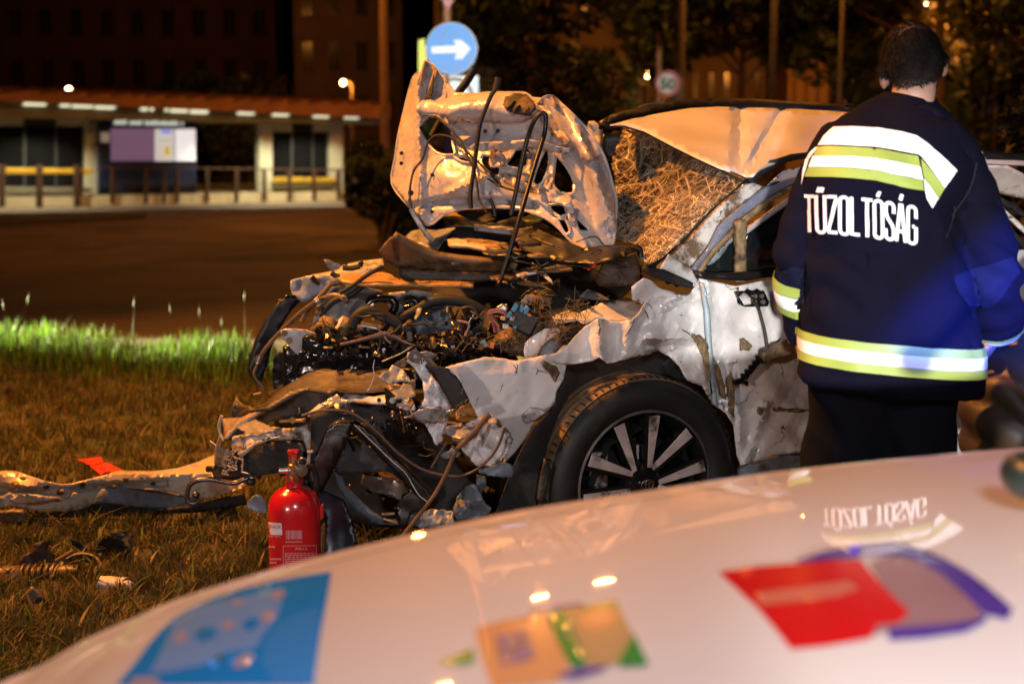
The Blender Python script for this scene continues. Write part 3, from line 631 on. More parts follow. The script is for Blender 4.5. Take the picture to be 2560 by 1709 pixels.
lamp('facade_fill_light', 'AREA', (-13, 66, 9), (-15, 88, 7), 260, SODIUM, .5)  # added sodium fill that lifts the dark left facade
lamp('pole_fill_spot', 'SPOT', (-3.6, 24.5, 8.5), (-2.4, 27, 4.5), 900, SODIUM, .1, spot_size=R(70), spot_blend=.6)  # added sodium spot that lifts the ochre lamp post
lamp('bush_fill_spot', 'SPOT', (-4.2, 16.5, 6.5), (-1.7, 21.8, .9), 900, SODIUM, .2, spot_size=R(28), spot_blend=.8)  # added sodium spot that lifts the bush by the bonnet
# ================================================================== THE WRECKED CAR
FW, NN = Vector((-.916, -.40, 0)), Vector((.40, -.916, 0)); P0 = Vector((.457, 4.78, 0))
def SD(px, w=0):
    """depth at pixel column px of the upright plane w metres inside the car's near side"""
    x = (px-1280)/FPX; return (NN.dot(P0)-w)/(NN.x*x+NN.y)
def side(w=0, slope=0, py0=1000): return lambda x, y: SD(x, w)+slope*(y-py0)
def frontd(o=0, slope=0, py0=1100): return lambda x, y: 4.52+max(0, 1105-x)*.00125+o+slope*(y-py0)
car = thing('wrecked_car', (1.2, 5.3, 0), 'smashed white car with its bonnet folded up and front torn open on the verge', 'car')
def rel(px, py, *a): return (px, py)
# ---- structure behind everything: dark inner body so that nothing shows through
def Sp(px, py, w): return P(px, py, SD(px, w))
core = MB()
A_, B_ = Vector((-.12, 5.35, 0)), None
def carpt(f, wv, z): q = Vector((.457, 4.84, 0))+FW*f-NN*wv; return Vector((q.x, q.y, z))   # f ahead of the front axle, wv inside the near side
core.quadprism([carpt(-.45, .35, .32), carpt(-4.2, .35, .32), carpt(-4.2, .35, .9), carpt(-.45, .35, .9)], -NN*1.2)
core.quadprism([carpt(.35, .45, .26), carpt(-.44, .35, .26), carpt(-.44, .35, .5), carpt(.35, .45, .46)], -NN*1.1)
core.mk('inner_body', car, matt_black, smooth=False)
# ---- roof, rails, glass
roof_d = plane3((1560, 320, 5.55), (1870, 445, 4.98), (2080, 275, 6.1))
def roof_fold(x, y):
    e = 0
    e += .06*max(0, 1-abs((x-1848)-(y-380)*-.05)/26)                       # crease line of the dent
    e += -.08*math.exp(-((x-1985)/52)**2-((y-330)/34)**2) + .07*max(0, 1-abs((x-1925)+(y-330)*.55)/22)
    return e
sheet('roof', car, [(1524, 314), (1580, 298), (1652, 284), (1724, 272), (1796, 268), (1910, 271), (2000, 274), (2080, 279), (2200, 290), (2300, 307), (2400, 334), (2458, 383), (2330, 374), (2100, 376), (2030, 380), (1950, 404), (1900, 425), (1882, 442), (1864, 444), (1795, 420), (1738, 394), (1680, 365), (1610, 328), (1562, 314)],
      M('roof_paint', (.60, .58, .56), .3, var=.06, vs=3, bump=.06, bs=18, dirt=((.16, .10, .05), .27, 9), coat=.3), roof_d, step=12, amp=.035, sc=2.2, seed=3, extra=roof_fold, sharp=14)
sheet('roof_rail', car, c9((60, 222), (150, 165), (300, 118), (450, 85), (620, 48), (880, 18), (1200, 14), (1500, 24), (1800, 44), (2091, 62), (2500, 110), (2500, 150), (2091, 104), (1800, 88), (1500, 78), (1100, 70), (850, 82), (600, 122), (350, 178), (160, 228)), black_plastic, lambda x, y: roof_d(x, y)+.03, th=.03, amp=.01, seed=4)
tube('rail_wire', car, px3(c9((370, 84), (460, 45), (560, 30), (650, 42), (700, 30)), 5.9), .004, dark_metal)
sheet('side_roof_seal', car, c9((1345, 672), (1400, 628), (1500, 565), (1600, 515), (1720, 475), (1850, 458), (1950, 440), (1950, 500), (1850, 512), (1700, 540), (1600, 575), (1520, 620), (1450, 668), (1420, 720), (1380, 735)), matt_black, lambda x, y: SD(x, .22)-.01, th=.02, amp=.02, seed=5)
def glass_mat():
    m = bpy.data.materials.new('shattered_glass'); m.use_nodes = True; n = m.node_tree.nodes; L = m.node_tree.links; b = n['Principled BSDF']
    tc = n.new('ShaderNodeTexCoord')
    wv = n.new('ShaderNodeTexNoise'); wv.inputs['Scale'].default_value = 5; wv.inputs['Detail'].default_value = 6; L.new(tc.outputs['Object'], wv.inputs['Vector'])
    mx = n.new('ShaderNodeMix'); mx.data_type = 'VECTOR'; mx.inputs[0].default_value = .035; L.new(tc.outputs['Object'], mx.inputs[4]); L.new(wv.outputs['Color'], mx.inputs[5])
    def crack(scale, wd):
        v = n.new('ShaderNodeTexVoronoi'); v.feature = 'DISTANCE_TO_EDGE'; v.inputs['Scale'].default_value = scale; L.new(mx.outputs[1], v.inputs['Vector'])
        r = n.new('ShaderNodeMapRange'); r.inputs[1].default_value = 0; r.inputs[2].default_value = wd; r.inputs[3].default_value = 1; r.inputs[4].default_value = 0; L.new(v.outputs['Distance'], r.inputs[0]); return r.outputs[0]
    a, c, web = crack(17, .035), crack(48, .085), crack(5, .014)
    nz = n.new('ShaderNodeTexNoise'); nz.inputs['Scale'].default_value = 4.5; nz.inputs['Detail'].default_value = 9; nz.inputs['Roughness'].default_value = .72; L.new(tc.outputs['Object'], nz.inputs['Vector'])
    sep = n.new('ShaderNodeSeparateXYZ'); L.new(tc.outputs['Object'], sep.inputs[0])
    hz = n.new('ShaderNodeMapRange'); hz.inputs[1].default_value = 1.42; hz.inputs[2].default_value = 1.12; hz.inputs[3].default_value = -.20; hz.inputs[4].default_value = .24; L.new(sep.outputs['Z'], hz.inputs[0])   # crushed powder sits thickest along the lower edge
    def mth(op, x, y):
        t = n.new('ShaderNodeMath'); t.operation = op
        for i, q in ((0, x), (1, y)):
            if isinstance(q, (int, float)): t.inputs[i].default_value = q
            else: L.new(q, t.inputs[i])
        return t.outputs[0]
    base = mth('ADD', mth('MULTIPLY', mth('SUBTRACT', nz.outputs['Fac'], .52), 1.1), hz.outputs[0])
    t = n.new('ShaderNodeMath'); t.operation = 'ADD'; t.use_clamp = True; L.new(mth('MULTIPLY', mth('MAXIMUM', mth('MAXIMUM', a, web), mth('MULTIPLY', c, .9)), 1.15), t.inputs[0]); L.new(base, t.inputs[1])
    al = n.new('ShaderNodeMapRange'); al.inputs[3].default_value = .06; al.inputs[4].default_value = .97; L.new(t.outputs[0], al.inputs[0])
    L.new(al.outputs[0], b.inputs['Alpha'])
    rp = n.new('ShaderNodeValToRGB'); rp.color_ramp.elements[0].color = (.12, .08, .035, 1); rp.color_ramp.elements[1].color = (.88, .76, .56, 1); L.new(t.outputs[0], rp.inputs[0]); L.new(rp.outputs[0], b.inputs['Base Color'])
    b.inputs['Roughness'].default_value = .25
    bp = n.new('ShaderNodeBump'); bp.inputs['Strength'].default_value = .9; bp.inputs['Distance'].default_value = .006; L.new(c, bp.inputs['Height']); L.new(bp.outputs[0], b.inputs['Normal'])
    return m
glass_m = glass_mat()
ws_d = plane3((1500, 470, 5.62), (1860, 448, 5.02), (1630, 655, 4.98))
sheet('windscreen', car, c9((282, 222), (380, 240), (450, 272), (700, 402), (900, 502), (1100, 592), (1335, 690), (1200, 810), (1050, 935), (900, 1085), (750, 1255), (600, 1375), (500, 1430), (430, 1400), (390, 1260), (250, 1230), (200, 1205), (212, 900), (195, 650), (165, 560), (190, 470), (240, 350)), glass_m, ws_d, step=9, amp=.035, sc=4, seed=7, th=.005,
      extra=lambda x, y: .10*math.exp(-((x-1640)/90)**2-((y-440)/80)**2), sharp=0)
for i, pl in enumerate([c9((660, 840), (760, 800), (1060, 880), (960, 1010), (800, 1020), (660, 960)), c9((545, 1080), (640, 1040), (800, 1050), (800, 1180), (690, 1290), (560, 1340), (530, 1200))]):
    sheet('glass_flap', car, pl, glass_m, lambda x, y: ws_d(x, y)-.03, amp=.012, seed=8+i, step=8, th=.006, rag=1)
sheet('windscreen_header', car, c9((270, 215), (440, 262), (720, 400), (1000, 540), (1340, 682), (1310, 705), (1100, 606), (900, 512), (700, 414), (450, 284), (280, 235)), M('header_seal', (.035, .025, .02), .5, var=.3), lambda x, y: ws_d(x, y)-.035, th=.012, amp=.006, seed=10)
sheet('windscreen_seal', car, c9((1345, 690), (1390, 715), (1250, 830), (1080, 950), (950, 1090), (850, 1210), (720, 1320), (590, 1440), (500, 1470), (430, 1500), (440, 1440), (560, 1390), (690, 1290), (830, 1150), (960, 990), (1100, 860), (1230, 770)), matt_black, lambda x, y: SD(x, .26), th=.03, amp=.01, seed=11)
sheet('side_mirror', car, c9((95, 300), (180, 282), (272, 285), (268, 330), (230, 420), (195, 530), (130, 520), (100, 470), (85, 380)), black_plastic, 5.9, th=.12, amp=.01, seed=12)
sheet('far_pillar', car, c9((-30, 190), (20, 190), (90, 250), (97, 300), (85, 400), (60, 440), (20, 380), (-30, 300)), dirty_paint, 5.95, th=.02, amp=.05, seed=13)
# ---- pillar, door frame, side window
sheet('windscreen_pillar', car, c9((1335, 735), (1385, 722), (1478, 760), (1440, 800), (1300, 905), (1180, 1010), (1090, 1120), (1035, 1240), (960, 1345), (880, 1470), (900, 1520), (760, 1520), (585, 1490), (585, 1455), (650, 1385), (740, 1305), (860, 1205), (960, 1085), (1080, 955), (1200, 845)), M('pillar_paint', (.60, .55, .50), .36, var=.1, bump=.2, dirt=((.12, .075, .035), .44, 9), coat=.2, scratch=((.11, .075, .05), .008, 6)),
      lambda x, y: SD(x, .2)-.02, step=9, amp=.012, sc=7, seed=14, th=.03, sharp=0)
sheet('roof_side_panel', car, c9((1555, 722), (1640, 650), (1740, 605), (1870, 565), (1960, 545), (1960, 630), (1840, 655), (1700, 690), (1580, 740)), white_paint, lambda x, y: SD(x, .2)-.01, step=9, amp=.012, seed=15, th=.02)
sheet('door_frame', car, c9((1950, 625), (1830, 655), (1690, 690), (1500, 762), (1350, 882), (1200, 1002), (1105, 1095), (1035, 1240), (1000, 1300), (860, 1470), (900, 1490), (1000, 1330), (1090, 1245), (1180, 1132), (1300, 1012), (1500, 865), (1700, 742), (1840, 695), (1950, 672)), M('frame_paint', (.16, .17, .22), .28, var=.2, bump=.15, dirt=(MUD, .36, 9)), lambda x, y: SD(x, .14), step=9, amp=.006, seed=16, th=.025)
sheet('door_seal', car, c9((1950, 675), (1840, 705), (1700, 755), (1500, 880), (1300, 1030), (1180, 1160), (1050, 1290), (960, 1420), (905, 1500), (945, 1500), (1010, 1400), (1100, 1290), (1210, 1185), (1330, 1065), (1520, 915), (1710, 790), (1845, 735), (1950, 710)), mud_gold, lambda x, y: SD(x, .13), step=7, amp=.012, sc=12, seed=17, th=.025, rag=1.5)
sheet('window_trim', car, c9((1340, 1120), (1500, 1005), (1700, 860), (1830, 790), (1950, 745), (1950, 790), (1830, 835), (1700, 905), (1500, 1050), (1340, 1165)), M('lavender_trim', (.40, .35, .36), .35, var=.15), lambda x, y: SD(x, .1), step=9, amp=.004, seed=18, th=.02)
win_m = M('side_window_glass', (.008, .011, .012), .08, var=.4, vs=4, bump=.12, bs=12)
sheet('side_window', car, c9((1320, 1165), (1500, 1050), (1700, 905), (1830, 835), (2050, 760), (2050, 1480), (1600, 1462), (1420, 1480), (1320, 1500)), win_m, lambda x, y: SD(x, .13), step=16, amp=.008, seed=19)
sheet('quarter_glass', car, c9((945, 1490), (1060, 1330), (1180, 1210), (1255, 1150), (1255, 1510), (1100, 1520)), win_m, lambda x, y: SD(x, .15), amp=.01, seed=20)
sheet('quarter_post', car, c9((1248, 1070), (1290, 1040), (1335, 1060), (1330, 1300), (1325, 1580), (1245, 1580), (1250, 1300)), mud_gold, lambda x, y: SD(x, .09), step=7, amp=.012, sc=10, seed=21, th=.03, rag=1)
sheet('quarter_trim', car, c9((1000, 1440), (1100, 1310), (1240, 1180), (1245, 1215), (1190, 1260), (1150, 1330), (1060, 1420)), grey_paint, lambda x, y: SD(x, .12), amp=.01, seed=22, step=9)
sheet('window_sill_trim', car, c9((900, 1500), (1100, 1510), (1330, 1500), (1600, 1465), (2050, 1440), (2050, 1530), (1600, 1530), (1330, 1570), (1100, 1560), (930, 1555)), black_plastic, lambda x, y: SD(x, .05), th=.03, amp=.015, seed=23)
# ---- doors
dent = lambda cx, cy, rx, ry, a: (lambda x, y: a*math.exp(-((x-cx)/rx)**2-((y-cy)/ry)**2))
def door_x(x, y):
    X, Y = (x-1250)*2.3753, (y-640)*2.3753                                   # crop 6
    e = .05*math.exp(-((X-1440)/120)**2-((Y-420)/140)**2)
    e -= .03*max(0, 1-abs(X-1520-(Y-300)*.1)/50)*max(0, 1-abs(Y-330)/170)
    e += .05*math.exp(-((X-1480)/60)**2-((Y-1020)/170)**2) - .03*max(0, 1-abs(X-1545+(Y-980)*.35)/40)*(Y > 860)
    e += .02*max(0, 1-abs(X-1390-(Y-800)*.02)/26)*(Y > 640) - .02*max(0, 1-abs(X-1235)/22)
    e += .015*max(0, 1-abs(Y-900)/14)
    return e
sheet('front_door', car, c6((1180, 128), (1250, 148), (1400, 178), (1640, 132), (1900, 100), (2110, 90), (2110, 1180), (1810, 1163), (1680, 1175), (1560, 1200), (1430, 1242), (1405, 1180), (1385, 1000), (1340, 930), (1275, 885), (1250, 700), (1228, 330)), white_paint, lambda x, y: SD(x, .05), step=9, amp=.052, sc=4.5, seed=24, extra=door_x, sharp=30)
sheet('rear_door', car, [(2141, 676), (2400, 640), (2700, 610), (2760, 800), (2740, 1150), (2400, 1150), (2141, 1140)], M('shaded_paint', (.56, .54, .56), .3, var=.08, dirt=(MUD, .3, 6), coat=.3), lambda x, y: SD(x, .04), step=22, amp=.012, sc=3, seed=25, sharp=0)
sheet('door_sill', car, c6((1420, 1262), (1560, 1215), (1700, 1186), (1812, 1174), (2400, 1160), (2400, 1420), (1420, 1420)), grey_paint, lambda x, y: SD(x, .03), step=14, amp=.015, seed=26, th=.03)
sheet('rear_quarter', car, [(2690, 470), (2900, 520), (3100, 700), (3100, 1080), (2740, 1140), (2720, 700)], white_paint, lambda x, y: SD(x, .05), step=28, amp=.02, seed=27)
sheet('rear_roof_panel', car, c3((2100, 1010), (2250, 1015), (2330, 1055), (2500, 1150), (2500, 1260), (2349, 1215), (2180, 1180), (2120, 1090)), M('orange_lit_paint', (.60, .56, .52), .3, var=.1, dirt=(MUD, .36, 12)), lambda x, y: SD(x, .35)-.003*(430-y), step=8, amp=.02, seed=29)
sheet('roof_end_bar', car, [(2440, 376), (2500, 384), (2700, 392), (2700, 412), (2500, 404), (2440, 396)], black_plastic, lambda x, y: SD(x, .5), th=.05, amp=.005, seed=30)
sheet('roof_end_trim', car, [(2440, 398), (2560, 402), (2700, 412), (2700, 424), (2560, 414), (2460, 410)], bpy.data.materials['lavender_trim'], lambda x, y: SD(x, .45), th=.03, amp=.005, seed=31)
for i, pl in enumerate([c3((2140, 1170), (2220, 1215), (2349, 1300), (2349, 1330), (2200, 1240)), c3((2200, 1260), (2349, 1395), (2349, 1430), (2210, 1290)), c3((2210, 1320), (2349, 1490), (2349, 1530), (2230, 1400))]):
    sheet('torn_trim', car, pl, [matt_black, bpy.data.materials['orange_lit_paint'], matt_black][i], lambda x, y: SD(x, .1), th=.02, amp=.015, seed=32+i, step=8)
# door handle pocket, dangling mirror and its cable
hp = sheet('mirror_base', car, c6((1395, 208), (1500, 204), (1560, 208), (1588, 270), (1580, 298), (1450, 300), (1430, 290)), gloss_black, lambda x, y: SD(x, .03), th=.02, amp=.004, seed=36, step=8)
for x, y in ((1512, 238), (1552, 236), (1560, 272)): MB().lathe([(0, -.004), (.007, -.004), (.008, .006), (0, .006)], P(*c6((x, y))[0], SD(1890, .015)), NN, 10).mk('bolt', hp, bare_metal)
sheet('mirror_bracket', car, c6((1420, 240), (1450, 215), (1490, 250), (1490, 285), (1450, 290)), dirty_paint, lambda x, y: SD(x, .01), amp=.01, seed=37, step=6)
tube('mirror_cable', car, px3(c6((1495, 262), (1530, 300), (1555, 380), (1575, 460), (1588, 545)), lambda x, y: SD(x, -.02)), .006, dark_metal)
mst = sheet('mirror_stump', car, c6((1555, 570), (1600, 545), (1650, 520), (1690, 495), (1712, 530), (1732, 575), (1680, 585), (1630, 605), (1590, 640), (1550, 620)), tan_plastic, lambda x, y: SD(x, -.05), th=.03, amp=.02, sc=9, seed=38, step=7)
mb = MB()
for k in range(5): a_ = c6((1545-22*k, 600+26*k))[0]; mb.lathe([(.008, 0), (.015, .003), (.015, .012), (.008, .016)], P(*a_, SD(a_[0], -.04)), Vector((-.6, -.1, -.7)), 10)
mb.tube(px3(c6((1570, 580), (1520, 640), (1480, 690), (1440, 735), (1390, 750)), lambda x, y: SD(x, -.03)), .011)
mb.mk('mirror_hinge', car, gloss_black); sheet('mirror_shard', car, c6((1425, 735), (1470, 742), (1470, 772), (1430, 752)), gloss_black, lambda x, y: SD(x, -.02), th=.01, amp=.01, seed=39, step=6)
for i, pl in enumerate([c6((1425, 498), (1450, 490), (1495, 535), (1480, 560), (1425, 560)), c6((1140, 465), (1185, 470), (1230, 520), (1240, 580), (1215, 600), (1190, 560), (1160, 500)), c6((1530, 895), (1560, 905), (1548, 945), (1535, 940)), c6((1620, 893), (1660, 905), (1650, 925), (1618, 915)), c6((1700, 905), (1810, 912), (1800, 925), (1710, 925))]):
    sheet('mud_patch', car, pl, mud_gold, lambda x, y: SD(x, -.002)+(.0 if i != 1 else .0), th=.008, amp=.01, seed=40+i, step=5, rag=2)
# ---- near front wing, in torn pieces
def wing_x(x, y):
    X, Y = (x-1250)*2.3753, (y-640)*2.3753
    e = .05*math.exp(-((X-1130)/60)**2-((Y-310)/60)**2)*0
    e -= .05*max(0, 1-abs(X-590-(Y-480)*.1)/60)*(Y < 640) + .045*max(0, 1-abs(X-760+(Y-450)*.35)/70)*(Y < 640)
    e += .05*math.exp(-((X-690)/50)**2-((Y-520)/90)**2)
    e += .09*max(0, min(1, (Y-490)/40))*(X > 850)*max(0, min(1, (X-850)/60))                # the wheel house lies deeper than the lip over it
    e -= .04*max(0, 1-abs((X-1000)*.5+(Y-300)*.9)/26)*(X > 960)*(X < 1130)
    return e
sheet('front_wing', car, c6((255, 590), (330, 580), (400, 530), (450, 470), (500, 422), (580, 370), (620, 376), (700, 391), (780, 382), (830, 332), (870, 262), (960, 230), (1060, 228), (1130, 225), (1180, 140), (1222, 320), (1238, 420), (1244, 700), (1262, 870), (1240, 845), (1200, 770), (1110, 735), (1060, 650), (1000, 592), (940, 560), (870, 588), (780, 602), (700, 622), (640, 636), (590, 602), (540, 625), (470, 636), (400, 642), (330, 640), (270, 622)), white_paint,
      lambda x, y: SD(x, .03), step=7, amp=.075, sc=6, seed=50, extra=wing_x, sharp=30, rag=1)
sheet('wing_cap', car, c6((780, 182), (850, 130), (905, 150), (945, 190), (1030, 214), (1062, 242), (980, 244), (900, 252), (850, 280), (785, 258)), white_paint, lambda x, y: SD(x, .02)-.001*(880-y)*0, step=8, amp=.03, sc=8, seed=51)
sheet('bonnet_hinge', car, c6((850, 60), (960, 80), (1080, 130), (1135, 160), (1125, 190), (1020, 165), (900, 120), (850, 95)), matt_black, lambda x, y: SD(x, .06), th=.03, amp=.015, seed=52, step=8)
sheet('cowl_corner', car, c6((940, 90), (1000, -10), (1060, 30), (1120, 60), (1170, 120), (1180, 180), (1100, 180), (1000, 130)), dirty_paint, lambda x, y: SD(x, .1), amp=.03, seed=53, step=8)
top_d = lambda w, k=.0022, y0=800: (lambda x, y: SD(x, w)+k*(y0-y))
sheet('wing_top_plate', car, c6((310, 362), (400, 322), (470, 340), (600, 280), (700, 262), (790, 262), (862, 290), (832, 340), (785, 386), (690, 391), (600, 372), (500, 402), (460, 382), (330, 402)), white_paint, top_d(.10, .003, 800), step=8, amp=.03, sc=6, seed=54, rag=1)
sheet('bracket_plate', car, c6((470, 240), (520, 195), (600, 230), (655, 262), (560, 258)), grey_paint, top_d(.3), step=8, amp=.02, seed=55)
sheet('wing_rail', car, c6((140, 562), (150, 512), (200, 470), (270, 430), (330, 425), (365, 440), (330, 470), (262, 520), (205, 600), (150, 612)), white_paint, side(.12), step=8, amp=.035, sc=8, seed=56)
sheet('wing_rail_inner', car, c6((215, 600), (250, 530), (330, 455), (420, 420), (470, 420), (400, 500), (330, 575), (255, 590)), grey_paint, side(.16), step=8, amp=.03, sc=8, seed=57)
sheet('rail_gap_shadow', car, c6((350, 460), (420, 415), (500, 425), (440, 500), (380, 530), (350, 510)), black_plastic, side(.08), step=8, amp=.02, seed=58)
fold_hi = lambda x, y: .02*max(0, 1-abs((y-918)-(x-1360)*-.32)/14)
sheet('wing_front_panel', car, c4((1430, 1060), (1570, 1020), (1720, 985), (1830, 995), (1930, 1014), (2050, 990), (2120, 975))+c6((290, 638), (392, 650), (376, 730), (335, 800), (326, 870), (270, 930), (210, 970), (160, 1070), (90, 1160), (20, 1235))+c5((2110, 640), (2050, 540), (1910, 532), (1850, 412), (1790, 282)), white_paint, side(.02), step=9, amp=.025, sc=4, seed=59, rag=.8,
      extra=lambda x, y: .025*max(0, (900+(1380-x)*.14)-y)*.12*0 - .02*max(0, 1-abs(y-(917+(1330-x)*.16))/9)*0 + .0009*max(0, 935+(1300-x)*.08-y), sharp=0)
sheet('torn_edge', car, c6((255, 612), (300, 640), (330, 650), (352, 690), (330, 745), (300, 700), (262, 660)), mud_gold, side(-.005), th=.01, amp=.03, seed=60, step=6, rag=2)
sheet('torn_edge', car, c6((270, 930), (240, 905), (180, 900), (130, 950), (150, 990), (205, 972)), dirty_paint, side(0), th=.01, amp=.04, sc=9, seed=61, step=6, rag=1.5)
sheet('door_seam', car, c6((1190, 160), (1205, 165), (1240, 330), (1262, 700), (1290, 890), (1262, 880), (1236, 690), (1215, 330)), M('seam_sealant', (.30, .37, .40), .4, var=.2), side(.01), th=.02, amp=.006, seed=62, step=8)
sq = sheet('clip', car, c6((1062, 622), (1090, 632), (1078, 665), (1048, 655)), black_plastic, side(.10), th=.012, amp=0, seed=63, step=9)
MB().ball(P(*c6((1022, 545))[0], SD(1680, .10)), .012, 10, 6).mk('plug', car, white_paint)
sheet('mud_streak', car, c6((1135, 470), (1180, 468), (1228, 525), (1238, 590), (1250, 700), (1238, 740), (1205, 600), (1165, 515)), mud_gold, side(-.005), th=.006, amp=.02, seed=64, step=5, rag=2.5)
sheet('mud_streak', car, c6((1350, 720), (1372, 690), (1392, 780), (1388, 960), (1365, 930), (1355, 820)), mud_gold, side(.0), th=.008, amp=.02, seed=65, step=5, rag=2)
sheet('mud_streak', car, c6((1270, 600), (1290, 640), (1330, 760), (1345, 850), (1320, 830), (1290, 720)), mud_gold, side(.02), th=.006, amp=.02, seed=66, step=5, rag=3)
tb = MB()
for a, b_ in [((80, 645), (100, 700)), ((100, 640), (92, 690)), ((590, 405), (585, 470)), ((800, 370), (740, 480)), ((1130, 470), (1080, 440)), ((840, 300), (880, 370)), ((870, 280), (900, 310)), ((860, 330), (880, 375))]:
    tb.tube(px3(c6(a, ((a[0]+b_[0])/2+8, (a[1]+b_[1])/2), b_), side(-.015)), .0013, 5)
props(tb.mk('torn_metal_edges', car, matt_black), kind='stuff')
# ---- wheel house and wheel
sheet('wheel_arch_liner', car, c6((395, 650), (500, 632), (590, 604), (700, 622), (800, 600), (940, 562), (1060, 655), (1130, 760), (1300, 900), (1420, 1150), (1420, 1620), (900, 1620), (-60, 1620), (60, 1290), (120, 1160), (200, 1010), (290, 930), (335, 800)), M('liner_felt', (.022, .022, .023), .85, var=.3, bump=.4, bs=120, dirt=((.05, .035, .02), .4, 7)), lambda x, y: SD(x, .20), step=16, amp=.02, seed=70,
      extra=lambda x, y: -.14*max(0, min(1, (1440-x)/90)))
sheet('liner_flap', car, c6((960, 640), (1010, 600), (1080, 700), (1075, 745), (1000, 700)), matt_black, side(.12), amp=.02, seed=71, step=8)
sheet('arch_underside', car, c6((1060, 650), (1110, 735), (1080, 720), (1062, 690)), conn_blue, side(.13), amp=.01, seed=72, step=7)
sheet('liner_edge', car, c6((235, 1310), (262, 1200), (300, 1260), (262, 1420), (235, 1540), (200, 1560)), brown_dark, side(.03), th=.02, amp=.02, seed=73, step=9)
WC = P(1618, 1211, 4.80); WN = (NN+Vector((0, 0, -.02))).normalized()
def at_axis(prof, seg=64, c=WC): return MB().lathe(prof, c, WN, seg)
RT = .372
wheel = at_axis([(.20, -.20), (.20, -.015)], 8).mk('front_wheel', car, matt_black)
prof = [(.366, -.19)]
for g_ in (-.155, -.118, -.081): prof += [(RT, g_-.018), (RT, g_-.005), (RT-.008, g_-.003), (RT-.008, g_+.003), (RT, g_+.005)]
prof += [(RT, -.062), (.369, -.045), (.362, -.032)]
at_axis(prof, 96).mk('tread', wheel, M('dusty_lit_tread', (.17, .11, .06), .7, var=.35, vs=12, bump=.3, bs=70, dirt=((.025, .02, .017), .42, 6)))  # dusty rubber, its colour lightened to stand in for lamp light
prof = [(.362, -.032), (.357, -.031), (.350, -.018), (.335, -.006), (.318, .0), (.30, .002), (.275, -.002), (.266, -.009), (.257, -.018), (.25, -.036)]
at_axis([(.232, -.20), (.30, -.222), (.345, -.215), (.366, -.19)], 64).mk('inner_sidewall', wheel, rubber)
tyre = at_axis(prof, 96).mk('tyre', wheel, rubber)
mb = MB(); a_ = WN.orthogonal().normalized(); b_ = WN.cross(a_)                                     # sipes across the shoulder
for k in range(84):
    an = 2*math.pi*k/84; d = a_*math.cos(an)+b_*math.sin(an); tt = WN.cross(d)
    m3 = Matrix((d, tt, WN)).transposed(); mb.box(WC+d*(RT-.001)+WN*-.045, (.005, .003, .034), m3)
props(mb.mk('tread_blocks', wheel, matt_black, smooth=False), kind='stuff')
rim = at_axis([(.259, -.035), (.258, -.018), (.250, -.014), (.240, -.022), (.218, -.06), (.21, -.16), (.06, -.165), (0, -.165)], 64).mk('rim', wheel, M('rim_black', (.010, .010, .011), .22, .2, bump=.1, dirt=((.06, .04, .025), .36, 14)))
mach = M('machined_rim_face', (.62, .54, .50), .34, .35, var=.25, vs=14, bump=.15, bs=60, dirt=((.07, .05, .03), .42, 12))
at_axis([(.2595, -.030), (.2595, -.0155), (.251, -.0125), (.2485, -.0165)], 64).mk('rim_lip', rim, M('scuffed_lip', (.16, .14, .13), .35, .5, var=.5, vs=14))
mb = MB(); mf = MB()
ex = (Vector((1, 0, 0))-WN*WN.x).normalized(); ey = -WN.cross(ex) if WN.cross(ex).z < 0 else WN.cross(ex)
def wp(ang, r, h): return WC+ex*(math.cos(R(ang))*r)+ey*(math.sin(R(ang))*r)+WN*h
def spoke(a0, ac):
    """one arm of a V: leaves the hub near angle ac, meets the rim at a0"""
    s = 1 if a0 > ac else -1
    def quad(w0, w1, r0, r1, h0, h1, sh0, sh1):
        pts = []
        for ang, r, h, wd in ((ac+s*sh0, r0, h0, w0), (a0+sh1, r1, h1, w1)):
            c = wp(ang, r, h); dn = (wp(a0, r1, h1)-wp(ac+s*sh0, r0, h0)); t = WN.cross(dn).normalized(); pts.append((c-t*wd/2, c+t*wd/2))
        return [pts[0][0], pts[1][0], pts[1][1], pts[0][1]]
    q = quad(.036, .060, .05, .244, -.022, -.014, 6, 0); mb.quadprism(q, WN*-.05)
    q = quad(.018, .043, .058, .240, -.0195, -.0115, 6, s*-2.0)
    return mf_one(q)
def mf_one(q):
    o = bevel(MB().quadprism(q, WN*-.004).mk('spoke_face', rim, mach, smooth=False), .002); return o
for c_ in range(5):
    ac = 135-72*c_
    for s_ in (-21, 21): spoke(ac+s_, ac)
mb.mk('spokes', rim, bpy.data.materials['rim_black'], smooth=False).name = 'spoke_body'
hub = at_axis([(.078, -.06), (.072, -.026), (.045, -.018), (.032, -.014), (.031, -.006), (.028, -.003), (0, -.002)], 32).mk('hub_cap', rim, gloss_black)
for k in range(5):
    c = wp(99-72*k, .057, -.03); MB().lathe([(0, .012), (.007, .012), (.008, 0), (.008, -.03)], c, WN, 6).mk('wheel_nut', rim, dark_metal)
chrome = M('emblem_chrome', (.5, .48, .46), .25, .9)
def ell(rx, ry, cy, r): return MB().tube([WC+ex*(rx*math.cos(t))+ey*(cy+ry*math.sin(t))+WN*.001 for t in [2*math.pi*k/24 for k in range(25)]], r, 6, 1, False)
ell(.023, .018, 0, .0014).mk('emblem_ring', hub, chrome); ell(.007, .017, 0, .0012).mk('emblem_ring', hub, chrome); ell(.015, .007, .009, .0012).mk('emblem_ring', hub, chrome)
at_axis([(.175, -.14), (.175, -.12), (.05, -.11)], 40).mk('brake_disc', wheel, dark_metal)
MB().box(wp(160, .15, -.10), (.06, .10, .13)).mk('brake_caliper', wheel, bare_metal)
MB().box(wp(94, .105, -.06), (.008, .02, .05)).mk('balance_weight', rim, mach)
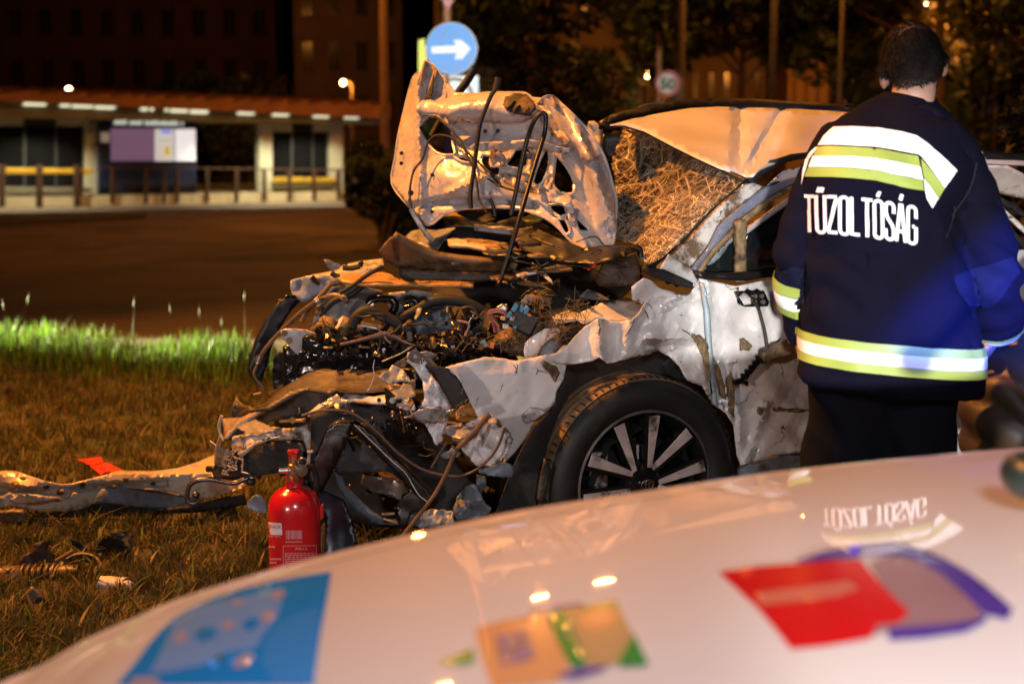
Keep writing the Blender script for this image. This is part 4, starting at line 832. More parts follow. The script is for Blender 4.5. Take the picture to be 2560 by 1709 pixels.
for k in (0, 1): MB().lathe([(.2, -.2), (.34, -.21), (.37, -.17), (.37, -.05), (.33, 0), (.24, 0), (.0, -.05)], carpt(-2.66, .1+1.65*k, .37), NN, 48).mk('rear_wheel', car, rubber)
MB().lathe([(.23, 0), (.36, 0), (.37, .05), (.37, .18), (.2, .2)], P(908, 1030, 5.8), (-.9, .45, 0), 40).mk('far_front_tyre', car, matt_black)
# ---- the folded bonnet, its underside towards the camera
hood_m = M('bonnet_paint', (.46, .43, .43), .27, var=.12, vs=6, bump=.3, bs=26, dirt=((.06, .04, .025), .33, 11), dirt2=((.33, .29, .27), .40, 4), coat=.5, scratch=((.10, .07, .045), .008, 6), dent=.5)
hood_dirty = M('bonnet_dirty', (.27, .22, .20), .4, var=.2, vs=8, bump=.35, bs=30, dirt=((.045, .028, .018), .46, 8), coat=.2)
hood_p = plane3((985, 460, 5.72), (1540, 600, 5.12), (1060, 160, 5.85))
def hood_x(x, y):
    X, Y = (x-900)*2.24, y*2.24
    e = .0007*max(0, 305-.05*(Y-400)-X)*1.6                                         # left flange folded back
    e += -.05*max(0, 1-abs(X-330-.02*(Y-600))/38)*(Y > 430)
    e -= .06*math.exp(-((X-560)/190)**2-((Y-1010)/130)**2)                          # bulged plate
    e += .05*max(0, 1-abs(Y-(1125+((X-640)/330)**2*30))/34)*(X < 1000)
    e -= .05*max(0, 1-abs((X-1290)-(Y-900)*.38)/46)*(Y > 600)
    e += .06*max(0, 1-abs((X-1195)-(Y-900)*.33)/60)*(Y > 820)
    e += .0009*max(0, X-1330)
    e -= .07*max(0, 1-abs((X-1040)-(Y-560)*.72)/70)*(Y < 900)
    e += .05*max(0, 1-abs(Y-745)/60)*(X > 500)*(X < 960)
    e -= .03*max(0, 1-abs((X-690)*.4+(Y-960)*.92-30)/24)*(X < 860)*(X > 480)
    return e
H_out = c2((360, 345), (410, 365), (438, 405), (475, 445), (530, 520), (560, 525), (640, 530), (720, 520), (780, 520), (860, 520), (930, 525), (975, 562), (1000, 578), (1030, 545), (1080, 540), (1120, 575), (1190, 640), (1260, 710), (1320, 790), (1365, 870), (1395, 960), (1420, 1050), (1436, 1120), (1432, 1230), (1425, 1330), (1410, 1390), (1426, 1412), (1370, 1442), (1320, 1446), (1240, 1395), (1170, 1340), (1110, 1275), (1040, 1222), (960, 1190), (880, 1170), (760, 1160), (640, 1165), (560, 1172), (470, 1202), (380, 1260), (280, 1160), (180, 1030), (198, 880), (215, 760), (240, 650), (262, 560), (300, 430), (338, 412))
H_holes = [c2((330, 715), (390, 655), (440, 665), (505, 725), (515, 800), (526, 862), (480, 866), (430, 850), (378, 798)),
           c2((530, 878), (590, 880), (622, 910), (570, 905)), c2((870, 842), (940, 832), (962, 870), (940, 930), (880, 940), (822, 925), (848, 880)),
           c2((690, 868), (728, 880), (735, 930), (782, 930), (772, 985), (722, 962), (682, 915)), c2((1010, 890), (1046, 836), (1060, 900), (1042, 980), (1002, 1035), (968, 1020)),
           c2((1100, 872), (1150, 930), (1192, 1010), (1190, 1078), (1122, 1076), (1084, 1030), (1090, 960)), c2((1062, 1150), (1140, 1148), (1156, 1200), (1120, 1212), (1075, 1182)),
           c2((1206, 1215), (1250, 1250), (1284, 1292), (1228, 1290)), c2((1105, 1232), (1150, 1232), (1175, 1290), (1150, 1310))]
hood = sheet('bonnet', car, H_out, hood_m, hood_p, H_holes, th=.006, step=7, amp=.022, sc=6.5, seed=80, extra=hood_x, sharp=55, rag=.6)
sheet('bonnet_skin', car, c2((372, 362), (430, 408), (520, 525), (640, 540), (780, 530), (930, 540), (1090, 555), (1190, 650), (1310, 790), (1385, 960), (1425, 1120), (1418, 1330), (1400, 1390), (1330, 1330), (1300, 1180), (1260, 1000), (1200, 860), (1110, 760), (1000, 690), (820, 690), (640, 680), (500, 640), (400, 520)), hood_m, lambda x, y: hood_p(x, y)+.10, step=12, amp=.02, seed=81, extra=hood_x)
edge = MB()                                                                # rolled hem round the panel and its openings
for lp, dd in [(H_out[:26], 0), (H_out[26:], 0)]: edge.tube(px3(lp, lambda x, y: hood_p(x, y)+hood_x(x, y)-.004), .0055, 6, 3)
edge.mk('bonnet_hem', car, hood_m)
for hl in H_holes:
    cx = sum(p[0] for p in hl)/len(hl); cy = sum(p[1] for p in hl)/len(hl)
    lp = [(cx+(x-cx)*1.07, cy+(y-cy)*1.07) for x, y in hl]
    MB().tube(px3(lp+[lp[0]], lambda x, y: hood_p(x, y)+hood_x(x, y)-.006), .006, 6, 3).mk('opening_flange', car, hood_m)
beam_x = lambda x, y: -.07*max(0, 1-((y*2.24-606)/80)**2)
sheet('bonnet_front_beam', car, c2((312, 600), (345, 565), (395, 560), (440, 577), (530, 532), (640, 530), (720, 520), (780, 520), (860, 520), (930, 525), (995, 592), (975, 640), (900, 682), (800, 690), (700, 683), (620, 692), (560, 668), (500, 692), (482, 652), (420, 640), (345, 648), (318, 628)), hood_m, lambda x, y: hood_p(x, y)-.03, step=7, amp=.035, sc=8, seed=82, extra=beam_x, sharp=50)
sheet('burnt_patch', car, c2((812, 545), (870, 525), (930, 530), (975, 575), (985, 610), (950, 650), (880, 640), (830, 620), (800, 590)), M('rust_soot', (.10, .06, .035), .7, var=.5, vs=16, bump=.8, dirt=((.01, .008, .006), .5, 14)), lambda x, y: hood_p(x, y)-.045, step=6, amp=.035, sc=8, seed=82, extra=beam_x, rag=1.5)
sheet('bonnet_brace', car, c2((588, 835), (650, 800), (760, 793), (850, 788), (950, 782), (1040, 798), (1110, 822), (1175, 826), (1172, 852), (1110, 856), (1050, 846), (960, 832), (850, 834), (790, 858), (745, 836), (700, 850), (640, 842)), hood_m, lambda x, y: hood_p(x, y)-.05-.0016*(372-y), step=6, amp=.03, sc=10, seed=84)
for i, pl in enumerate([c2((735, 835), (790, 850), (830, 900), (800, 930), (770, 905), (745, 930), (728, 880)), c2((930, 850), (965, 860), (960, 970), (915, 985), (905, 960), (935, 920)), c2((1055, 845), (1095, 870), (1085, 960), (1078, 1060), (1050, 1060), (1030, 1040), (1058, 960)), c2((1040, 1075), (1180, 1100), (1200, 1180), (1205, 1270), (1170, 1260), (1160, 1180), (1130, 1140), (1060, 1135)), c2((1000, 590), (1060, 600), (1120, 700), (1180, 790), (1150, 820), (1080, 740), (1010, 680)), c2((800, 960), (880, 1000), (1000, 1060), (1010, 1090), (900, 1070), (800, 1010))]):
    sheet('torn_rib', car, pl, [hood_dirty, grey_paint, hood_m, hood_m, hood_dirty, hood_dirty][i], lambda x, y: hood_p(x, y)-.055, step=6, amp=.05, sc=11, seed=85+i, sharp=60)
sheet('bonnet_ridge_patch', car, c2((1005, 575), (1035, 545), (1080, 542), (1105, 590), (1085, 640), (1040, 620)), hood_dirty, lambda x, y: hood_p(x, y)-.04, step=6, amp=.04, sc=12, seed=92)
sheet('bonnet_corner_tip', car, c2((345, 410), (362, 342), (412, 364), (436, 404), (402, 470), (365, 560), (322, 558), (330, 500)), M('tip_paint', (.40, .32, .28), .4, var=.2, bump=.3, dirt=((.06, .035, .02), .43, 10)), lambda x, y: hood_p(x, y)-.04, step=6, amp=.02, sc=9, seed=93, extra=lambda x, y: .07*max(0, 1-abs(x*1-(1070-.25*(y-190)))/16))
sheet('corner_gap', car, c2((414, 410), (410, 520), (388, 556), (366, 560), (398, 470)), matt_black, lambda x, y: hood_p(x, y)-.055, step=6, amp=.01, seed=94)
mb = MB()
for x, y in [(233, 858), (582, 640), (232, 915), (405, 980), (700, 735), (772, 733), (404, 1185), (895, 615), (620, 575)]: mb.lathe([(0, 0), (.008, 0), (.008, .004), (0, .004)], P(*c2((x, y))[0], hood_p(900+x/2.24, y/2.24)+hood_x(900+x/2.24, y/2.24)-.025), (0, -1, 0), 10)
props(mb.mk('bonnet_holes', car, matt_black, smooth=False), kind='stuff')
tube('gas_strut', car, px3(c2((772, 438), (765, 490), (735, 535), (700, 620), (672, 700), (652, 830), (636, 960), (620, 1080), (622, 1165)), lambda x, y: hood_p(x, y)-.17), .0085, black_plastic)
tube('gas_strut', car, px3(c2((845, 1205), (872, 1080), (908, 900), (940, 770), (975, 680), (1012, 636), (1040, 650), (1035, 740), (1006, 840), (968, 965), (938, 1070), (900, 1200), (862, 1330), (790, 1560), (770, 1600)), [5.22, 5.22, 5.22, 5.22, 5.2, 5.2, 5.2, 5.2, 5.17, 5.12, 5.08, 5.03, 5.0, 4.97, 4.95]), .0085, black_plastic)
tube('bent_rod', car, px3(c2((640, 385), (590, 470), (520, 560), (405, 765)), 6.1), .017, matt_black, n=2)
tube('wiring_loom', car, px3(c2((420, 650), (480, 700), (560, 780), (600, 870), (640, 960), (660, 1060), (668, 1120), (710, 1190)), lambda x, y: hood_p(x, y)-.09), .0045, matt_black)
tube('wiring_loom', car, px3(c2((290, 1170), (278, 1080), (300, 960), (350, 890), (380, 800), (430, 758), (510, 770), (560, 810), (640, 890), (720, 960), (760, 1010), (800, 1048), (920, 1080)), lambda x, y: hood_p(x, y)-.085), .0045, matt_black)
tube('loom_tie', car, px3(c2((700, 960), (740, 970), (770, 1000), (790, 1045), (760, 1030), (715, 1000)), lambda x, y: hood_p(x, y)-.1), .004, matt_black)
MB().ball(P(*c2((284, 1080))[0], 5.6), .012, 8, 6).mk('loom_clip', car, matt_black)
tube('hood_stay', car, px3(c2((285, 1170), (330, 1250), (380, 1320), (410, 1350)), 5.55), .010, dirty_paint)
tube('strut_stub', car, px3(c2((728, 1110), (745, 1150), (758, 1210)), 5.3), .007, black_plastic); tube('strut_stub', car, px3(c2((760, 500), (770, 455), (775, 435)), 5.45), .012, brown_dark)
# ---- under the bonnet: bulkhead, cowl and engine
cow = lambda o, k=.0035, y0=620: (lambda x, y: 5.42+o-(x-1000)*.0008+k*(y0-y))
sheet('bulkhead', car, [(1120, 590), (1160, 550), (1330, 560), (1500, 640), (1610, 690), (1500, 800), (1200, 850), (1080, 760), (1080, 650)], matt_black, cow(.45, .001), step=20, amp=.04, seed=100)
sheet('wiper_cowl', car, c2((455, 1220), (520, 1190), (600, 1200), (660, 1235), (760, 1250), (860, 1215), (950, 1225), (1040, 1260), (1150, 1330), (1250, 1400), (1120, 1400), (960, 1340), (800, 1300), (640, 1270), (520, 1265)), M('olive_trim', (.20, .15, .06), .5, var=.4, vs=14, bump=.4, dirt=((.03, .02, .012), .46, 9)), cow(.22, .004), step=8, amp=.05, sc=8, seed=101)
sheet('cowl_opening', car, c2((545, 1195), (620, 1168), (720, 1180), (760, 1225), (700, 1250), (620, 1232)), matt_black, cow(.15), amp=.02, seed=102, step=8)
sheet('yellow_trim', car, c2((900, 1225), (960, 1200), (1030, 1225), (1000, 1240), (930, 1240)), M('yellow_lining', (.40, .28, .04), .6, var=.3), cow(.1), amp=.01, seed=103, step=7)
sheet('far_wing_inner', car, c2((250, 1330), (290, 1295), (350, 1285), (430, 1290), (520, 1275), (580, 1290), (540, 1330), (470, 1350), (440, 1390), (380, 1390), (320, 1370)), grey_paint, cow(.40), step=8, amp=.02, seed=104)
sheet('cowl_bar', car, c2((490, 1350), (520, 1335), (640, 1365), (820, 1388), (830, 1410), (745, 1424), (700, 1402), (600, 1382), (505, 1378)), M('cream_bar', (.52, .38, .26), .45, dirt=(MUD, .36, 12)), cow(.10, .006), step=7, amp=.015, seed=105, th=.012)
sheet('cowl_bar', car, c2((640, 1262), (760, 1275), (860, 1280), (865, 1312), (760, 1300), (640, 1285)), M('lilac_bar', (.36, .34, .36), .35, dirt=(MUD, .34, 12)), cow(.2, .004), step=7, amp=.012, seed=106, th=.012)
sheet('mud_ledge', car, c2((520, 1330), (600, 1330), (830, 1362), (840, 1392), (700, 1372), (560, 1355)), mud_gold, cow(.12, .005), step=6, amp=.02, sc=12, seed=107, rag=1.5)
sheet('scuttle_panel', car, c2((840, 1290), (960, 1270), (1100, 1330), (1250, 1390), (1440, 1370), (1560, 1385), (1480, 1440), (1300, 1480), (1100, 1460), (900, 1400)), black_plastic, cow(.04, .004), step=10, amp=.05, sc=7, seed=108)
sheet('scuttle_box', car, c2((1320, 1560), (1360, 1470), (1440, 1430), (1540, 1420), (1570, 1500), (1560, 1600), (1340, 1600)), brown_dark, lambda x, y: 5.08, step=10, amp=.03, seed=109, th=.02)
tube('scuttle_edge', car, px3(c2((1250, 1500), (1360, 1455), (1450, 1420), (1555, 1388), (1572, 1440)), 5.04), .012, black_plastic)
# brown cowl tray with its end box
tray = sheet('cowl_tray', car, c4((1060, 160), (1085, 125), (1180, 178), (1290, 232), (1380, 266), (1500, 285), (1680, 303), (1840, 322), (1935, 355), (1850, 376), (1650, 376), (1500, 370), (1280, 360), (1180, 335), (1100, 320)), tan_plastic, lambda x, y: 5.40-(x-1000)*.0006-.002*(640-y), step=8, amp=.012, seed=110, th=.025)
sheet('tray_floor', car, c4((975, 245), (1060, 150), (1062, 170), (1100, 310), (1180, 340), (1300, 365), (1120, 360), (1020, 310)), tan_plastic, lambda x, y: 5.36-.003*(640-y), step=7, amp=.02, seed=111, th=.012)
sheet('tray_end', car, c4((970, 240), (1010, 190), (1062, 148), (1075, 180), (1030, 225), (990, 262)), brown_dark, lambda x, y: 5.34, step=7, amp=.01, seed=112, th=.03)
for x, y in ((1045, 175), (1000, 215)): MB().lathe([(0, 0), (.012, 0), (.012, .01), (0, .01)], P(*c4((x, y))[0], 5.32), (0, -1, 0), 10).mk('tray_hole', car, matt_black, smooth=False)
sheet('tray_label', car, c4((1478, 325), (1560, 330), (1562, 372), (1480, 368)), matt_black, lambda x, y: 5.27, amp=0, step=9)
sheet('tray_recess', car, c4((1110, 370), (1300, 385), (1500, 378), (1660, 382), (1830, 388), (1830, 440), (1640, 462), (1130, 452)), brown_dark, lambda x, y: 5.42, step=9, amp=.02, seed=113)
sheet('tray_lip', car, c4((680, 440), (760, 415), (900, 410), (1000, 398), (1095, 428), (1130, 455), (1400, 462), (1640, 468), (1632, 496), (1400, 492), (1100, 486), (860, 486), (720, 465)), M('golden_lip', (.34, .19, .06), .42, var=.3, vs=16, bump=.4, dirt=((.03, .02, .01), .42, 12)), lambda x, y: 5.24+.004*(712-y), step=7, amp=.02, sc=9, seed=114, th=.01)
sheet('clutter_plate', car, c4((1880, 430), (1960, 440), (2050, 480), (2240, 440), (2240, 560), (2050, 545), (1900, 500)), black_plastic, lambda x, y: 5.0+.003*(712-y), step=9, amp=.05, sc=9, seed=115)
for i in range(16):                                                     # torn strips of trim and insulation lying across the scuttle
    rr = random.Random(200+i); x, y = rr.uniform(1245, 1440), rr.uniform(600, 712); an = rr.gauss(.15, .3); L_ = rr.uniform(14, 46); wd = rr.uniform(2.5, 7)
    dx, dy = math.cos(an)*L_, math.sin(an)*L_
    sheet('trim_strip', car, [(x-dx, y-dy-wd*.4), (x, y-wd-3), (x+dx, y+dy-wd), (x+dx*1.05, y+dy+wd*.5), (x, y+wd), (x-dx*.9, y-dy+wd)], rr.choice([tan_plastic, black_plastic, brown_dark, tan_plastic, dirty_paint, matt_black]), (lambda o, yy: (lambda a, b: 5.0+o+.004*(yy-b)+.0004*(1300-a)))(rr.uniform(-.05, .12), y), step=8, amp=.03, sc=9, seed=200+i, th=.006)
for i in range(7):
    rr = random.Random(240+i); x, y = rr.uniform(1180, 1480), rr.uniform(600, 690)
    tube('loose_wire', car, px3([(x, y), (x+rr.uniform(15, 50), y+rr.uniform(-24, 8)), (x+rr.uniform(50, 90), y+rr.uniform(-10, 26)), (x+rr.uniform(90, 150), y+rr.uniform(0, 40))], 4.96+.1*rr.random()), rr.uniform(.0018, .004), rr.choice([matt_black, dark_metal, brown_dark]), 6)
tube('red_hose', car, px3(c2((868, 1350), (890, 1340), (908, 1360), (905, 1395), (885, 1400), (868, 1380)), 5.2), .004, wire_red)
sheet('red_tab', car, c2((1265, 1505), (1320, 1475), (1332, 1485), (1280, 1515)), M('red_plastic', (.5, .05, .03), .4), lambda x, y: 5.0, amp=0, step=8)
# far wing, bumper arc, pipe
sheet('far_wing', car, c4((355, 450), (382, 440), (500, 414), (640, 388), (720, 345), (860, 315), (1000, 300), (1006, 350), (930, 376), (870, 402), (800, 412), (720, 432), (655, 472), (600, 520), (540, 560), (470, 602), (430, 602), (370, 562), (352, 500)), M('wing_blue_grey', (.36, .37, .40), .34, var=.15, bump=.15, dirt=((.05, .035, .025), .40, 8), coat=.3), lambda x, y: 5.95+.006*(690-y)*(y < 690), step=8, amp=.03, sc=6, seed=120)
sheet('wing_shard', car, c4((585, 303), (622, 305), (712, 345), (690, 372), (640, 388), (605, 345)), grey_paint, 5.97, step=7, amp=.01, seed=121)
tb = MB()
for a_, b_ in [((500, 425), (560, 470)), ((640, 395), (700, 425)), ((720, 360), (840, 350)), ((840, 320), (860, 345)), ((880, 380), (920, 400))]: tb.tube(px3(c4(a_, ((a_[0]+b_[0])/2, (a_[1]+b_[1])/2+8), b_), 5.88), .012, 5)
props(tb.mk('wing_grime', car, matt_black), kind='stuff')
sheet('wing_cap_end', car, c4((355, 455), (385, 445), (392, 490), (372, 530), (355, 500)), white_paint, 5.9, amp=.01, seed=122, step=7)
sheet('wing_bracket', car, c4((600, 462), (660, 440), (720, 415), (860, 400), (900, 370), (930, 376), (880, 410), (760, 440), (700, 470), (610, 480)), dirty_paint, 5.8, amp=.03, seed=123, step=7)
sheet('bumper_arc', car, c4((350, 552), (262, 608), (180, 715), (110, 870), (58, 1040), (58, 1090), (95, 1142), (150, 1152), (186, 1040), (206, 950), (232, 880), (290, 762), (360, 655), (420, 590)), black_plastic, lambda x, y: 5.62+.0006*(x-620), step=10, amp=.02, sc=3, seed=124, th=.03, sharp=0)
tube('coolant_pipe', car, px3(c4((735, 585), (700, 562), (655, 558), (600, 570), (545, 592), (450, 655), (350, 745), (250, 845), (172, 940), (140, 990)), [5.25, 5.3, 5.32, 5.34, 5.36, 5.4, 5.42, 5.44, 5.46, 5.48]), lambda t: .0115 if t < .3 else .0085, M('pipe_metal', (.30, .24, .18), .3, .6, var=.3, vs=20, dirt=(MUD, .42, 14)), 12)
tube('pipe_end', car, px3(c4((140, 985), (118, 1050), (98, 1105), (130, 1165), (165, 1205), (150, 1238), (95, 1252)), 5.48), .006, tan_plastic, 10)
for x, y, r_ in ((135, 995, .013), (128, 1018, .012), (545, 590, .014), (730, 580, .015), (722, 566, .015)): MB().lathe([(r_*.7, -.008), (r_, -.008), (r_, .008), (r_*.7, .008)], P(*c4((x, y))[0], 5.44 if x < 300 else 5.3), (.7, 0, .5) if x > 300 else (.35, 0, .9), 14).mk('pipe_clamp', car, bare_metal)
sheet('headlamp_plate', car, c4((285, 800), (325, 785), (450, 795), (530, 822), (552, 872), (524, 960), (482, 992), (420, 982), (372, 942), (300, 852)), M('plate_grey', (.44, .42, .41), .4, var=.1, bump=.15, dirt=((.08, .06, .05), .37, 14)), lambda x, y: 5.25, step=8, amp=.02, sc=5, seed=125, th=.012)
for x, y in ((312, 818), (345, 870)): MB().lathe([(.0, 0), (.012, 0), (.013, -.012), (.0, -.012)], P(*c4((x, y))[0], 5.235), (0, -1, 0), 12).mk('plate_bolt', car, tan_plastic)
sheet('lamp_bracket', car, c4((345, 1020), (460, 1000), (455, 1110), (430, 1140), (330, 1130), (330, 1060)), dirty_paint, lambda x, y: 5.5, step=8, amp=.05, sc=10, seed=126)
sheet('lamp_housing', car, c4((240, 980), (330, 920), (420, 960), (520, 1000), (500, 1120), (420, 1160), (320, 1200), (235, 1210), (228, 1080)), black_plastic, lambda x, y: 5.6, step=10, amp=.04, seed=127)
# strut towers and inner wings
sheet('inner_wing', car, c4((500, 790), (540, 622), (640, 500), (800, 478), (1000, 522), (1010, 604), (855, 640), (800, 760), (700, 792)), grey_paint, lambda x, y: 5.55, step=9, amp=.035, sc=5, seed=128)
sheet('inner_wing', car, c4((1000, 540), (1240, 520), (1480, 560), (1500, 640), (1330, 640), (1150, 700), (1050, 660)), grey_paint, lambda x, y: 5.6, step=9, amp=.03, sc=5, seed=129)
twr = sheet('strut_tower', car, c4((1140, 722), (1180, 690), (1250, 660), (1330, 642), (1480, 642), (1502, 760), (1482, 865), (1340, 875), (1200, 852), (1142, 800)), M('shaded_blue', (.10, .125, .15), .45, var=.15, bump=.2, dirt=((.03, .025, .02), .36, 12)), lambda x, y: 5.35, step=9, amp=.015, sc=5, seed=130, th=.02)  # bluish shade on white metal put into this colour
for r_ in (.055, .03): MB().tube([P(*c4((1375, 700))[0], 5.325)+Vector((math.cos(t)*r_, 0, math.sin(t)*r_*.7)) for t in [6.2832*k/24 for k in range(25)]], .004, 6, 1, False).mk('tower_ring', car, bpy.data.materials['shaded_blue'])
for x, y in ((1330, 715), (1420, 690), (1465, 815), (1150, 745)): MB().lathe([(0, 0), (.012, 0), (.012, -.008), (0, -.008)], P(*c4((x, y))[0], 5.32), (0, -1, 0), 8).mk('tower_bolt', car, matt_black)
def hose(pts, d, r, m=gloss_black): return tube('hose', car, px3(c4(*pts), d), r, m, 10)
hose([(1100, 725), (1180, 690), (1250, 650), (1330, 605), (1400, 590), (1500, 590), (1620, 620), (1700, 660)], 5.22, .020, matt_black)
hose([(790, 780), (810, 720), (850, 680), (910, 662), (980, 690), (1060, 730), (1120, 760)], 5.2, .022, matt_black)
hose([(900, 620), (930, 590), (1000, 582), (1070, 590), (1085, 640), (1060, 680)], 5.3, .016)
hose([(1160, 600), (1200, 585), (1235, 600), (1230, 640), (1180, 655), (1165, 625)], 5.25, .012)
hose([(1640, 690), (1600, 760), (1580, 850), (1600, 900)], 5.1, .018)
hose([(1550, 920), (1590, 880), (1650, 865), (1700, 880)], 4.98, .012, matt_black)
hose([(640, 470), (560, 560), (480, 650), (430, 740)], 5.45, .009, tan_plastic)
hose([(880, 470), (820, 520), (760, 560), (650, 600), (560, 700)], 5.3, .011, matt_black)
hose([(1000, 350), (880, 420), (800, 480), (700, 540)], 5.25, .008, matt_black)
hose([(900, 650), (940, 615)], 5.2, .008, bare_metal)
for x0, y0, x1, y1, r_, m_ in ((850, 765, 985, 790, .014, bare_metal), (820, 780, 900, 800, .012, tan_plastic), (1500, 890, 1545, 950, .016, tan_plastic), (1810, 640, 1870, 625, .006, bare_metal), (560, 920, 700, 915, .010, tan_plastic)):
    tube('metal_fitting', car, px3(c4((x0, y0), (x1, y1)), 5.12), r_, m_, 12, 1)
sheet('reservoir', car, c4((1560, 700), (1640, 690), (1700, 720), (1700, 840), (1640, 880), (1570, 870)), M('reservoir_smoke', (.03, .035, .04), .12, var=.5, bump=.3, bs=20), lambda x, y: 5.15, step=9, amp=.02, seed=131, th=.06)
sheet('tube_cap', car, c4((1790, 640), (1840, 610), (1880, 640), (1860, 690), (1800, 690)), bare_metal, 5.1, amp=.01, seed=132, step=8)
# engine: rounded black castings with glossy ribs
eng = MB()
eng.tube(px3(c4((520, 1000), (600, 975), (760, 960), (950, 955), (1150, 960), (1320, 975)), 5.12), .060, 14, 4)
for i in range(9):
    x = 560+88*i; eng.tube(px3(c4((x-14, 890), (x+10, 905), (x+22, 960), (x+14, 1030), (x-6, 1090)), [5.22, 5.08, 5.02, 5.04, 5.1]), .021, 12, 4); eng.box(P(*c4((x+6, 1072))[0], 5.06), (.05, .05, .03))
for x, y, w_, h_ in ((600, 900, .16, .05), (820, 935, .10, .06), (1080, 905, .14, .06), (1000, 1060, .2, .05), (1260, 1010, .15, .08), (720, 1075, .22, .05)): eng.box(P(*c4((x, y))[0], 5.08), (w_, .12, h_), Matrix.Rotation(.15, 3, 'Y'))
eng.box(P(*c4((900, 1040))[0], 5.35), (.62, .2, .16)); eng.tube(px3(c4((820, 880), (900, 870), (1000, 890), (1120, 920)), 5.12), .034, 12, 4)
eo = eng.mk('engine_block', car, gloss_black); fuse(eo, .0075, 2)
for v in eo.data.vertices: v.co += v.normal*(noise.noise(v.co*34)*.006+noise.noise(v.co*90)*.0025)
for x, y, w_, h_, a_, m_ in ((960, 965, .030, .018, .3, M('brass_cap', (.42, .24, .08), .3, .7)), (870, 915, .04, .008, .1, tan_plastic), (620, 918, .035, .006, 0, bare_metal), (1290, 870, .02, .012, .4, tan_plastic), (1420, 890, .015, .02, .2, bare_metal), (735, 885, .03, .008, .2, tan_plastic)):
    bevel(MB().box(P(*c4((x, y))[0], 4.97), (w_, .02, h_), Matrix.Rotation(a_, 3, 'Y')).mk('engine_cap', car, m_), .003)
sheet('bay_backing', car, c4((440, 1000), (560, 880), (700, 800), (1100, 800), (1500, 820), (1900, 880), (1950, 1020), (1400, 1060), (1100, 1120), (600, 1150)), matt_black, 5.45, step=20, amp=.05, seed=98)
rub = MB()
for i in range(300):                                                        # crushed bits, clips and broken castings down in the bay
    x, y = rr.gauss(1400, 170), rr.gauss(915, 50)
    if not (560 < x < 1780 and 800 < y < 1050): continue
    c = P(*c4((x, y))[0], 4.93+rr.uniform(0, .15)); s = rr.uniform(.004, .017)
    m3 = Matrix.Rotation(rr.uniform(0, 6), 3, Vector((rr.gauss(0, 1), rr.gauss(0, 1), rr.gauss(0, 1))).normalized()); rub.box(c, (s*rr.uniform(.6, 2.6), s, s*rr.uniform(.5, 1.5)), m3)
props(rub.mk('engine_rubble', car, [dark_metal], smooth=False), kind='stuff')
rub2 = MB()
for i in range(260):
    x, y = rr.uniform(540, 1800), rr.gauss(900, 60); c = P(*c4((x, y))[0], 4.94+rr.uniform(0, .2)); s = rr.uniform(.006, .022)
    m3 = Matrix.Rotation(rr.uniform(0, 6), 3, Vector((rr.gauss(0, 1), rr.gauss(0, 1), rr.gauss(0, 1))).normalized()); rub2.box(c, (s*rr.uniform(.6, 2.6), s, s*rr.uniform(.5, 1.5)), m3)
props(rub2.mk('engine_scrap', car, gloss_black, smooth=False), kind='stuff')
for i in range(12):                                                         # pink and brown wire bundle
    rr = random.Random(300+i); o = rr.uniform(-16, 16)
    tube('harness_wire', car, px3(c4((700, 900+o*.6), (800, 880+o*.6), (940, 845+o), (1010, 830+o*1.3), (1080, 850+o), (1150, 885+o*.5), (1215+rr.uniform(-8, 8), 905)), 4.92+rr.uniform(-.02, .02)), .0022, rr.choice([wire_pink, brown_dark, wire_pink]), 5, 4)
for i in range(9):
    rr = random.Random(330+i); o = rr.uniform(-20, 20)
    tube('harness_wire', car, px3(c4((1800+o, 815), (1790+o, 760), (1760+o*.5, 720+o*.5), (1735, 700+o*.8), (1760, 670+o*.7), (1830, 665+o*.5), (1870, 700+o)), 4.82+rr.uniform(-.03, .02)), .0022, rr.choice([wire_red, wire_pink, conn_white, wire_red]), 5, 4)
tube('loose_wire', car, px3(c4((995, 1018), (1060, 990), (1130, 960), (1205, 912)), 4.85), .003, grey_paint, 6); tube('loose_wire', car, px3(c4((942, 1005), (932, 1060), (940, 1110), (918, 1180), (890, 1225)), 4.5), .0013, conn_white, 5)
fb = MB().box(P(*c4((1980, 720))[0], 4.85), (.10, .10, .08), Matrix.Rotation(.5, 3, 'Y')).mk('fuse_box', car, black_plastic); bevel(fb, .008)
for x, y, wx, wz, an, m_ in [(1925, 640, 26, 66, .55, conn_blue), (1975, 645, 26, 60, .45, conn_blue), (2005, 660, 24, 62, .5, conn_blue), (1885, 690, 18, 50, .55, conn_blue), (2025, 690, 30, 24, .5, conn_orange), (1840, 715, 30, 26, .3, M('beige_connector', (.45, .33, .2), .5)), (1905, 715, 30, 34, .2, conn_white), (1860, 770, 40, 36, .1, conn_white), (1925, 775, 20, 26, .4, conn_blue), (1990, 600, 40, 30, .5, grey_paint), (2020, 570, 50, 26, .5, grey_paint), (1765, 905, 26, 40, .2, conn_orange), (2000, 640, 18, 40, .5, conn_white)]:
    bevel(MB().box(P(*c4((x, y))[0], 4.78), (wx*.0004+.004, .025, wz*.00042), Matrix.Rotation(an, 3, 'Y')).mk('connector', car, m_, smooth=False), .002)
st = MB()
def straw(n, cx, cy, sx, sy, d, L0=.05, mb=None):
    for i in range(n):
        c = P(*c4((rr.gauss(cx, sx), rr.gauss(cy, sy)))[0], d+rr.uniform(-.03, .03)); a = Vector((rr.gauss(0, 1), rr.gauss(0, .6), rr.gauss(0, .8))).normalized()*L0*rr.uniform(.4, 1.2)
        mb.tube([c-a, c+Vector((0, 0, .004)), c+a], .0011, 3, 1, False)
rr = random.Random(77)
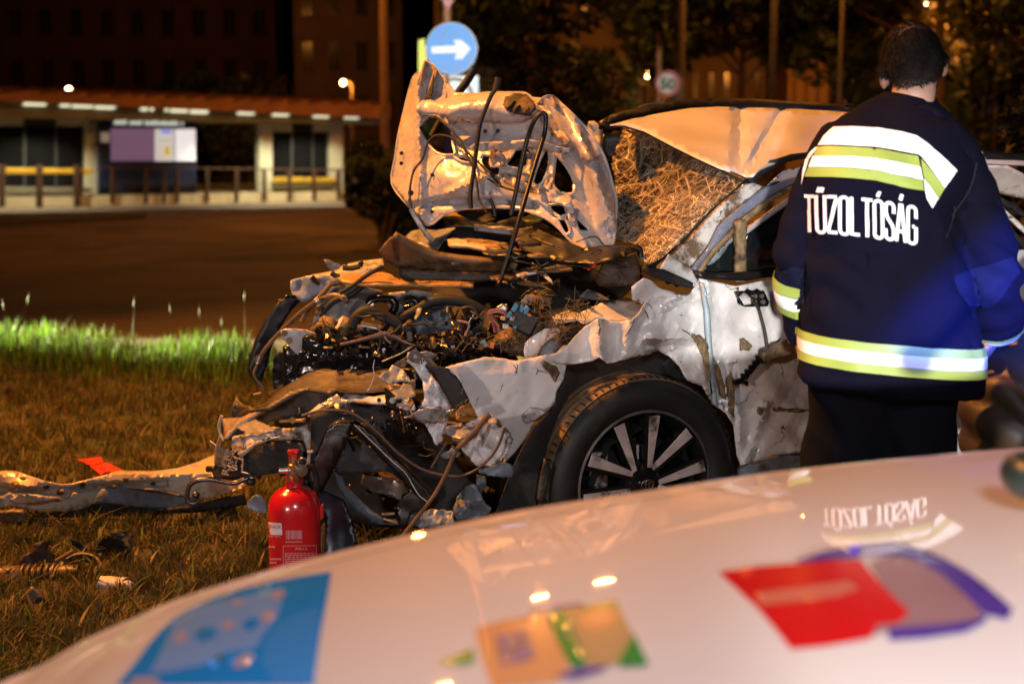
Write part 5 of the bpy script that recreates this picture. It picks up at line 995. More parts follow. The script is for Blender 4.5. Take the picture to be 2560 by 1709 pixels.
straw(30, 2080, 590, 60, 40, 4.78, .035, st); straw(36, 1880, 860, 80, 35, 4.85, .04, st); straw(36, 2200, 760, 70, 50, 4.72, .045, st); straw(24, 640, 780, 90, 40, 5.2, .03, st); straw(30, 2350, 640, 60, 50, 4.7, .04, st); straw(24, 1500, 930, 160, 60, 4.8, .03, st); straw(15, 1560, 1330, 30, 40, 4.4, .02, st)
props(st.mk('straw_and_roots', car, straw_m, smooth=False), kind='stuff')
for i, (x, y, r_) in enumerate([(2010, 820, .05), (1900, 870, .045), (1960, 900, .05), (640, 790, .05), (720, 780, .04), (2090, 590, .035), (2190, 730, .03)]):
    o = MB().ball(P(*c4((x, y))[0], 4.92 if x > 1000 else 5.25), (r_*1.3, r_, r_*.8), 16, 10).mk('mud_clod', car, mud_gold)
    for v in o.data.vertices: v.co += (v.co-Vector(P(*c4((x, y))[0], 4.92 if x > 1000 else 5.25)-ORG[car])).normalized()*noise.noise(v.co*40)*r_*.7
# ---- the torn front
fin = M('radiator_fins', (.12, .11, .10), .4, .6, var=.3, vs=6, bump=.9, bs=20, dirt=((.02, .015, .01), .42, 2.5), stretch=(1, 1, 40))
sheet('condenser', car, c5((345, 492), (430, 470), (470, 425), (560, 345), (640, 295), (700, 260), (770, 222), (840, 206), (1000, 206), (1100, 212), (1200, 216), (1300, 208), (1385, 198), (1412, 185), (1395, 320), (1280, 332), (1190, 355), (1100, 366), (1000, 352), (940, 350), (900, 372), (740, 346), (650, 375), (580, 415), (480, 472)), fin, frontd(.05, -.003, 960), step=8, amp=.02, sc=4, seed=140, th=.012, extra=lambda x, y: -.05*math.sin((x-640)/90))
mb = MB(); rr = random.Random(9)
for k in range(13):
    y = 232+9.5*k; mb.tube(px3(c5((930+2*k, y+6), (1040, y+12), (1150, y+10), (1270, y+4), (1380-2*k, y-8)), lambda a, b: frontd(.05, -.003, 960)(a, b)-.032-.05*math.sin((a-640)/90)), .0016, 4, 2)
props(mb.mk('condenser_tubes', car, M('fin_gold', (.45, .27, .11), .35, .6), smooth=False), kind='stuff')
for k in range(5): tube('fin_line', car, px3(c5((180+14*k, 640-24*k), (300, 560-18*k), (430, 500-14*k), (560, 415-10*k), (640, 372-8*k)), frontd(-.03)), .0014, bpy.data.materials['fin_gold'], 4, 3)
sheet('crash_beam', car, c5((160, 548), (290, 538), (430, 470), (560, 390), (640, 362), (720, 345), (820, 348), (912, 352), (880, 402), (800, 470), (720, 502), (600, 522), (450, 562), (330, 642), (200, 682), (158, 672)), M('beam_brown', (.06, .06, .062), .5, var=.3, bump=.3, bs=30, dirt=((.02, .015, .012), .45, 7)), frontd(.10, .001), step=9, amp=.02, seed=141, th=.02)
sheet('beam_lip', car, c5((158, 545), (292, 536), (432, 468), (562, 388), (642, 358), (720, 342), (912, 350), (900, 366), (725, 358), (648, 374), (572, 404), (442, 486), (330, 556), (250, 610), (190, 680), (168, 690), (170, 620)), M('lip_copper', (.26, .21, .17), .4, .3, var=.3, vs=12, bump=.3, dirt=((.03, .02, .015), .40, 9)), frontd(.0, -.002, 1000), step=7, amp=.012, seed=142, th=.012)
tube('beam_edge_rod', car, px3(c5((150, 520), (132, 580), (140, 640), (165, 690)), frontd(-.05)), .006, M('edge_white', (.5, .42, .36), .4), 8); tube('beam_edge_rod', car, px3(c5((140, 660), (115, 740), (105, 850)), frontd(-.04)), .005, dirty_paint, 8)
sheet('front_frame', car, c5((228, 662), (300, 650), (380, 648), (450, 640), (492, 600), (600, 606), (680, 600), (762, 570), (892, 590), (872, 682), (802, 752), (772, 832), (742, 862), (746, 760), (722, 690), (600, 680), (450, 690), (350, 722), (282, 792), (262, 770), (232, 762)), M('frame_white', (.56, .55, .56), .4, var=.15, bump=.2, dirt=((.07, .05, .035), .42, 8), coat=.3, scratch=((.04, .03, .02), .014, 8), dent=.5), frontd(.0), step=8, amp=.04, sc=8, seed=143, th=.012)
sheet('frame_flange', car, c5((262, 780), (330, 730), (400, 690), (480, 668), (560, 662), (470, 690), (390, 720), (330, 770), (285, 810)), dirty_paint, frontd(-.05), step=7, amp=.02, seed=144, th=.01)
sheet('radiator_corner', car, c5((108, 882), (160, 822), (230, 770), (300, 722), (450, 692), (720, 700), (745, 762), (720, 852), (600, 900), (400, 932), (250, 950), (130, 952)), M('radiator_dark', (.028, .03, .035), .5, var=.4, vs=8, bump=.8, bs=40, dirt=((.07, .065, .06), .38, 7), stretch=(1, 1, 9)), frontd(.06), step=9, amp=.03, seed=145, th=.05)
rg = MB(); rr = random.Random(19)
for k in range(60): x, y = rr.uniform(130, 300), rr.uniform(720, 900); rg.tube(px3(c5((x, y), (x+rr.gauss(0, 14), y+rr.gauss(0, 12)), (x+rr.gauss(0, 26), y+rr.gauss(0, 22))), frontd(-.03)), .003, 5, 2)
props(rg.mk('torn_shreds', car, dirty_paint), kind='stuff')
sheet('front_rail', car, c5((735, 512), (772, 492), (830, 440), (900, 388), (942, 352), (1000, 356), (1060, 374), (1100, 382), (1200, 396), (1290, 380), (1302, 402), (1282, 442), (1190, 440), (1100, 432), (1000, 420), (950, 424), (900, 442), (840, 478), (790, 506), (742, 524)), M('rail_white', (.62, .59, .58), .36, var=.12, bump=.2, dirt=((.08, .05, .03), .40, 9), coat=.3, scratch=((.04, .03, .02), .014, 8), dent=.5), frontd(-.02, -.002, 1000), step=7, amp=.025, sc=8, seed=146, th=.012)
sheet('front_rail', car, c5((1350, 402), (1440, 380), (1472, 442), (1480, 478), (1420, 484), (1358, 452)), bpy.data.materials['rail_white'], frontd(-.02), step=7, amp=.03, sc=9, seed=147, th=.01)
for x, y in ((1230, 412), (945, 380)): MB().lathe([(0, 0), (.007, 0), (.007, -.008), (0, -.008)], P(*c5((x, y))[0], frontd(-.05)(500+x/2.75, 0)), (0, -1, 0), 8).mk('rail_hole', car, matt_black)
sheet('black_bracket', car, c5((905, 372), (945, 356), (985, 372), (960, 400), (920, 400)), black_plastic, frontd(-.05), amp=.01, seed=148, step=8)
sheet('black_bracket', car, c5((1282, 330), (1340, 330), (1356, 380), (1370, 430), (1290, 440)), black_plastic, frontd(-.05), amp=.02, seed=149, step=7, th=.02)
MB().lathe([(0, 0), (.009, 0), (.010, .01), (0, .01)], P(*c5((1325, 412))[0], 4.47), (0, -1, 0), 10).mk('bolt', car, bare_metal)
sheet('orange_bracket', car, c5((1285, 310), (1340, 300), (1400, 318), (1450, 275), (1478, 270), (1482, 320), (1440, 385), (1400, 402), (1360, 360), (1300, 345)), M('bracket_gold', (.36, .22, .12), .42, var=.3, bump=.3, dirt=((.05, .03, .02), .40, 12)), frontd(-.06), step=6, amp=.03, sc=12, seed=150, th=.008)
sheet('black_block', car, c5((1380, 200), (1420, 190), (1500, 210), (1510, 280), (1460, 275), (1400, 315), (1370, 300)), black_plastic, frontd(.0), step=7, amp=.02, seed=151, th=.03)
tube('tow_hook', car, px3(c5((670, 525), (685, 500), (682, 460)), frontd(-.05)), .009, dark_metal, 8); sheet('number_plate_holder', car, c5((558, 545), (712, 538), (716, 560), (556, 566)), M('holder_orange', (.42, .24, .10), .5, dirt=(MUD, .36, 12)), frontd(-.08), amp=.006, step=8, th=.02, seed=152)
# upright torn corner post with black trim
sheet('corner_post', car, c5((1428, 150), (1432, 90), (1462, 76), (1500, 80), (1518, 110), (1562, 150), (1545, 182), (1640, 300), (1702, 380), (1752, 492), (1702, 520), (1692, 600), (1662, 700), (1622, 722), (1562, 602), (1502, 482), (1542, 400), (1532, 280), (1482, 200)), M('post_white', (.58, .58, .6), .36, var=.15, bump=.25, dirt=((.09, .055, .035), .40, 8), coat=.3, scratch=((.04, .03, .02), .014, 8), dent=.5), lambda x, y: 4.46+.0004*(1000-y), step=8, amp=.065, sc=7, seed=153, th=.008, sharp=10, rag=1)
MB().lathe([(.008, 0), (.020, 0), (.022, -.012), (.008, -.012)], P(*c5((1478, 115))[0], 4.42), (0, -1, 0), 14).mk('post_boss', car, dark_metal)
sheet('corner_post_trim', car, c5((1548, 172), (1600, 176), (1692, 190), (1742, 235), (1792, 292), (1852, 412), (1842, 432), (1800, 450), (1752, 492), (1690, 372), (1622, 262)), matt_black, lambda x, y: 4.42, step=9, amp=.015, sc=5, seed=154, th=.012)
sheet('post_base', car, c5((1350, 150), (1410, 120), (1430, 160), (1400, 195), (1340, 200), (1315, 185)), tan_plastic, lambda x, y: 4.6, amp=.03, sc=10, seed=155, step=7)
for i, pl in enumerate([c5((1762, 485), (1800, 455), (1842, 440), (1862, 470), (1890, 495), (1850, 520), (1800, 530)), c5((1760, 500), (1790, 488), (1800, 540), (1765, 550))]): sheet('amber_fragment', car, pl, M('amber_lens', (.34, .15, .04), .25, var=.4, vs=30, dirt=((.03, .02, .015), .45, 20)) if i == 0 else bpy.data.materials['amber_lens'], lambda x, y: 4.38, amp=.03, sc=14, seed=156+i, step=5, rag=1.5)
sheet('crumpled_corner', car, c5((1702, 592), (1762, 622), (1852, 562), (1930, 530), (1992, 508), (2042, 540), (2052, 602), (2102, 592), (2152, 682), (2112, 782), (2060, 840), (2002, 862), (1902, 862), (1822, 772), (1752, 692)), M('corner_paint', (.60, .56, .54), .36, var=.15, bump=.3, dirt=((.08, .05, .03), .42, 8), coat=.3, scratch=((.04, .03, .02), .014, 8), dent=.5), lambda x, y: 4.36, step=8, amp=.085, sc=8, seed=158, th=.008, sharp=10, rag=1.5)
sheet('corner_strip', car, c5((1915, 885), (2000, 862), (2090, 838), (2135, 852), (2162, 882), (2142, 942), (2060, 938), (2002, 930), (1912, 912)), bpy.data.materials['shaded_blue'], lambda x, y: 4.4, step=7, amp=.02, seed=159, th=.01)
sheet('lower_skirt', car, c5((1762, 1102), (1800, 1040), (1832, 1000), (1870, 985), (1902, 1000), (1935, 1060), (1962, 1122), (2002, 1152), (1982, 1192), (1902, 1222), (1762, 1232), (1742, 1172)), bpy.data.materials['shaded_blue'], lambda x, y: 4.4, step=8, amp=.09, sc=8, seed=160, th=.008, sharp=10, rag=2.5)
sheet('lower_skirt', car, c5((1420, 1262), (1462, 1172), (1560, 1152), (1660, 1165), (1742, 1182), (1742, 1262), (1600, 1282), (1500, 1284)), grey_paint, lambda x, y: 4.45, step=8, amp=.09, sc=8, seed=161, th=.008, sharp=10, rag=2.5)
sheet('skirt_bracket', car, c5((1900, 925), (1970, 935), (1965, 1010), (1930, 1050), (1900, 1000)), bpy.data.materials['shaded_blue'], lambda x, y: 4.45, amp=.03, seed=162, step=7)
for i, pl in enumerate([c5((1250, 1190), (1340, 1182), (1342, 1196), (1255, 1206)), c5((1262, 1222), (1355, 1238), (1362, 1270), (1340, 1258), (1265, 1236))]): sheet('gold_slat', car, pl, bpy.data.materials['holder_orange'], lambda x, y: 4.45, amp=.01, seed=163+i, step=7, th=.01)
# black A-frame of the subframe, mesh plate, lower struts
vm = M('subframe_black', (.006, .006, .007), .34, var=.3, bump=.5, bs=22, dirt=((.03, .022, .015), .33, 8))
sheet('subframe_leg', car, c5((872, 602), (912, 572), (955, 552), (1052, 560), (1042, 612), (1012, 692), (965, 790), (922, 882), (885, 950), (852, 1012), (742, 1006), (750, 930), (762, 872), (820, 730)), vm, lambda x, y: 4.36, step=11, amp=.008, seed=170, th=.05)
sheet('subframe_leg', car, c5((1048, 568), (1122, 578), (1205, 642), (1322, 772), (1452, 902), (1562, 1012), (1642, 1102), (1562, 1122), (1442, 1002), (1302, 852), (1152, 692), (1062, 622)), vm, lambda x, y: 4.34, step=11, amp=.008, seed=171, th=.05)
sheet('subframe_mesh', car, c5((1042, 652), (1120, 700), (1292, 862), (1292, 902), (1120, 912), (962, 922), (922, 882), (980, 770)), M('mesh_grey', (.05, .05, .055), .6, var=.4, vs=12, bump=.9, bs=50, dirt=((.09, .08, .075), .38, 8)), lambda x, y: 4.44, step=10, amp=.02, seed=172)
sheet('undertray', car, c5((742, 1012), (870, 1040), (982, 1090), (1042, 1232), (1082, 1405), (1000, 1470), (852, 1500), (860, 1202)), navy_glossy, lambda x, y: 4.34-.0004*(y-1250), step=10, amp=.02, seed=173, th=.01)
sheet('lower_stay', car, c5((918, 892), (960, 886), (1002, 1000), (1082, 1082), (1192, 1182), (1292, 1232), (1342, 1272), (1222, 1262), (1082, 1172), (1002, 1082), (950, 1002)), bpy.data.materials['shaded_blue'], lambda x, y: 4.48, step=8, amp=.02, seed=174, th=.015)
sheet('washer_tank', car, c5((1130, 912), (1332, 930), (1422, 1000), (1442, 1052), (1402, 1096), (1290, 1072), (1182, 1042), (1122, 982)), M('tank_smoke', (.10, .075, .06), .22, var=.35, vs=10, bump=.3, bs=20, dirt=((.03, .022, .016), .40, 8)), lambda x, y: 4.55, step=9, amp=.03, seed=175, th=.06)
sheet('dark_backing', car, c5((760, 500), (900, 430), (1100, 430), (1300, 440), (1500, 470), (1640, 720), (1760, 700), (1900, 880), (1900, 1240), (1600, 1290), (1200, 1280), (900, 1180), (760, 900)), matt_black, lambda x, y: 4.78, step=20, amp=.04, seed=176)
sheet('lower_block', car, c5((1350, 1130), (1460, 1010), (1560, 1100), (1640, 1120), (1560, 1160), (1460, 1180), (1420, 1270), (1370, 1290)), vm, lambda x, y: 4.4, amp=.02, seed=177, step=9, th=.03)
rr = random.Random(88); mb = MB()                                                # glints: lamp reflectors, bulbs and clips in the dark behind the frame
for x, y, r_ in [(1050, 490, 7), (985, 545, 9), (1325, 500, 11), (1322, 520, 9), (1375, 570, 8), (1385, 600, 8), (1435, 580, 9), (1425, 510, 8), (1210, 92, 13), (1500, 560, 6), (1380, 985, 9), (1030, 1000, 6)]:
    c = P(*c5((x, y))[0], 4.6); mb.ball(c, (r_*.0005+.002, .006, r_*.0007), 8, 6)
props(mb.mk('lamp_fragments', car, M('reflector', (.5, .33, .16), .2, .8), smooth=True), kind='stuff')
for i in range(14):
    rr = random.Random(400+i); x, y = rr.uniform(1000, 1560), rr.uniform(470, 720); a = rr.uniform(-.5, .9); L_ = rr.uniform(30, 110)
    sheet('headlamp_shard', car, c5((x, y), (x+L_*.3, y-12), (x+L_*.3*math.cos(a)+20, y+L_*math.sin(a)+40), (x+L_*.1, y+L_*.6)), rr.choice([gloss_black, gloss_black, dark_metal, navy_glossy]), 4.6+rr.uniform(0, .1), step=9, amp=.03, sc=9, seed=400+i)
for i in range(8):
    rr = random.Random(430+i); x = rr.uniform(1320, 1460); y = rr.uniform(480, 560)
    sheet('vertical_rib', car, c5((x, y), (x+14, y-4), (x+40, y+110), (x+24, y+116)), rr.choice([gloss_black, bpy.data.materials['amber_lens'], gloss_black]), 4.56, step=9, amp=.01, seed=430+i)
# further torn brackets, pressed plates and cut cables through the nose and bay
for i in range(34):
    rr = random.Random(600+i); zone = i % 3
    x, y = [(rr.uniform(760, 1120), rr.uniform(1010, 1130)), (rr.uniform(800, 1240), rr.uniform(770, 890)), (rr.uniform(960, 1150), rr.uniform(930, 1020))][zone]
    d0 = [4.5, 5.0, 4.62][zone]+rr.uniform(-.04, .06); s_ = rr.uniform(5, 15); a_ = rr.uniform(0, 3.14); k_ = rr.uniform(.3, .7)
    pts = [(x+s_*(math.cos(a_)*u-math.sin(a_)*v*k_), y+s_*(math.sin(a_)*u+math.cos(a_)*v*k_)) for u, v in ((-1.2, -.6), (-.2, -1), (1.3, -.5), (1.1, .5), (.3, .4), (-.3, 1), (-1, .7))]
    sheet('bracket', car, pts, rr.choice([dirty_paint, bare_metal, dark_metal, grey_paint, black_plastic, gloss_black, tan_plastic]), lambda a, b, d0=d0, y=y: d0+.002*(y-b), step=5, amp=.03, sc=14, seed=600+i, th=.005)
for i in range(26):
    rr = random.Random(700+i); zone = i % 2; x, y = [(rr.uniform(760, 1150), rr.uniform(1000, 1130)), (rr.uniform(800, 1250), rr.uniform(760, 880))][zone]; d0 = [4.42, 4.9][zone]
    q = [(x, y)]; an = rr.uniform(-.6, 1.2)
    for k in range(4): an += rr.gauss(0, .7); q.append((q[-1][0]+math.cos(an)*rr.uniform(10, 28), q[-1][1]+math.sin(an)*rr.uniform(8, 20)))
    tube('cut_cable', car, px3(q, d0+rr.uniform(-.03, .05)), rr.uniform(.0018, .0055), rr.choice([matt_black, gloss_black, dark_metal, brown_dark, wire_pink]), 6, 4)
foil = M('torn_sheet_metal', (.34, .33, .33), .3, .3, var=.15, vs=9, bump=.25, bs=40, dirt=((.06, .04, .028), .40, 10), scratch=((.05, .035, .025), .012, 8), dent=.5)
for i, (x, y, d0) in enumerate([(1010, 985, 4.44), (1040, 1015, 4.40), (1075, 1040, 4.38), (1110, 1060, 4.36), (1150, 1075, 4.34), (1180, 1110, 4.34), (985, 940, 4.55), (900, 1015, 4.5), (840, 1005, 4.58), (770, 1040, 4.66), (640, 1075, 4.86), (590, 1120, 4.94), (1130, 1135, 4.38), (1195, 1160, 4.36), (1060, 905, 4.6), (700, 1060, 4.75)]):
    if i % 2: continue
    rr = random.Random(800+i); s_ = rr.uniform(22, 40); a_ = rr.uniform(0, 3.14); n_ = 11
    pts = [(x+s_*rr.uniform(.45, 1.25)*math.cos(a_+6.283*k/n_)*1.25, y+s_*rr.uniform(.4, 1.05)*math.sin(a_+6.283*k/n_)*.8) for k in range(n_)]
    sheet('torn_panel', car, pts, foil if i % 3 else grey_paint, lambda a, b, d0=d0, y=y, k=rr.uniform(-.004, .001): d0+k*(b-y), step=6, amp=.04, sc=9, seed=800+i, th=.004, rag=1.2)
# branch, cables
tube('branch', car, px3(c5((1992, 512), (1945, 560), (1880, 640), (1820, 700), (1765, 752), (1735, 820), (1700, 900), (1650, 1000), (1600, 1082), (1500, 1210), (1395, 1345)), [4.28, 4.28, 4.27, 4.27, 4.27, 4.27, 4.26, 4.26, 4.25, 4.22, 4.2]), lambda t: .0085 if t < .35 else .0065, M('branch_bark', (.11, .06, .03), .8, var=.4, vs=20, bump=.8), 8)
tube('branch_twig', car, px3(c5((1765, 752), (1730, 725)), 4.26), .004, bpy.data.materials['branch_bark'], 6); tube('branch_twig', car, px3(c5((1590, 880), (1650, 780), (1700, 700)), 4.3), .004, brown_dark, 6)
tube('bonnet_cable', car, px3(c5((700, 520), (800, 490), (930, 480), (1040, 500), (1150, 570), (1240, 650), (1350, 765), (1480, 862), (1600, 912), (1750, 936), (1880, 902), (2000, 800), (2060, 705), (2095, 600)), 4.28), .0042, M('cable_brown', (.07, .04, .025), .5), 8)
tube('white_cord', car, px3(c5((1060, 580), (1150, 665), (1240, 752), (1330, 840), (1410, 910), (1465, 1000), (1510, 1070), (1580, 1120)), 4.28), .0016, M('cord_white', (.5, .48, .45), .5), 6)
tube('bent_hook', car, px3(c8((1188, 470), (1165, 490), (1130, 492), (1112, 465), (1120, 405), (1140, 375), (1185, 355), (1260, 352), (1330, 366), (1400, 372), (1450, 352), (1508, 340)), 5.0), .0095, M('hook_metal', (.13, .10, .08), .3, .6, var=.3), 10)
for x, y in ((1165, 445), (1482, 365), (1497, 366)): MB().ball(P(*c8((x, y))[0], 4.99), .014, 10, 7).mk('hook_fitting', car, dark_metal)
MB().tube(px3(c8((1225, 290), (1275, 285)), 5.0), .008, 8).tube(px3(c8((1245, 275), (1245, 305)), 5.0), .012, 8).mk('tow_bolt', car, dark_metal)
sheet('black_tuft', car, c5((215, 470), (255, 385), (270, 420), (300, 445), (345, 455), (430, 500), (330, 520), (285, 550), (240, 545), (220, 510)), brown_dark, frontd(.02), step=7, amp=.04, sc=12, seed=180, rag=2)
sheet('white_scrap', car, c5((330, 1110), (385, 1060), (430, 1080), (460, 1130), (455, 1190), (380, 1180), (330, 1160)), grey_paint, lambda x, y: 4.75, amp=.04, sc=9, seed=181, step=7, rag=3, sharp=30)
# ================================================================== DEBRIS ON THE GRASS
def gd(z=0, k=0): return lambda x, y: (CAM_H-z)*FPX/(y-HORIZON)
bump_m = M('bumper_paint', (.52, .44, .34), .28, var=.12, vs=4, bump=.15, bs=16, dirt=((.14, .075, .03), .40, 6), dirt2=((.05, .03, .016), .33, 11), coat=.4)
deb = thing('bumper_panel', G(430, 1285), 'long torn cream bumper skin lying on the grass left of the wreck', 'bumper')
def bz(x, y):
    t = np.interp(x, [-60, 60, 200, 340, 420, 500, 610], [.17, .15, .20, .24, .24, .25, .30])
    return t
bd = lambda x, y: (CAM_H-(.06+.16*np.clip((1285-y)/100, 0, 1)))*FPX/(y-HORIZON)
def bx(x, y):
    X, Y = x*2.379, (y-1050)*2.379
    return -.06*math.sin(X/120)*.5 + .05*max(0, 1-abs(Y-(395-.05*(X-600)))/28)*(X < 1000) - .07*math.exp(-((X-130)/80)**2-((Y-420)/50)**2) + .05*max(0, 1-abs(Y-(430+.12*(X-250)))/24)*(X < 420)
sheet('upper_skin', deb, c8((-60, 312), (30, 303), (100, 306), (200, 338), (290, 368), (360, 384), (430, 380), (500, 358), (600, 330), (720, 302), (900, 306), (1050, 290), (1180, 250), (1280, 205), (1300, 300), (1330, 345), (1462, 380), (1448, 400), (1300, 448), (1180, 472), (1090, 446), (1000, 425), (900, 411), (780, 402), (665, 386), (600, 412), (575, 450), (555, 490), (500, 522), (440, 538), (350, 532), (200, 532), (110, 515), (60, 480), (0, 455), (-60, 440)), bump_m, bd, step=8, amp=.03, sc=3.5, seed=500, extra=bx, th=.006)
sheet('under_skin', deb, c8((668, 384), (780, 400), (900, 409), (1000, 424), (1100, 450), (1180, 474), (1190, 492), (1100, 508), (1000, 520), (900, 520), (800, 515), (690, 495), (600, 490), (552, 500), (572, 452), (602, 412)), M('shaded_underside', (.16, .17, .18), .5, var=.2, bump=.2, dirt=((.04, .03, .022), .40, 8)), lambda x, y: bd(x, 1222)+.03, step=8, amp=.02, sc=5, seed=501, th=.006)  # grey carries the cool shade under the skin in its colour
sheet('lip_shadow', deb, c8((140, 520), (350, 532), (440, 538), (520, 520), (570, 482), (700, 500), (1000, 520), (1190, 494), (1400, 440), (1450, 430), (1470, 500), (1200, 545), (900, 560), (500, 575), (200, 575)), matt_black, lambda x, y: bd(x, 1240)+.05, step=10, amp=.02, seed=502, th=.01)  # matt black strip drawn where the bumper skin casts its shadow
for i, pl in enumerate([c8((-60, 455), (20, 450), (60, 430), (100, 470), (160, 500), (140, 520), (60, 505), (0, 520), (-60, 525)), c8((60, 470), (150, 440), (330, 455), (370, 462), (300, 475), (200, 490), (110, 495))]):
    sheet('torn_fold', deb, pl, bump_m, lambda x, y: bd(x, y)-.06, step=7, amp=.05, sc=8, seed=503+i, th=.006, sharp=60)
for x, y, rx, ry in [(490, 380, 20, 12), (360, 425, 24, 17), (748, 350, 20, 8), (275, 395, 20, 10), (680, 393, 18, 7), (135, 345, 22, 10), (910, 378, 14, 7), (90, 375, 26, 14), (345, 468, 26, 9)]:
    sheet('oval_hole', deb, c8(*[(x+rx*math.cos(t), y+ry*math.sin(t)) for t in [k*.6283 for k in range(10)]]), mud_gold if rx > 20 else brown_dark, lambda a, b: bd(a, b)+bx(a, b)-.034, step=5, amp=.0, th=.004)
rs = thing('red_slip', G(205, 1170), 'bright red plastic slip lying folded on the grass', 'slip')
redm = M('red_slip_plastic', (.75, .035, .02), .45, var=.1, bump=.1)
rs_d = lambda x, y: (CAM_H-.05)*FPX/(y-HORIZON)
sheet('sheet', rs, c8((462, 234), (540, 225), (602, 219), (612, 248), (575, 262), (530, 268), (500, 250)), redm, rs_d, step=6, amp=.03, sc=9, seed=510, th=.003)
sheet('folded_end', rs, c8((530, 268), (580, 260), (640, 252), (672, 270), (735, 297), (690, 312), (645, 308), (600, 322), (565, 295)), redm, rs_d, step=6, amp=.03, sc=9, seed=511, th=.003)
def shard(name, pl, mat, label, z=.05, cat='debris', amp=.04, th=.01, seed=1, step=7):
    cx = sum(p[0] for p in pl)/len(pl); cy = max(p[1] for p in pl); t = sheet(name, None, pl, mat, lambda x, y: (CAM_H-z)*FPX/(cy-HORIZON)+(cy-y)*.0002, step=step, amp=amp, sc=9, seed=seed, th=th, rag=.8)
    return props(t, label, cat, 'broken car pieces on the grass')
shard('plastic_shard', c8((560, 775), (590, 720), (640, 680), (690, 645), (740, 655), (788, 680), (770, 730), (782, 770), (740, 820), (700, 780), (660, 800), (640, 845), (590, 830)), matt_black, 'large jagged black plastic shard standing in the grass', .03, amp=.05, seed=520)
shard('plastic_shard', c8((415, 690), (470, 725), (520, 765), (510, 790), (460, 768), (432, 740)), matt_black, 'leaf shaped black shard left of the large jagged one', .05, seed=521)
shard('plastic_shard', c8((370, 815), (440, 790), (530, 780), (560, 800), (610, 830), (560, 855), (450, 850), (390, 840)), matt_black, 'flat black plastic strip in front of the jagged shard', .02, seed=522)
shard('metal_lump', c8((100, 870), (150, 800), (215, 770), (225, 725), (280, 715), (270, 770), (310, 800), (300, 850), (240, 885), (150, 890)), brown_dark, 'dark broken bracket with a square stub behind the ribbed hose', .04, th=.05, amp=.03, seed=523)
shard('torn_lug', c8((-30, 545), (60, 535), (140, 540), (160, 575), (150, 600), (60, 605), (-30, 600)), tan_plastic, 'brown torn lug under the left end of the bumper skin', .06, th=.02, seed=524)
shard('square_plate', c8((105, 1070), (190, 985), (265, 1055), (200, 1140), (150, 1120)), tan_plastic, 'square brown bracket plate with holes low in the grass', .03, amp=.01, th=.006, seed=525)
t = bpy.data.objects['square_plate']
for x, y, r_ in ((150, 1078, .017), (240, 1070, .02)):
    sheet('plate_hole', t, c8(*[(x+r_*1500*math.cos(a), y+r_*1300*math.sin(a)) for a in [k*.7854 for k in range(8)]]), matt_black, lambda a, b: (CAM_H-.03)*FPX/(1140/2.379+1050-HORIZON)-.03, step=7, amp=0, th=.003)
rh = thing('ribbed_hose', G(60, 1465), 'ribbed brown intake hose lying at the left edge', 'hose', 'broken car pieces on the grass')
pa = [P(*c8(q)[0], 4.93) for q in ((-60, 930), (60, 935), (200, 925), (345, 915))]
ax = (pa[-1]-pa[0]).normalized(); Lh = (pa[-1]-pa[0]).length
pr = [(.0, 0)]+[(r_, h) for h, r_ in [(0, .036), (.10, .038)]]
for k in range(6): h = .115+.022*k; pr += [(.030, h), (.042, h+.006), (.042, h+.012), (.030, h+.018)]
pr += [(.033, .26), (.030, .32), (.018, Lh), (0, Lh)]
MB().lathe(pr, pa[0], ax, 20).mk('hose_body', rh, M('hose_brown', (.10, .055, .03), .45, var=.3, bump=.2, dirt=((.03, .02, .012), .42, 12)))
for k in (0, 1): tube('wire', rh, px3(c8((330, 900+20*k), (420, 850), (500, 830+30*k)), 4.95), .004, brown_dark)
dr = thing('steel_ring', G(200, 1470), 'dull steel ring from the engine beside the ribbed hose', 'ring', 'broken car pieces on the grass')
MB().lathe([(.062, 0), (.072, 0), (.075, .02), (.072, .04), (.064, .04), (.058, .02)], P(*c8((480, 915))[0], 5.0), (.15, -.45, .9), 32, close=True).mk('rim', dr, M('ring_steel', (.12, .11, .10), .35, .7, dirt=((.06, .04, .02), .46, 8)))
MB().lathe([(0, 0), (.058, 0), (.058, -.03), (0, -.03)], P(*c8((480, 930))[0], 5.0), (.15, -.45, .9), 24).mk('core', dr, matt_black)
tube('rod', dr, px3(c8((250, 868), (330, 838), (440, 775)), 5.0), .008, tan_plastic, 8)
cu = thing('crushed_cup', G(290, 1485), 'crushed white paper cup lying in the grass', 'cup')
cupm = M('cup_paper', (.62, .52, .46), .7, var=.1, bump=.3, bs=30, dirt=((.25, .16, .1), .36, 12))
mb = MB().lathe([(0, 0), (.024, 0), (.028, .03), (.030, .07), (.034, .10), (.030, .101), (.026, .07)], P(*c8((598, 965))[0], 4.82), (.97, -.22, -.06), 22); o = mb.mk('cup_body', cu, cupm)
for v in o.data.vertices: v.co += noise.noise_vector(v.co*28)*.009
o = MB().ball(P(*c8((755, 992))[0], 4.78), (.028, .022, .026), 14, 9).mk('crumpled_lid', cu, cupm)
for v in o.data.vertices: v.co += noise.noise_vector(v.co*40)*.008
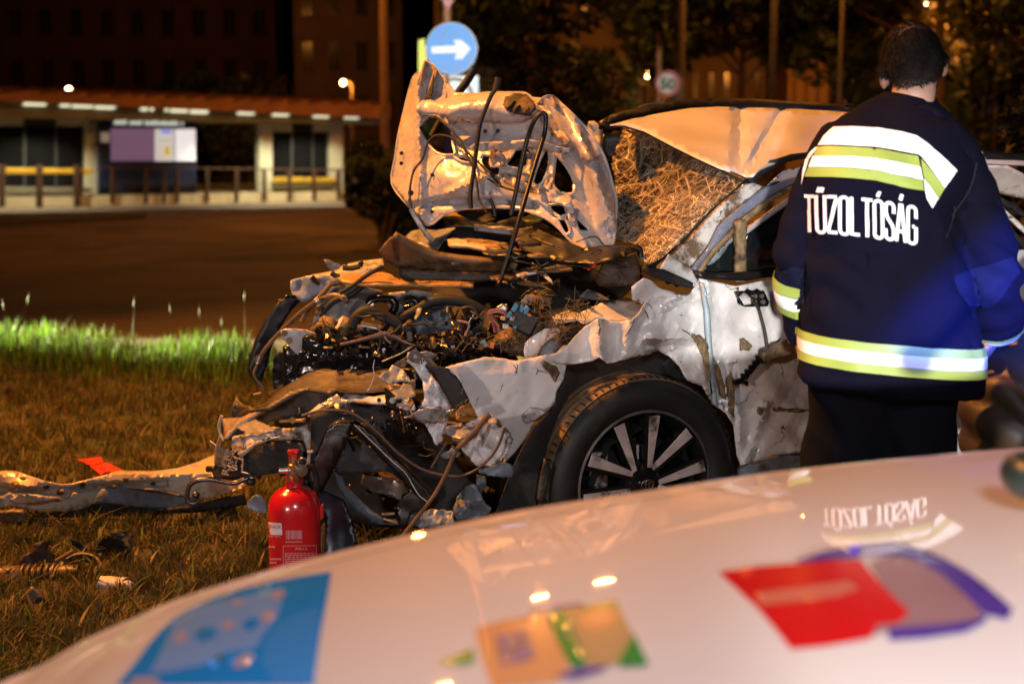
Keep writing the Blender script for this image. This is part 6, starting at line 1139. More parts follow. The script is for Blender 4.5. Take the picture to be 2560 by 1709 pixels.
# ================================================================== FIRE EXTINGUISHER
ED = 4.08; ek = ED/FPX; ec = P(c5((648, 1100))[0][0], 1250, ED)
ex_ = thing('fire_extinguisher', (ec.x, ec.y, 0), 'red powder fire extinguisher standing upright in front of the wreck', 'extinguisher')
er = .0775
def ez(y): return P(ec.x, y, ED).z if False else P(735, y, ED).z
ztop, zsh = ez(1266), ez(1238)
E = lambda z: Vector((ec.x, ec.y, z))
redp = M('extinguisher_red', (.46, .008, .012), .22, var=.08, bump=.05, bs=30, coat=.6, dirt=((.25, .006, .01), .3, 9))
body = MB().lathe([(0, .02), (er*.9, .02), (er, .04), (er, ztop-.012), (er*.985, ztop+.006), (er*.93, ztop+.022), (er*.80, ztop+.040), (er*.60, ztop+.053), (er*.34, ztop+.060), (.024, ztop+.064), (.024, ztop+.078), (0, ztop+.078)], E(0), (0, 0, 1), 48).mk('body', ex_, redp, sharp=60)
MB().lathe([(er*.92, 0), (er*1.02, 0), (er*1.02, .05), (er*.95, .05)], E(0), (0, 0, 1), 40).mk('foot_ring', ex_, matt_black)
zn = ztop+.078
MB().lathe([(.020, 0), (.021, .014), (.015, .02), (.016, .05), (.013, .052), (.013, .075)], E(zn), (0, 0, 1), 20).mk('valve_neck', ex_, M('brass', (.42, .20, .10), .3, .8, var=.2))
MB().lathe([(0, -.032), (.011, -.032), (.011, .0), (.008, .004), (.008, .03), (0, .03)], E(zn+.032)+Vector((-.012, -.004, 0)), (-1, -.2, 0), 16).mk('outlet', ex_, bare_metal)
MB().lathe([(.006, 0), (.017, 0), (.017, .012), (0, .014)], E(zn+.033)+Vector((.022, -.006, 0)), (.6, -.8, 0), 18).mk('pressure_gauge', ex_, bare_metal)
hv = MB(); hv.box(E(zn+.087), (.034, .022, .012)).box(E(zn+.070)+Vector((0, .002, 0)), (.026, .02, .03)); bevel(hv.mk('lever', ex_, redp), .004)
sheet('handle', ex_, c5((630, 950), (645, 955), (640, 1000), (650, 1025), (600, 1022), (605, 990)), redp, ED-.03, step=6, amp=0, th=.006)
hb = MB().box(E(zn+.006)+Vector((0, .02, 0)), (.05, .03, .05)); bevel(hb.mk('valve_block', ex_, redp), .008)
MB().tube([E(zn+.06)+Vector((.03+.013*math.cos(t), -.02, .013*math.sin(t))) for t in [2*math.pi*k/16 for k in range(17)]], .0016, 6, 1, False).mk('safety_pin_ring', ex_, bare_metal)
tube('hose', ex_, [E(zn+.04)+Vector((.03, .01, 0)), E(zn+.03)+Vector((.055, .03, 0)), E(zn-.03)+Vector((.06, .055, 0)), E(zn-.15)+Vector((.05, .085, 0)), E(zn-.4)+Vector((.045, .09, 0))], .008, matt_black)
bevel(MB().box(E(ez(1278))+Vector((er+.003, 0, 0)), (.010, .03, .04)).mk('hose_clip', ex_, redp), .002)
eb = bvh_of(body)
lw = M('label_white', (.60, .52, .52), .4, var=.06); lp = M('label_print', (.50, .26, .28), .45, var=.1); lm = M('label_maroon', (.30, .008, .02), .4)
decal('label', body, c5((455, 1250), (562, 1258), (566, 1338), (455, 1336)), eb, lw, .0006, 5)
def etext(s, q, mat, off=.0012, bold=.01):
    v, f = text2d(s, bold); qm = quadmap(q); decal('lettering', body, None, eb, mat, off, mesh=([qm(a, b) for a, b in v], f))
etext('KÉSZÜLÉK', c5((432, 1284), (560, 1294), (562, 1266), (432, 1258)), lm)
etext('porral oltó', c5((440, 1352), (556, 1358), (556, 1343), (440, 1338)), lp)
for a_, b_, y in [(440, 520, 1424), (440, 562, 1508), (440, 530, 1532)]:
    for k in range(int((b_-a_)/11)): decal('print_mark', body, c5((a_+11*k, y-11), (a_+11*k+8, y-10), (a_+11*k+8, y+2), (a_+11*k, y+1)), eb, lp, .0008, 5)
rr = random.Random(2); x = 592
while x < 704:
    wd = rr.choice([2, 3, 5]); decal('bar', body, c5((x, 1306), (x+wd, 1306), (x+wd, 1366 if rr.random() > .15 else 1372), (x, 1366)), eb, lp, .0008, 9); x += wd+rr.choice([2, 3, 4])
for k in range(9): decal('print_mark', body, c5((590+13*k, 1382), (600+13*k, 1382), (600+13*k, 1388), (590+13*k, 1388)), eb, lp, .0008, 5)
for pl in [((572, 1412), (800, 1408), (800, 1411), (572, 1415)), ((572, 1412), (575, 1412), (575, 1600), (572, 1600)), ((797, 1408), (800, 1408), (800, 1600), (797, 1600))]: decal('label_frame', body, c5(*pl), eb, lp, .0008, 6)
etext('PKM 6 A', c5((654, 1440), (736, 1440), (736, 1424), (654, 1424)), lp)
rr = random.Random(6)
for k in range(6):
    x = 584
    while x < 784:
        wd = rr.uniform(10, 30); decal('print_mark', body, c5((x, 1462+13*k), (min(790, x+wd), 1462+13*k), (min(790, x+wd), 1467+13*k), (x, 1467+13*k)), eb, lp, .0008, 6); x += wd+5
# ================================================================== FIREFIGHTER
FD = 3.86
fire = None
skin = M('skin', (.42, .24, .17), .5, var=.08, bump=.1, bs=60); hair_m = M('short_dark_hair', (.022, .017, .015), .9, var=.5, vs=30, spec=.1)
navy = M('navy_jacket_cloth', (.0032, .0029, .0105), .88, var=.12, bump=.35, bs=420, spec=.1); navy_t = M('navy_trouser_cloth', (.0055, .006, .010), .92, var=.12, bump=.35, bs=380, spec=.1)
tape = M('reflective_tape', (.90, .90, .90), .35, var=.02, vs=3, spec=.3); lime = M('fluorescent_lime_tape', (.32, .40, .08), .5, var=.04, spec=.3)
letter_m = M('reflective_lettering', (.80, .79, .82), .45, var=.05, spec=.3)
S7 = 1.493*FPX/FD                                                           # crop-7 pixels per metre at the firefighter
def F7(x, y, d=FD): return P(*c7((x, y))[0], d)
# body: one continuous figure
bm_ = MB()
hd_c = P(2280, 152, 4.0)
Rh = Matrix.Rotation(R(-12), 3, 'Y') @ Matrix.Rotation(R(14), 3, 'X')
bm_.ball(hd_c, (.077, .098, .105), 24, 16, Rh)                                  # skull
bm_.ball(hd_c+Rh @ Vector((0, .03, -.06)), (.06, .075, .075), 20, 12, Rh)         # jaw and face, turned away
bm_.ball(hd_c+Rh @ Vector((0, .112, -.045)), (.014, .022, .03), 10, 8, Rh)        # nose
bm_.ball(hd_c+Rh @ Vector((0, .085, .005)), (.055, .022, .018), 12, 8, Rh)        # brow
bm_.ball(hd_c+Rh @ Vector((0, .098, -.09)), (.028, .014, .010), 10, 8, Rh)        # lips
bm_.ball(hd_c+Rh @ Vector((0, .09, -.125)), (.024, .02, .02), 10, 8, Rh)          # chin
for s_ in (-1, 1): bm_.ball(hd_c+Rh @ Vector((s_*.083, .005, -.03)), (.012, .024, .036), 12, 8, Rh @ Matrix.Rotation(s_*.3, 3, 'Z'))
neck = F7(612, 190, 3.97)
bm_.tube([hd_c+Rh @ Vector((0, -.015, -.05)), (hd_c+neck)/2+Vector((.006, -.03, -.03)), neck+Vector((0, 0, -.06))], lambda t: .056+.006*t, 18, 4)
ch_c = F7(560, 420, 3.92)
bm_.ball(ch_c, (.17, .10, .17), 20, 12); bm_.ball(F7(545, 700), (.165, .11, .26), 20, 12); bm_.ball(F7(550, 1050), (.175, .12, .16), 20, 12)
bm_.tube([F7(350, 390, 3.92), F7(560, 360, 3.93), F7(780, 405, 3.92)], .055, 14, 4)
LARM = [F7(322, 388, 3.92), F7(286, 500, 3.90), F7(256, 600, 3.90), F7(233, 700, 3.90), F7(227, 800, 3.92), F7(238, 905, 3.97), F7(246, 1030, 4.02)]
RARM = [F7(800, 395, 3.90), F7(848, 500, 3.87), F7(893, 640, 3.84), F7(932, 765, 3.83), F7(946, 860, 3.87), F7(962, 950, 3.94), F7(962, 1010, 3.98)]
bm_.tube(LARM, lambda t: .052-.020*t, 14, 4); bm_.tube(RARM, lambda t: .052-.020*t, 14, 4)
HIP = [F7(430, 1080), F7(660, 1090)]
FEET = [Vector((HIP[0].x-.05, 3.86, .09)), Vector((HIP[1].x+.05, 3.83, .09))]
for h_, f_ in zip(HIP, FEET): bm_.tube([h_, Vector(((h_.x+f_.x)/2, 3.92, .5)), f_], lambda t: .085-.045*t, 14, 5); bm_.ball(f_+Vector((0, .07, -.03)), (.04, .11, .04), 12, 8)
def hand(mb, wrist, d, palm_n, curl=.5, s=1):
    d = Vector(d).normalized(); n = Vector(palm_n); n = (n-d*n.dot(d)).normalized(); sd = d.cross(n)*s
    c = wrist+d*.055; mb.ball(c, (.042, .016, .052), 14, 10, Matrix((sd, n, d)).transposed())
    for k, (ln, of) in enumerate([(.072, -.031), (.082, -.010), (.076, .011), (.058, .030)]):
        a = c+d*.040+sd*of; p1 = a+d*ln*.42+n*ln*.10*curl; p2 = p1+d*ln*.28+n*ln*.38*curl; p3 = p2+d*ln*.10+n*ln*.42*curl
        mb.tube([c+sd*of*.6, a, p1, p2, p3], lambda t: .0095-.002*t, 8, 3); mb.ball(p3, .0075, 8, 6)
    a = c-sd*.030-d*.025; p1 = a-sd*.026+d*.028+n*.012; p2 = p1-sd*.004+d*.030+n*.010; mb.tube([c-d*.03, a, p1, p2], lambda t: .0125-.003*t, 8, 3); mb.ball(p2, .0090, 8, 6)
hand(bm_, F7(955, 1022, 3.99), F7(930, 1075, 4.03)-F7(955, 1022, 3.99), (-.6, .6, .1), 1.0, 1)
hand(bm_, F7(247, 1040, 4.03), F7(258, 1150, 4.10)-F7(247, 1040, 4.03), (.6, .6, .2), .6, -1)
fire = bm_.mk('person', None, skin, base=(F7(550, 1100).x, FD, 0))
props(fire, 'firefighter seen from behind in a navy jacket lettered TŰZOLTÓSÁG with reflective bands', 'person')
fuse(fire, .0058, 3)
# jacket: torso lofted ring by ring, sleeves fused on
RINGS = [(150, 492, 712, .075, 4.0, 0), (175, 462, 735, .085, 3.97, 10), (205, 415, 770, .098, 3.95, 14), (245, 352, 806, .118, 3.93, 18), (290, 300, 836, .138, 3.91, 20), (345, 265, 852, .152, 3.90, 22), (410, 252, 842, .162, 3.88, 26), (480, 246, 815, .168, 3.87, 30), (560, 247, 795, .168, 3.86, 32),
         (650, 249, 800, .168, 3.86, 36), (750, 251, 818, .168, 3.86, 40), (850, 250, 842, .17, 3.86, 44), (950, 247, 868, .172, 3.86, 50), (1050, 240, 884, .176, 3.86, 56), (1150, 233, 886, .18, 3.86, 60), (1215, 228, 884, .182, 3.86, 62)]
def ring_pt(i, an, grow=0, rings=None):
    y, xl, xr, b, d, tilt = (rings or RINGS)[i] if isinstance(i, int) else i
    l, r_ = F7(xl, y, d), F7(xr, y, d); a = (r_.x-l.x)/2+grow; c = (l+r_)/2; b = b+grow
    e = 2/2.5; ca, sa = math.cos(an), math.sin(an)
    x = a*math.copysign(abs(ca)**e, ca); yy = b*math.copysign(abs(sa)**e, sa)
    z = -(x/a)*(tilt/2)/S7
    w_ = .006*math.sin(an*5+y*.013)+.005*noise.noise(Vector((math.cos(an)*2.5, math.sin(an)*2.5, y*.006)))*2
    return Vector((c.x+x*(1+w_*2), d+yy*(1+w_), c.z+z))
def ring_at(y):
    ys = [q[0] for q in RINGS]; return tuple(float(np.interp(y, ys, [q[k] for q in RINGS])) for k in range(6))
NSEG = 72
def loft(ys, grow=0, close=True):
    mb = MB(); vs = []; fs = []
    for y in ys: vs += [ring_pt(ring_at(y), 2*math.pi*k/NSEG, grow) for k in range(NSEG)]
    for i in range(len(ys)-1):
        for k in range(NSEG): k2 = (k+1) % NSEG; fs.append((i*NSEG+k, i*NSEG+k2, (i+1)*NSEG+k2, (i+1)*NSEG+k))
    if close: fs += [tuple(range(NSEG)), tuple(range((len(ys)-1)*NSEG, len(ys)*NSEG))[::-1]]
    return mb.add(vs, fs)
jm = loft(list(np.linspace(150, 1215, 48)))
def sleeve_r(t, r0, r1): return r0+(r1-r0)*t
jm.tube(LARM, lambda t: float(np.interp(t, [0, .2, .5, .75, .92, 1], [.060, .066, .068, .064, .050, .046]))+.003*math.sin(t*38), 20, 6)
jm.tube(RARM, lambda t: float(np.interp(t, [0, .2, .4, .55, .72, .9, 1], [.070, .070, .072, .082, .074, .060, .053]))+.004*math.sin(t*44), 20, 6)
jm.ball(F7(782, 385, 3.9), (.078, .11, .085), 18, 12); jm.ball(F7(330, 378, 3.92), (.062, .10, .075), 18, 12)
jacket = jm.mk('jacket', fire, navy); fuse(jacket, .0115, 5)
for v in jacket.data.vertices:                                                  # soft cloth folds
    p = v.co; f = noise.noise(Vector((p.x*6+p.z*2.5, p.y*5, p.z*3.2)))*.016+(1-abs(noise.noise(Vector((p.x*5+p.z*4, p.y*5, p.z*2+7))))*2)*.014+(1-abs(noise.noise(Vector((p.x*9-p.z*11, p.y*8, p.z*4+3))))*2)*.007; 
    wz = (p+ORG[jacket])
    for an_, wd_ in ((F7(935, 780, 3.84), .16), (F7(235, 800, 3.92), .14)):
        if abs(wz.x-an_.x) < .14: f += .009*math.sin((wz.z-an_.z)*62+(wz.x-an_.x)*38+3*noise.noise(wz*5))*math.exp(-((wz.z-an_.z)/wd_)**2)
    v.co += v.normal*f*(.25 if (wz.y < FD and F7(0, 720).z < wz.z < F7(0, 470).z and F7(235, 0).x < wz.x < F7(700, 0).x) else 1)
s_ = jacket.modifiers.new('soft', 'SMOOTH'); s_.factor = .5; s_.iterations = 4; bpy.context.view_layer.update(); bake(jacket)
jb = bvh_of(jacket)
col = MB()                                                                   # stand-up collar
cvs = []
for j, (y, g_) in enumerate([(206, .012), (184, .006), (160, .0), (142, -.006)]):
    for k in range(40):
        an = 2*math.pi*k/40; xl, xr = 486+j*8, 722-j*4; l, r_ = F7(xl, y, 3.97), F7(xr, y, 3.97); a = (r_.x-l.x)/2+g_; c = (l+r_)/2
        cvs.append(Vector((c.x+a*math.cos(an)+.012*j*.5, 3.97+.092*math.sin(an)+.006*j, c.z-math.cos(an)*.018)))
col.add(cvs, [(j*40+k, j*40+(k+1) % 40, (j+1)*40+(k+1) % 40, (j+1)*40+k) for j in range(3) for k in range(40)])
o = col.mk('collar', jacket, navy); m_ = o.modifiers.new('thickness', 'SOLIDIFY'); m_.thickness = .010
for (y0, y1, mt, nm) in [(1055, 1088, lime, 'lime_band'), (1088, 1130, tape, 'reflective_band'), (1130, 1163, lime, 'lime_band')]:
    v = loft(list(np.linspace(y0-22, y1-22, 4)), .012, False)
    hem = v.mk(nm, jacket, mt)
    for vv in hem.data.vertices:
        w_ = vv.co+ORG[jacket]; h_ = jb.find_nearest(w_)
        if h_[0] is not None:
            n_ = (w_-h_[0]); vv.co = h_[0]+h_[1]*.0045-ORG[jacket]
def jd(nm, pl, mt, off=.005, step=7): return decal(nm, jacket, c3(*pl) if True else pl, jb, mt, off, step)
jd('reflective_band', [(1185, 785), (1300, 782), (1450, 790), (1600, 812), (1690, 835), (1755, 880), (1830, 945), (1935, 1045), (1860, 1150), (1790, 1055), (1720, 962), (1700, 948), (1600, 932), (1450, 905), (1300, 896), (1170, 890), (1095, 893), (1130, 835)], tape)
jd('lime_band', [(1086, 900), (1170, 898), (1300, 902), (1450, 914), (1600, 942), (1700, 958), (1714, 1025), (1600, 1000), (1450, 972), (1300, 960), (1170, 958), (1068, 957)], lime, .004)
jd('reflective_band', [(1064, 958), (1170, 959), (1300, 961), (1450, 974), (1600, 1002), (1714, 1027), (1726, 1105), (1600, 1080), (1450, 1044), (1300, 1030), (1170, 1024), (1038, 1024)], tape, .005)
jd('lime_band', [(1036, 1026), (1170, 1026), (1300, 1032), (1450, 1046), (1600, 1082), (1726, 1107), (1732, 1168), (1600, 1142), (1450, 1108), (1300, 1092), (1170, 1084), (1012, 1082)], lime, .004)
jd('lime_band', [(1716, 975), (1790, 1062), (1858, 1152), (1820, 1212), (1770, 1140), (1732, 1090), (1722, 1030)], lime, .0055)
jd('reflective_band', [(1730, 1094), (1768, 1142), (1818, 1214), (1782, 1276), (1748, 1220), (1735, 1165)], tape, .006)
jd('side_band', [(1085, 905), (1092, 912), (1045, 975), (1012, 1080), (998, 1130), (1004, 1060), (1020, 985), (1050, 935)], tape, .006, 5)
# lettering: heavy condensed capitals, each a piece of its own
def arc(cx, cy, rx, ry, a0, a1, n=7): return [(cx+rx*math.cos(R(a0+(a1-a0)*k/n)), cy+ry*math.sin(R(a0+(a1-a0)*k/n))) for k in range(n+1)]
LW = .27                                                                     # stroke width; letters stand in a box .8 wide, 1 x 3.1 high
def stadium(y1=3.0): return arc(.4, y1-.3, .30, .30, 0, 180)+arc(.4, .4, .30, .30, 180, 360)+[(.70, y1-.3)]
GLY = {'T': [[(.0, 2.98), (.8, 2.98)], [(.4, 2.86), (.4, .08)]], 'U': [[(.10, 3.08), (.10, .4)]+arc(.4, .4, .30, .30, 180, 360)+[(.70, 3.08)]], 'Z': [[(.04, 2.98), (.74, 2.98)], [(.70, 2.88), (.10, .30)], [(.04, .18), (.76, .18)]],
       'O': [stadium()], 'L': [[(.10, 3.08), (.10, .08)], [(.21, .18), (.70, .18)]], 'A': [[(.06, .08), (.36, 3.06)], [(.74, .08), (.44, 3.06)], [(.21, .9), (.59, .9)]],
       'S': [[(.70, 2.2)]+arc(.4, 2.68, .30, .30, 0, 180)+[(.10, 2.25), (.22, 1.85), (.58, 1.3), (.70, .9)]+arc(.4, .42, .30, .30, 0, -180)+[(.10, .95)]],
       'G': [[(.70, 2.1)]+arc(.4, 2.68, .30, .30, 0, 180)+[(.10, 1.6)]+arc(.4, .42, .30, .30, 180, 360)+[(.70, 1.45)], [(.61, 1.45), (.42, 1.45)]],
       "''": [[(.22, 3.30), (.36, 3.75)], [(.48, 3.30), (.62, 3.75)]], "'": [[(.34, 3.30), (.50, 3.80)]]}
def stroke(pts, wd):
    n = len(pts); L_, R2 = [], []
    for i in range(n):
        a_, b2 = pts[max(0, i-1)], pts[min(n-1, i+1)]; dx, dy = b2[0]-a_[0], b2[1]-a_[1]; l = math.hypot(dx, dy) or 1
        ox, oy = -dy/l*wd/2, dx/l*wd/2; L_.append((pts[i][0]+ox, pts[i][1]+oy)); R2.append((pts[i][0]-ox, pts[i][1]-oy))
    return L_, R2
qm = quadmap(c3((1022, 1424), (1690, 1504), (1690, 1262), (1016, 1190)))
def tmap(u, v): x, y = qm(u, v); return (x, y-6*math.sin(math.pi*u))
for k, (ch_, ac_) in enumerate([('T', ''), ('U', "''"), ('Z', ''), ('O', ''), ('L', ''), ('T', ''), ('O', "'"), ('S', ''), ('A', "'"), ('G', '')]):
    vs, fs = [], []
    for q, pl in enumerate(GLY[ch_]+(GLY[ac_] if ac_ else [])):
        pl2 = []
        for a_, b2 in zip(pl, pl[1:]):
            m_ = max(1, int(math.hypot(b2[0]-a_[0], b2[1]-a_[1])/.2)); pl2 += [(a_[0]+(b2[0]-a_[0])*t/m_, a_[1]+(b2[1]-a_[1])*t/m_) for t in range(m_)]
        L_, R2 = stroke(pl2+[pl[-1]], LW); n = len(vs); z_ = .0004*q
        for p_, r_ in zip(L_, R2):
            for s_ in (p_, r_): vs.append(cast(jb, *tmap((k+.03+.95*(s_[0]/.8))/10, s_[1]/3.1), .0085+z_))
        fs += [(n+2*i, n+2*i+1, n+2*i+3, n+2*i+2) for i in range(len(L_)-1)]
    if all(v is not None for v in vs): mk('letter', jacket, vs, fs, letter_m, smooth=False)
# sleeve cuffs and elbow patch
def cuff(path, t0, t1, mat, rad, nm):
    pts = smooth_path(path, 10); n = len(pts)-1; seg = pts[int(n*t0):int(n*t1)+1]; o = MB().tube(seg, rad, 24, 1, False).mk(nm, jacket, mat)
    for vv in o.data.vertices:
        w_ = vv.co+ORG[jacket]; h_ = jb.find_nearest(w_)
        if h_[0] is not None and (h_[0]-w_).length < .03: vv.co = h_[0]+h_[1]*.005-ORG[jacket]
for t0, t1, mt, nm in [(.80, .86, lime, 'lime_cuff'), (.86, .92, tape, 'reflective_cuff'), (.92, .97, lime, 'lime_cuff')]:
    cuff(LARM, t0-.13, t1-.13, mt, .062, nm)
for t0, t1, mt, nm in [(.895, .92, lime, 'lime_cuff'), (.92, .955, tape, 'reflective_cuff'), (.955, .98, lime, 'lime_cuff')]: cuff(RARM, t0, t1, mt, .064, nm)
decal('elbow_patch', jacket, c7((792, 805), (860, 780), (960, 752), (1015, 735), (1042, 790), (1010, 830), (985, 870), (960, 900), (930, 920), (850, 915), (810, 870)), jb, M('elbow_patch_cloth', (.005, .006, .022), .8, bump=.3, bs=300, spec=.15), .004, 8)
decal('elbow_patch', jacket, c7((150, 790), (200, 770), (240, 780), (245, 910), (170, 915), (140, 870)), jb, bpy.data.materials['elbow_patch_cloth'], .004, 8)
for pts in [((790, 440), (800, 560), (770, 660)), ((882, 385), (862, 470), (820, 540), (790, 580))]:                     # sleeve seam
    v = [cast(jb, *c7(q)[0], .001) for q in pts]
    if all(v): MB().tube(v, .0022, 6, 6).mk('seam', jacket, M('seam_thread', (.004, .004, .007), .9) if 'seam_thread' not in bpy.data.materials else bpy.data.materials['seam_thread'])
tm = MB()
for k, (h_, f_) in enumerate(zip(HIP, FEET)): tm.tube([h_+Vector((0, 0, .05)), Vector((h_.x, 3.88, h_.z-.2)), Vector(((h_.x+f_.x)/2, 3.90, .5)), f_+Vector((0, 0, .02))], lambda t: .128-.03*t+.003*math.sin(t*30), 22, 7)
tm.ball(F7(545, 1120), (.205, .135, .14), 22, 12)
tr = tm.mk('trousers', fire, navy_t); fuse(tr, .013, 4)
for v in tr.data.vertices: v.co += v.normal*(noise.noise(Vector((v.co.x*7, v.co.y*7, v.co.z*4)))*.012+(1-abs(noise.noise(Vector((v.co.x*8+v.co.z*6, v.co.y*6, v.co.z*3))))*2)*.012)
for f_ in FEET: bevel(MB().box(f_+Vector((0, .06, -.05)), (.10, .29, .075)).mk('boot', fire, matt_black), .025)
Ri = Rh.transposed(); hmb = MB(); rr = random.Random(41); hb2 = bvh_of(fire)
def hairy(q):
    if q.z < -.045-.5*max(0, q.y+.02) or q.y > .085: return 0
    if abs(q.x) > .070 and q.z < -.02 and q.y > -.03: return 0
    return .45 if (q.z > .075 and q.y > -.035) else 1
n_ = 0
while n_ < 22000:
    d_ = Vector((rr.gauss(0, 1), rr.gauss(0, 1), rr.gauss(0, 1))).normalized(); h_ = hb2.ray_cast(hd_c+d_*.25, -d_)
    if h_[0] is None: continue
    q = Ri @ (h_[0]-hd_c)
    if rr.random() > hairy(q) or (h_[0]-hd_c).length > .15: n_ += 1; continue
    n_ += 1; nn = h_[1]; dn = Rh @ Vector((q.x*2, -.25+q.y*.5, -1)); dn = (dn-nn*dn.dot(nn)).normalized(); dn = (dn+Vector((rr.gauss(0, .25), rr.gauss(0, .25), rr.gauss(0, .15)))).normalized()
    L_ = rr.uniform(.012, .024)*(1 if q.z > -.02 else .6); sd = nn.cross(dn).normalized()*.0012; p_ = h_[0]-nn*.001; m_2 = p_+dn*L_*.5+nn*.006; t_ = p_+dn*L_+nn*.003
    hmb.add([p_-sd, p_+sd, m_2+sd, m_2-sd, t_], [(0, 1, 2, 3), (3, 2, 4)])
sm_ = M('scalp', (.045, .032, .027), .6); fire.data.materials.append(sm_)
for p_ in fire.data.polygons:
    q = Ri @ (p_.center+ORG[fire]-hd_c)
    if q.length < .15 and hairy(q) == 1: p_.material_index = 1
props(hmb.mk('hair', fire, hair_m, smooth=False), kind='stuff')
# ================================================================== CROUCHING HELPER AT THE RIGHT EDGE
CD = 4.1
def C7(x, y, d=CD): return P(*c7((x, y))[0], d)
cm = MB()
cm.tube([C7(1100, 1500, 4.05), C7(1085, 1330, 4.05), C7(1150, 1130, 4.15), C7(1300, 1010, 4.3)], lambda t: .135+.015*math.sin(t*3), 16, 5)
chd = C7(1440, 960, 4.4); cm.ball(chd, (.078, .098, .108), 20, 14); cm.tube([C7(1300, 1010, 4.3), chd], .06, 12, 2)
cm.ball(chd+Vector((.06, .07, -.04)), (.02, .02, .025), 8, 6)
cp = C7(1100, 1480, 4.05)
for s_ in (0, 1):
    kn = cp+Vector((.42+.1*s_, .10+.25*s_, .14)); an = Vector((cp.x+.12+.2*s_, cp.y+.1+.25*s_, .09)); cm.tube([cp+Vector((0, .15*s_, 0)), kn, an], lambda t: .095-.045*t, 12, 4); cm.ball(an+Vector((.09, .02, -.04)), (.12, .045, .04), 10, 8)
    sh_ = C7(1270, 1040, 4.2+.2*s_); el = sh_+Vector((.22, .0, -.28)); wr = el+Vector((.24, .06, .0)); cm.tube([sh_, el, wr], lambda t: .052-.02*t, 12, 4); hand(cm, wr, (.9, .1, -.3), (0, .2, -1), .6, 1)
helper = cm.mk('person', None, skin, base=(cp.x+.2, cp.y, 0)); props(helper, 'crouching person in a dark brown quilted jacket at the right edge beside the car', 'person'); fuse(helper, .0075, 3)
qm_ = MB(); qm_.tube([C7(1085, 1465, 4.05), C7(1065, 1330, 4.05), C7(1135, 1150, 4.12), C7(1270, 1020, 4.25), C7(1350, 985, 4.32)], lambda t: .175+.012*math.sin(t*4)-.03*(t > .9), 26, 8)
for s_ in (0, 1):
    sh_ = C7(1270, 1040, 4.2+.2*s_); el = sh_+Vector((.22, .0, -.28)); wr = el+Vector((.22, .055, .0)); qm_.tube([sh_, el, wr], lambda t: .098-.03*t, 16, 6)
qj = qm_.mk('quilted_jacket', helper, M('quilted_nylon', (.04, .024, .013), .5, var=.3, bump=.25, bs=40, spec=.5)); fuse(qj, .014, 4)
for v in qj.data.vertices:
    p = v.co; t = p.z*.72+p.x*.55; v.co += v.normal*(.016*abs(math.sin(t*42+1.5*noise.noise(p*6)))-.008+.012*noise.noise(p*11))
for s_ in (0, 1):
    kn = cp+Vector((.42+.1*s_, .10+.25*s_, .14)); an = Vector((cp.x+.12+.2*s_, cp.y+.1+.25*s_, .12)); MB().tube([cp+Vector((0, .15*s_, -.02)), kn, an], lambda t: .125-.05*t, 16, 5).mk('trouser_leg', helper, navy_t)
    MB().ball(an+Vector((.09, .02, -.06)), (.14, .055, .055), 12, 8).mk('shoe', helper, matt_black)
hc = MB().ball(chd+Vector((-.012, -.012, .02)), (.084, .1, .1), 18, 12).mk('knit_cap', helper, matt_black)
# ================================================================== POLICE CAR IN THE FOREGROUND
pc = thing('police_car', (.25, 1.55, 0), 'white police car bonnet with blue, red and green decals in the foreground', 'car')
pw = M('police_white', (.74, .70, .69), .4, var=.02, vs=2, bump=.0, coat=.85, spec=.15, dirt=((.55, .48, .45), .3, 3))
SIL = [(-400, 1930, 1.78), (-150, 1788, 1.86), (0, 1709, 1.92), (84, 1674, 1.95), (210, 1602, 2.0), (336, 1546, 2.04), (420, 1508, 2.07), (630, 1440, 2.13), (900, 1368, 2.20), (1267, 1284, 2.30), (1607, 1231, 2.37), (2002, 1174, 2.45), (2525, 1124, 2.53), (2760, 1108, 2.56)]
CR = smooth_path([P(*q) for q in SIL], 6)
def crown(t):
    i = min(len(CR)-2, int(t*(len(CR)-1))); f = t*(len(CR)-1)-i; return CR[i].lerp(CR[i+1], f)
def hood_z(s):
    """height over the crown line, s metres towards the camera"""
    return .115*s*(1.5-s)*.54 if s >= 0 else -7*s*s
def hpt(t, s, lift=0):
    c = crown(t); k = .35+.65*min(1, t*1.6+.1); return Vector((c.x, c.y-s, c.z+hood_z(s)*k+lift))
def strip(name, par, s0, s1, ns, mat, nt=60, lift=0, t0=0, t1=1, th=.004, **k):
    vs = []; fs = []
    for i in range(nt+1):
        for j in range(ns+1): vs.append(hpt(t0+(t1-t0)*i/nt, s0+(s1-s0)*j/ns, lift))
    for i in range(nt):
        for j in range(ns): a = i*(ns+1)+j; fs.append((a, a+ns+1, a+ns+2, a+1))
    o = mk(name, par, vs, fs, mat, sharp=0)
    if th: m = o.modifiers.new('thickness', 'SOLIDIFY'); m.thickness = th; m.offset = 1
    return o
bon = strip('bonnet', pc, .075, 1.38, 40, pw, 80, th=0)
fen = strip('wing', pc, -.13, .070, 20, pw, 80, th=0)
strip('wing', pc, 1.385, 1.5, 6, pw, 60, th=0)
strip('panel_gap', pc, .066, .079, 2, matt_black, 60, -.006, th=0)
mb = MB(); vs = []
for i in range(41):                                                              # far side of the wing down to the sill
    a = hpt(i/40, -.13); vs += [a, Vector((a.x, a.y+.03, a.z-.25)), Vector((a.x, a.y+.02, .32))]
mb.add(vs, [(3*i+k, 3*i+3+k, 3*i+4+k, 3*i+1+k) for i in range(40) for k in (0, 1)]); mb.mk('wing_side', pc, pw)
nose = [hpt(0, s) for s in np.linspace(-.13, 1.5, 25)]
vs = []
for p in nose: vs += [p, p+Vector((-.05, 0, -.05)), p+Vector((-.10, 0, -.20)), Vector((p.x-.12, p.y, .25))]
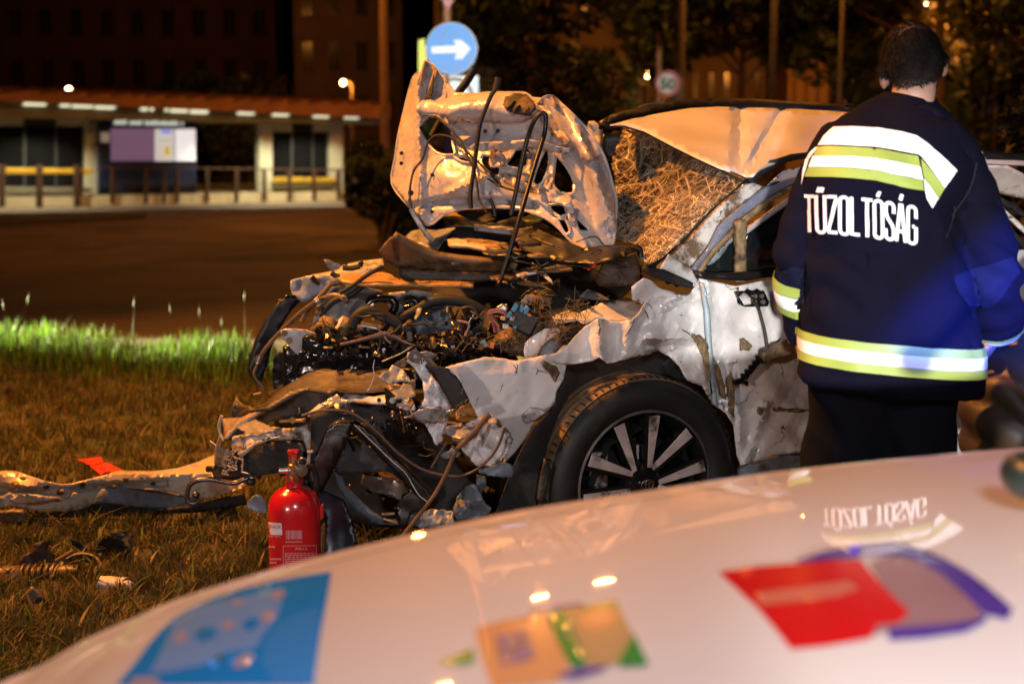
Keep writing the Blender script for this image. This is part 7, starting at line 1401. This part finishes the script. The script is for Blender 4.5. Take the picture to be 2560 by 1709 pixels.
MB().add(vs, [(4*i+k, 4*i+4+k, 4*i+5+k, 4*i+1+k) for i in range(24) for k in range(3)]).mk('front_bumper', pc, pw)
for s in (.12, 1.25): p = hpt(0, s); bevel(MB().box(p+Vector((-.085, 0, -.14)), (.06, .24, .10)).mk('headlight', pc, M('headlight_lens', (.5, .5, .5), .05) if 'headlight_lens' not in bpy.data.materials else bpy.data.materials['headlight_lens']), .02)
a, b = hpt(1, .05), hpt(1, 1.45)
MB().quadprism([a+Vector((-.1, 0, .02)), b+Vector((-.1, 0, .02)), b+Vector((.62, -.06, .50)), a+Vector((.62, .06-.12, .50))], (.006, 0, -.006)).mk('windscreen', pc, win_m, smooth=False)
bevel(MB().box(((a.x+.62+1.1), (a.y+b.y)/2, 1.50), (2.1, 1.25, .05)).mk('roof', pc, pw), .02)
for yy in (a.y-.02, b.y+.02): MB().tube([(a.x-.08, yy, a.z), (a.x+.62, yy, a.z+.5)], .03).mk('pillar', pc, pw); bevel(MB().box((a.x+1.5, yy, .75), (3.0, .06, .72)).mk('door', pc, pw), .02)
lb = MB().box((2.30, (a.y+b.y)/2, 1.60), (.22, 1.0, .10)).mk('light_bar', pc, M('beacon_lens', (.01, .03, .35), .15)); bevel(lb, .03)
for x in (a.x-1.15, a.x+1.6):
    for yy, n_ in ((a.y-.02, 1), (b.y+.02, -1)): MB().lathe([(0, 0), (.30, 0), (.33, -.04), (.33, -.2), (0, -.2)], (x, yy, .33), (0, n_, 0), 32).mk('wheel', pc, rubber)
wip = MB().ball(P(2568, 1188, 2.0), (.035, .06, .034), 14, 10).mk('wiper_pivot', pc, M('wiper_rubber', (.012, .02, .018), .35))
MB().tube([P(2568, 1188, 2.0), P(2700, 1150, 1.9), P(2900, 1100, 1.7)], .012).mk('wiper_arm', pc, matt_black)
hb_ = bvh_of(bon)
def hd(nm, pl, mat, off=.0012, step=26, lab=None):
    o = decal(nm, bon, pl, hb_, mat, off, step)
    if o and lab: o['label'] = lab
    return o
def DM(n, c): return M(n, c, .2, var=.05, coat=.6)
blue = DM('decal_blue', (.015, .30, 1.0)); lav = DM('decal_lavender', (.20, .42, .98)); pink = DM('decal_pale', (.46, .42, .60)); blue2 = DM('decal_pale_blue', (.10, .34, .80))
hd('blue_decal', c8((1035, 1180), (1180, 1100), (1300, 1052), (1450, 1003), (1600, 965), (1790, 930), (1972, 902), (1940, 1090), (1905, 1280), (1885, 1420), (1866, 1580), (690, 1580), (800, 1450), (880, 1340), (950, 1260)), blue, .0012, 22, 'blue decal with pale crest shapes')
hd('crest_shape', c8((1040, 1190), (1180, 1118), (1400, 1060), (1640, 1015), (1680, 1080), (1650, 1170), (1560, 1290), (1530, 1350), (1360, 1400), (1200, 1460), (1010, 1500), (890, 1510), (960, 1380), (1000, 1290)), lav, .0018, 20)
for pl in [((1165, 1265), (1220, 1235), (1290, 1245), (1280, 1300), (1210, 1325), (1160, 1310)), ((1440, 1215), (1500, 1180), (1545, 1195), (1530, 1240), (1470, 1262)), ((1340, 1385), (1480, 1370), (1420, 1440), (1250, 1480), (1200, 1470))]: hd('crest_spot', c8(*pl), blue, .0024, 14)
for pl in [((1320, 1210), (1370, 1190), (1400, 1215), (1380, 1250), (1330, 1255)), ((1560, 1150), (1620, 1135), (1650, 1170), (1610, 1215), (1560, 1200)), ((1040, 1290), (1085, 1255), (1120, 1265), (1100, 1330), (1050, 1340)), ((1400, 1430), (1470, 1390), (1520, 1410), (1470, 1475), (1390, 1480)), ((1390, 1085), (1440, 1075), (1450, 1105), (1400, 1115)), ((1610, 1030), (1680, 1010), (1705, 1040), (1660, 1075), (1610, 1060)), ((780, 1545), (860, 1530), (960, 1550), (940, 1590), (780, 1590))]: hd('crest_spot', c8(*pl), pink, .0026, 14)
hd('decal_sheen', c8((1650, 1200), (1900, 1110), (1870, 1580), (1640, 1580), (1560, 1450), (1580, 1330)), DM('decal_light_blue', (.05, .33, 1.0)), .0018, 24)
grn = DM('decal_green', (.02, .28, .05)); org_ = DM('decal_orange', (.72, .36, .16)); tan_ = DM('decal_tan', (.50, .34, .16)); pur = DM('decal_purple', (.10, .05, .34)); mau = DM('decal_mauve', (.34, .20, .30)); redd = DM('decal_red', (.66, .008, .012)); mauve2 = DM('decal_dusky', (.34, .19, .21)); red2 = DM('decal_light_red', (.62, .16, .11))
hd('green_decal', cb((275, 782), (330, 765), (400, 738), (405, 790), (330, 800)), grn, lab='small green triangle decal')
hd('orange_decal', cb((408, 668), (500, 640), (650, 612), (690, 680), (730, 770), (742, 822), (690, 862), (470, 880), (440, 800), (418, 720)), org_, lab='orange decal with purple lines')
for k in range(5): hd('printed_line', cb((478+4*k, 700+22*k), (590+6*k, 674+22*k), (600+6*k, 688+22*k), (484+4*k, 716+22*k)), mau, .0022, 16)
hd('green_decal', cb((660, 618), (720, 598), (760, 690), (800, 782), (792, 806), (748, 806), (700, 720)), grn, .0020, lab='green slanting stripe decal')
hd('tan_decal', cb((722, 602), (820, 585), (905, 568), (950, 660), (985, 730), (940, 770), (900, 800), (806, 800), (768, 700)), tan_, .0016)
hd('green_decal', cb((920, 775), (970, 690), (1022, 800), (920, 808)), grn, .0022); hd('green_decal', cb((760, 595), (905, 568), (918, 600), (880, 598), (800, 606)), DM('decal_olive', (.20, .26, .07)), .0022)
hd('tan_spot', cb((770, 630), (850, 600), (905, 610), (900, 660), (830, 680), (790, 670)), org_, .0024, 16)
hd('purple_line', cb((690, 838), (780, 810), (880, 800), (860, 820), (760, 850)), pur, .0024); hd('purple_line', cb((600, 606), (700, 590), (790, 578), (790, 588), (690, 604), (610, 618)), pur, .0022)
hd('red_decal', cb((1270, 468), (1400, 450), (1560, 438), (1640, 428), (1770, 424), (1850, 520), (1945, 612), (1900, 650), (1830, 655), (1805, 705), (1640, 732), (1525, 742), (1470, 670), (1400, 590)), redd, .0014, 24, 'red slanted decal')
hd('pale_stripe', cb((1395, 545), (1500, 530), (1640, 512), (1730, 500), (1770, 530), (1690, 560), (1560, 575), (1420, 590)), red2, .0022, 18)
hd('dusky_decal', cb((1800, 438), (1890, 405), (2030, 440), (2150, 520), (2215, 600), (2180, 640), (2060, 660), (1880, 668), (1800, 700), (1835, 650), (1945, 612), (1850, 520)), mauve2, .0012)
hd('purple_arc', cb((1535, 432), (1620, 405), (1700, 384), (1800, 370), (1890, 364), (1980, 388), (2070, 424), (2150, 470), (2225, 525), (2310, 600), (2290, 640), (2210, 620), (2140, 550), (2060, 480), (1980, 434), (1890, 410), (1790, 412), (1700, 424), (1560, 438)), pur, .0020, 20, 'purple arc decal')
hd('purple_arc', cb((1870, 672), (1960, 664), (2080, 655), (2180, 640), (2220, 612), (2210, 650), (2140, 684), (2000, 704), (1870, 712)), pur, .0020, 20)
if globals().get('PROBE'):
    for x, y in [(1350, 1490), (1510, 1455), (2030, 1290), (2155, 1280), (2280, 1215)]:
        d = ray(x, y).normalized(); h = hb_.ray_cast(EYE, d); r_ = d.reflect(h[1]); print('PROBE', x, y, tuple(h[0]), 'az px', 1280+FPX*r_.x/r_.y, 'elev', math.degrees(math.asin(r_.z)), 'at30', tuple(h[0]+r_*(30/r_.y)))
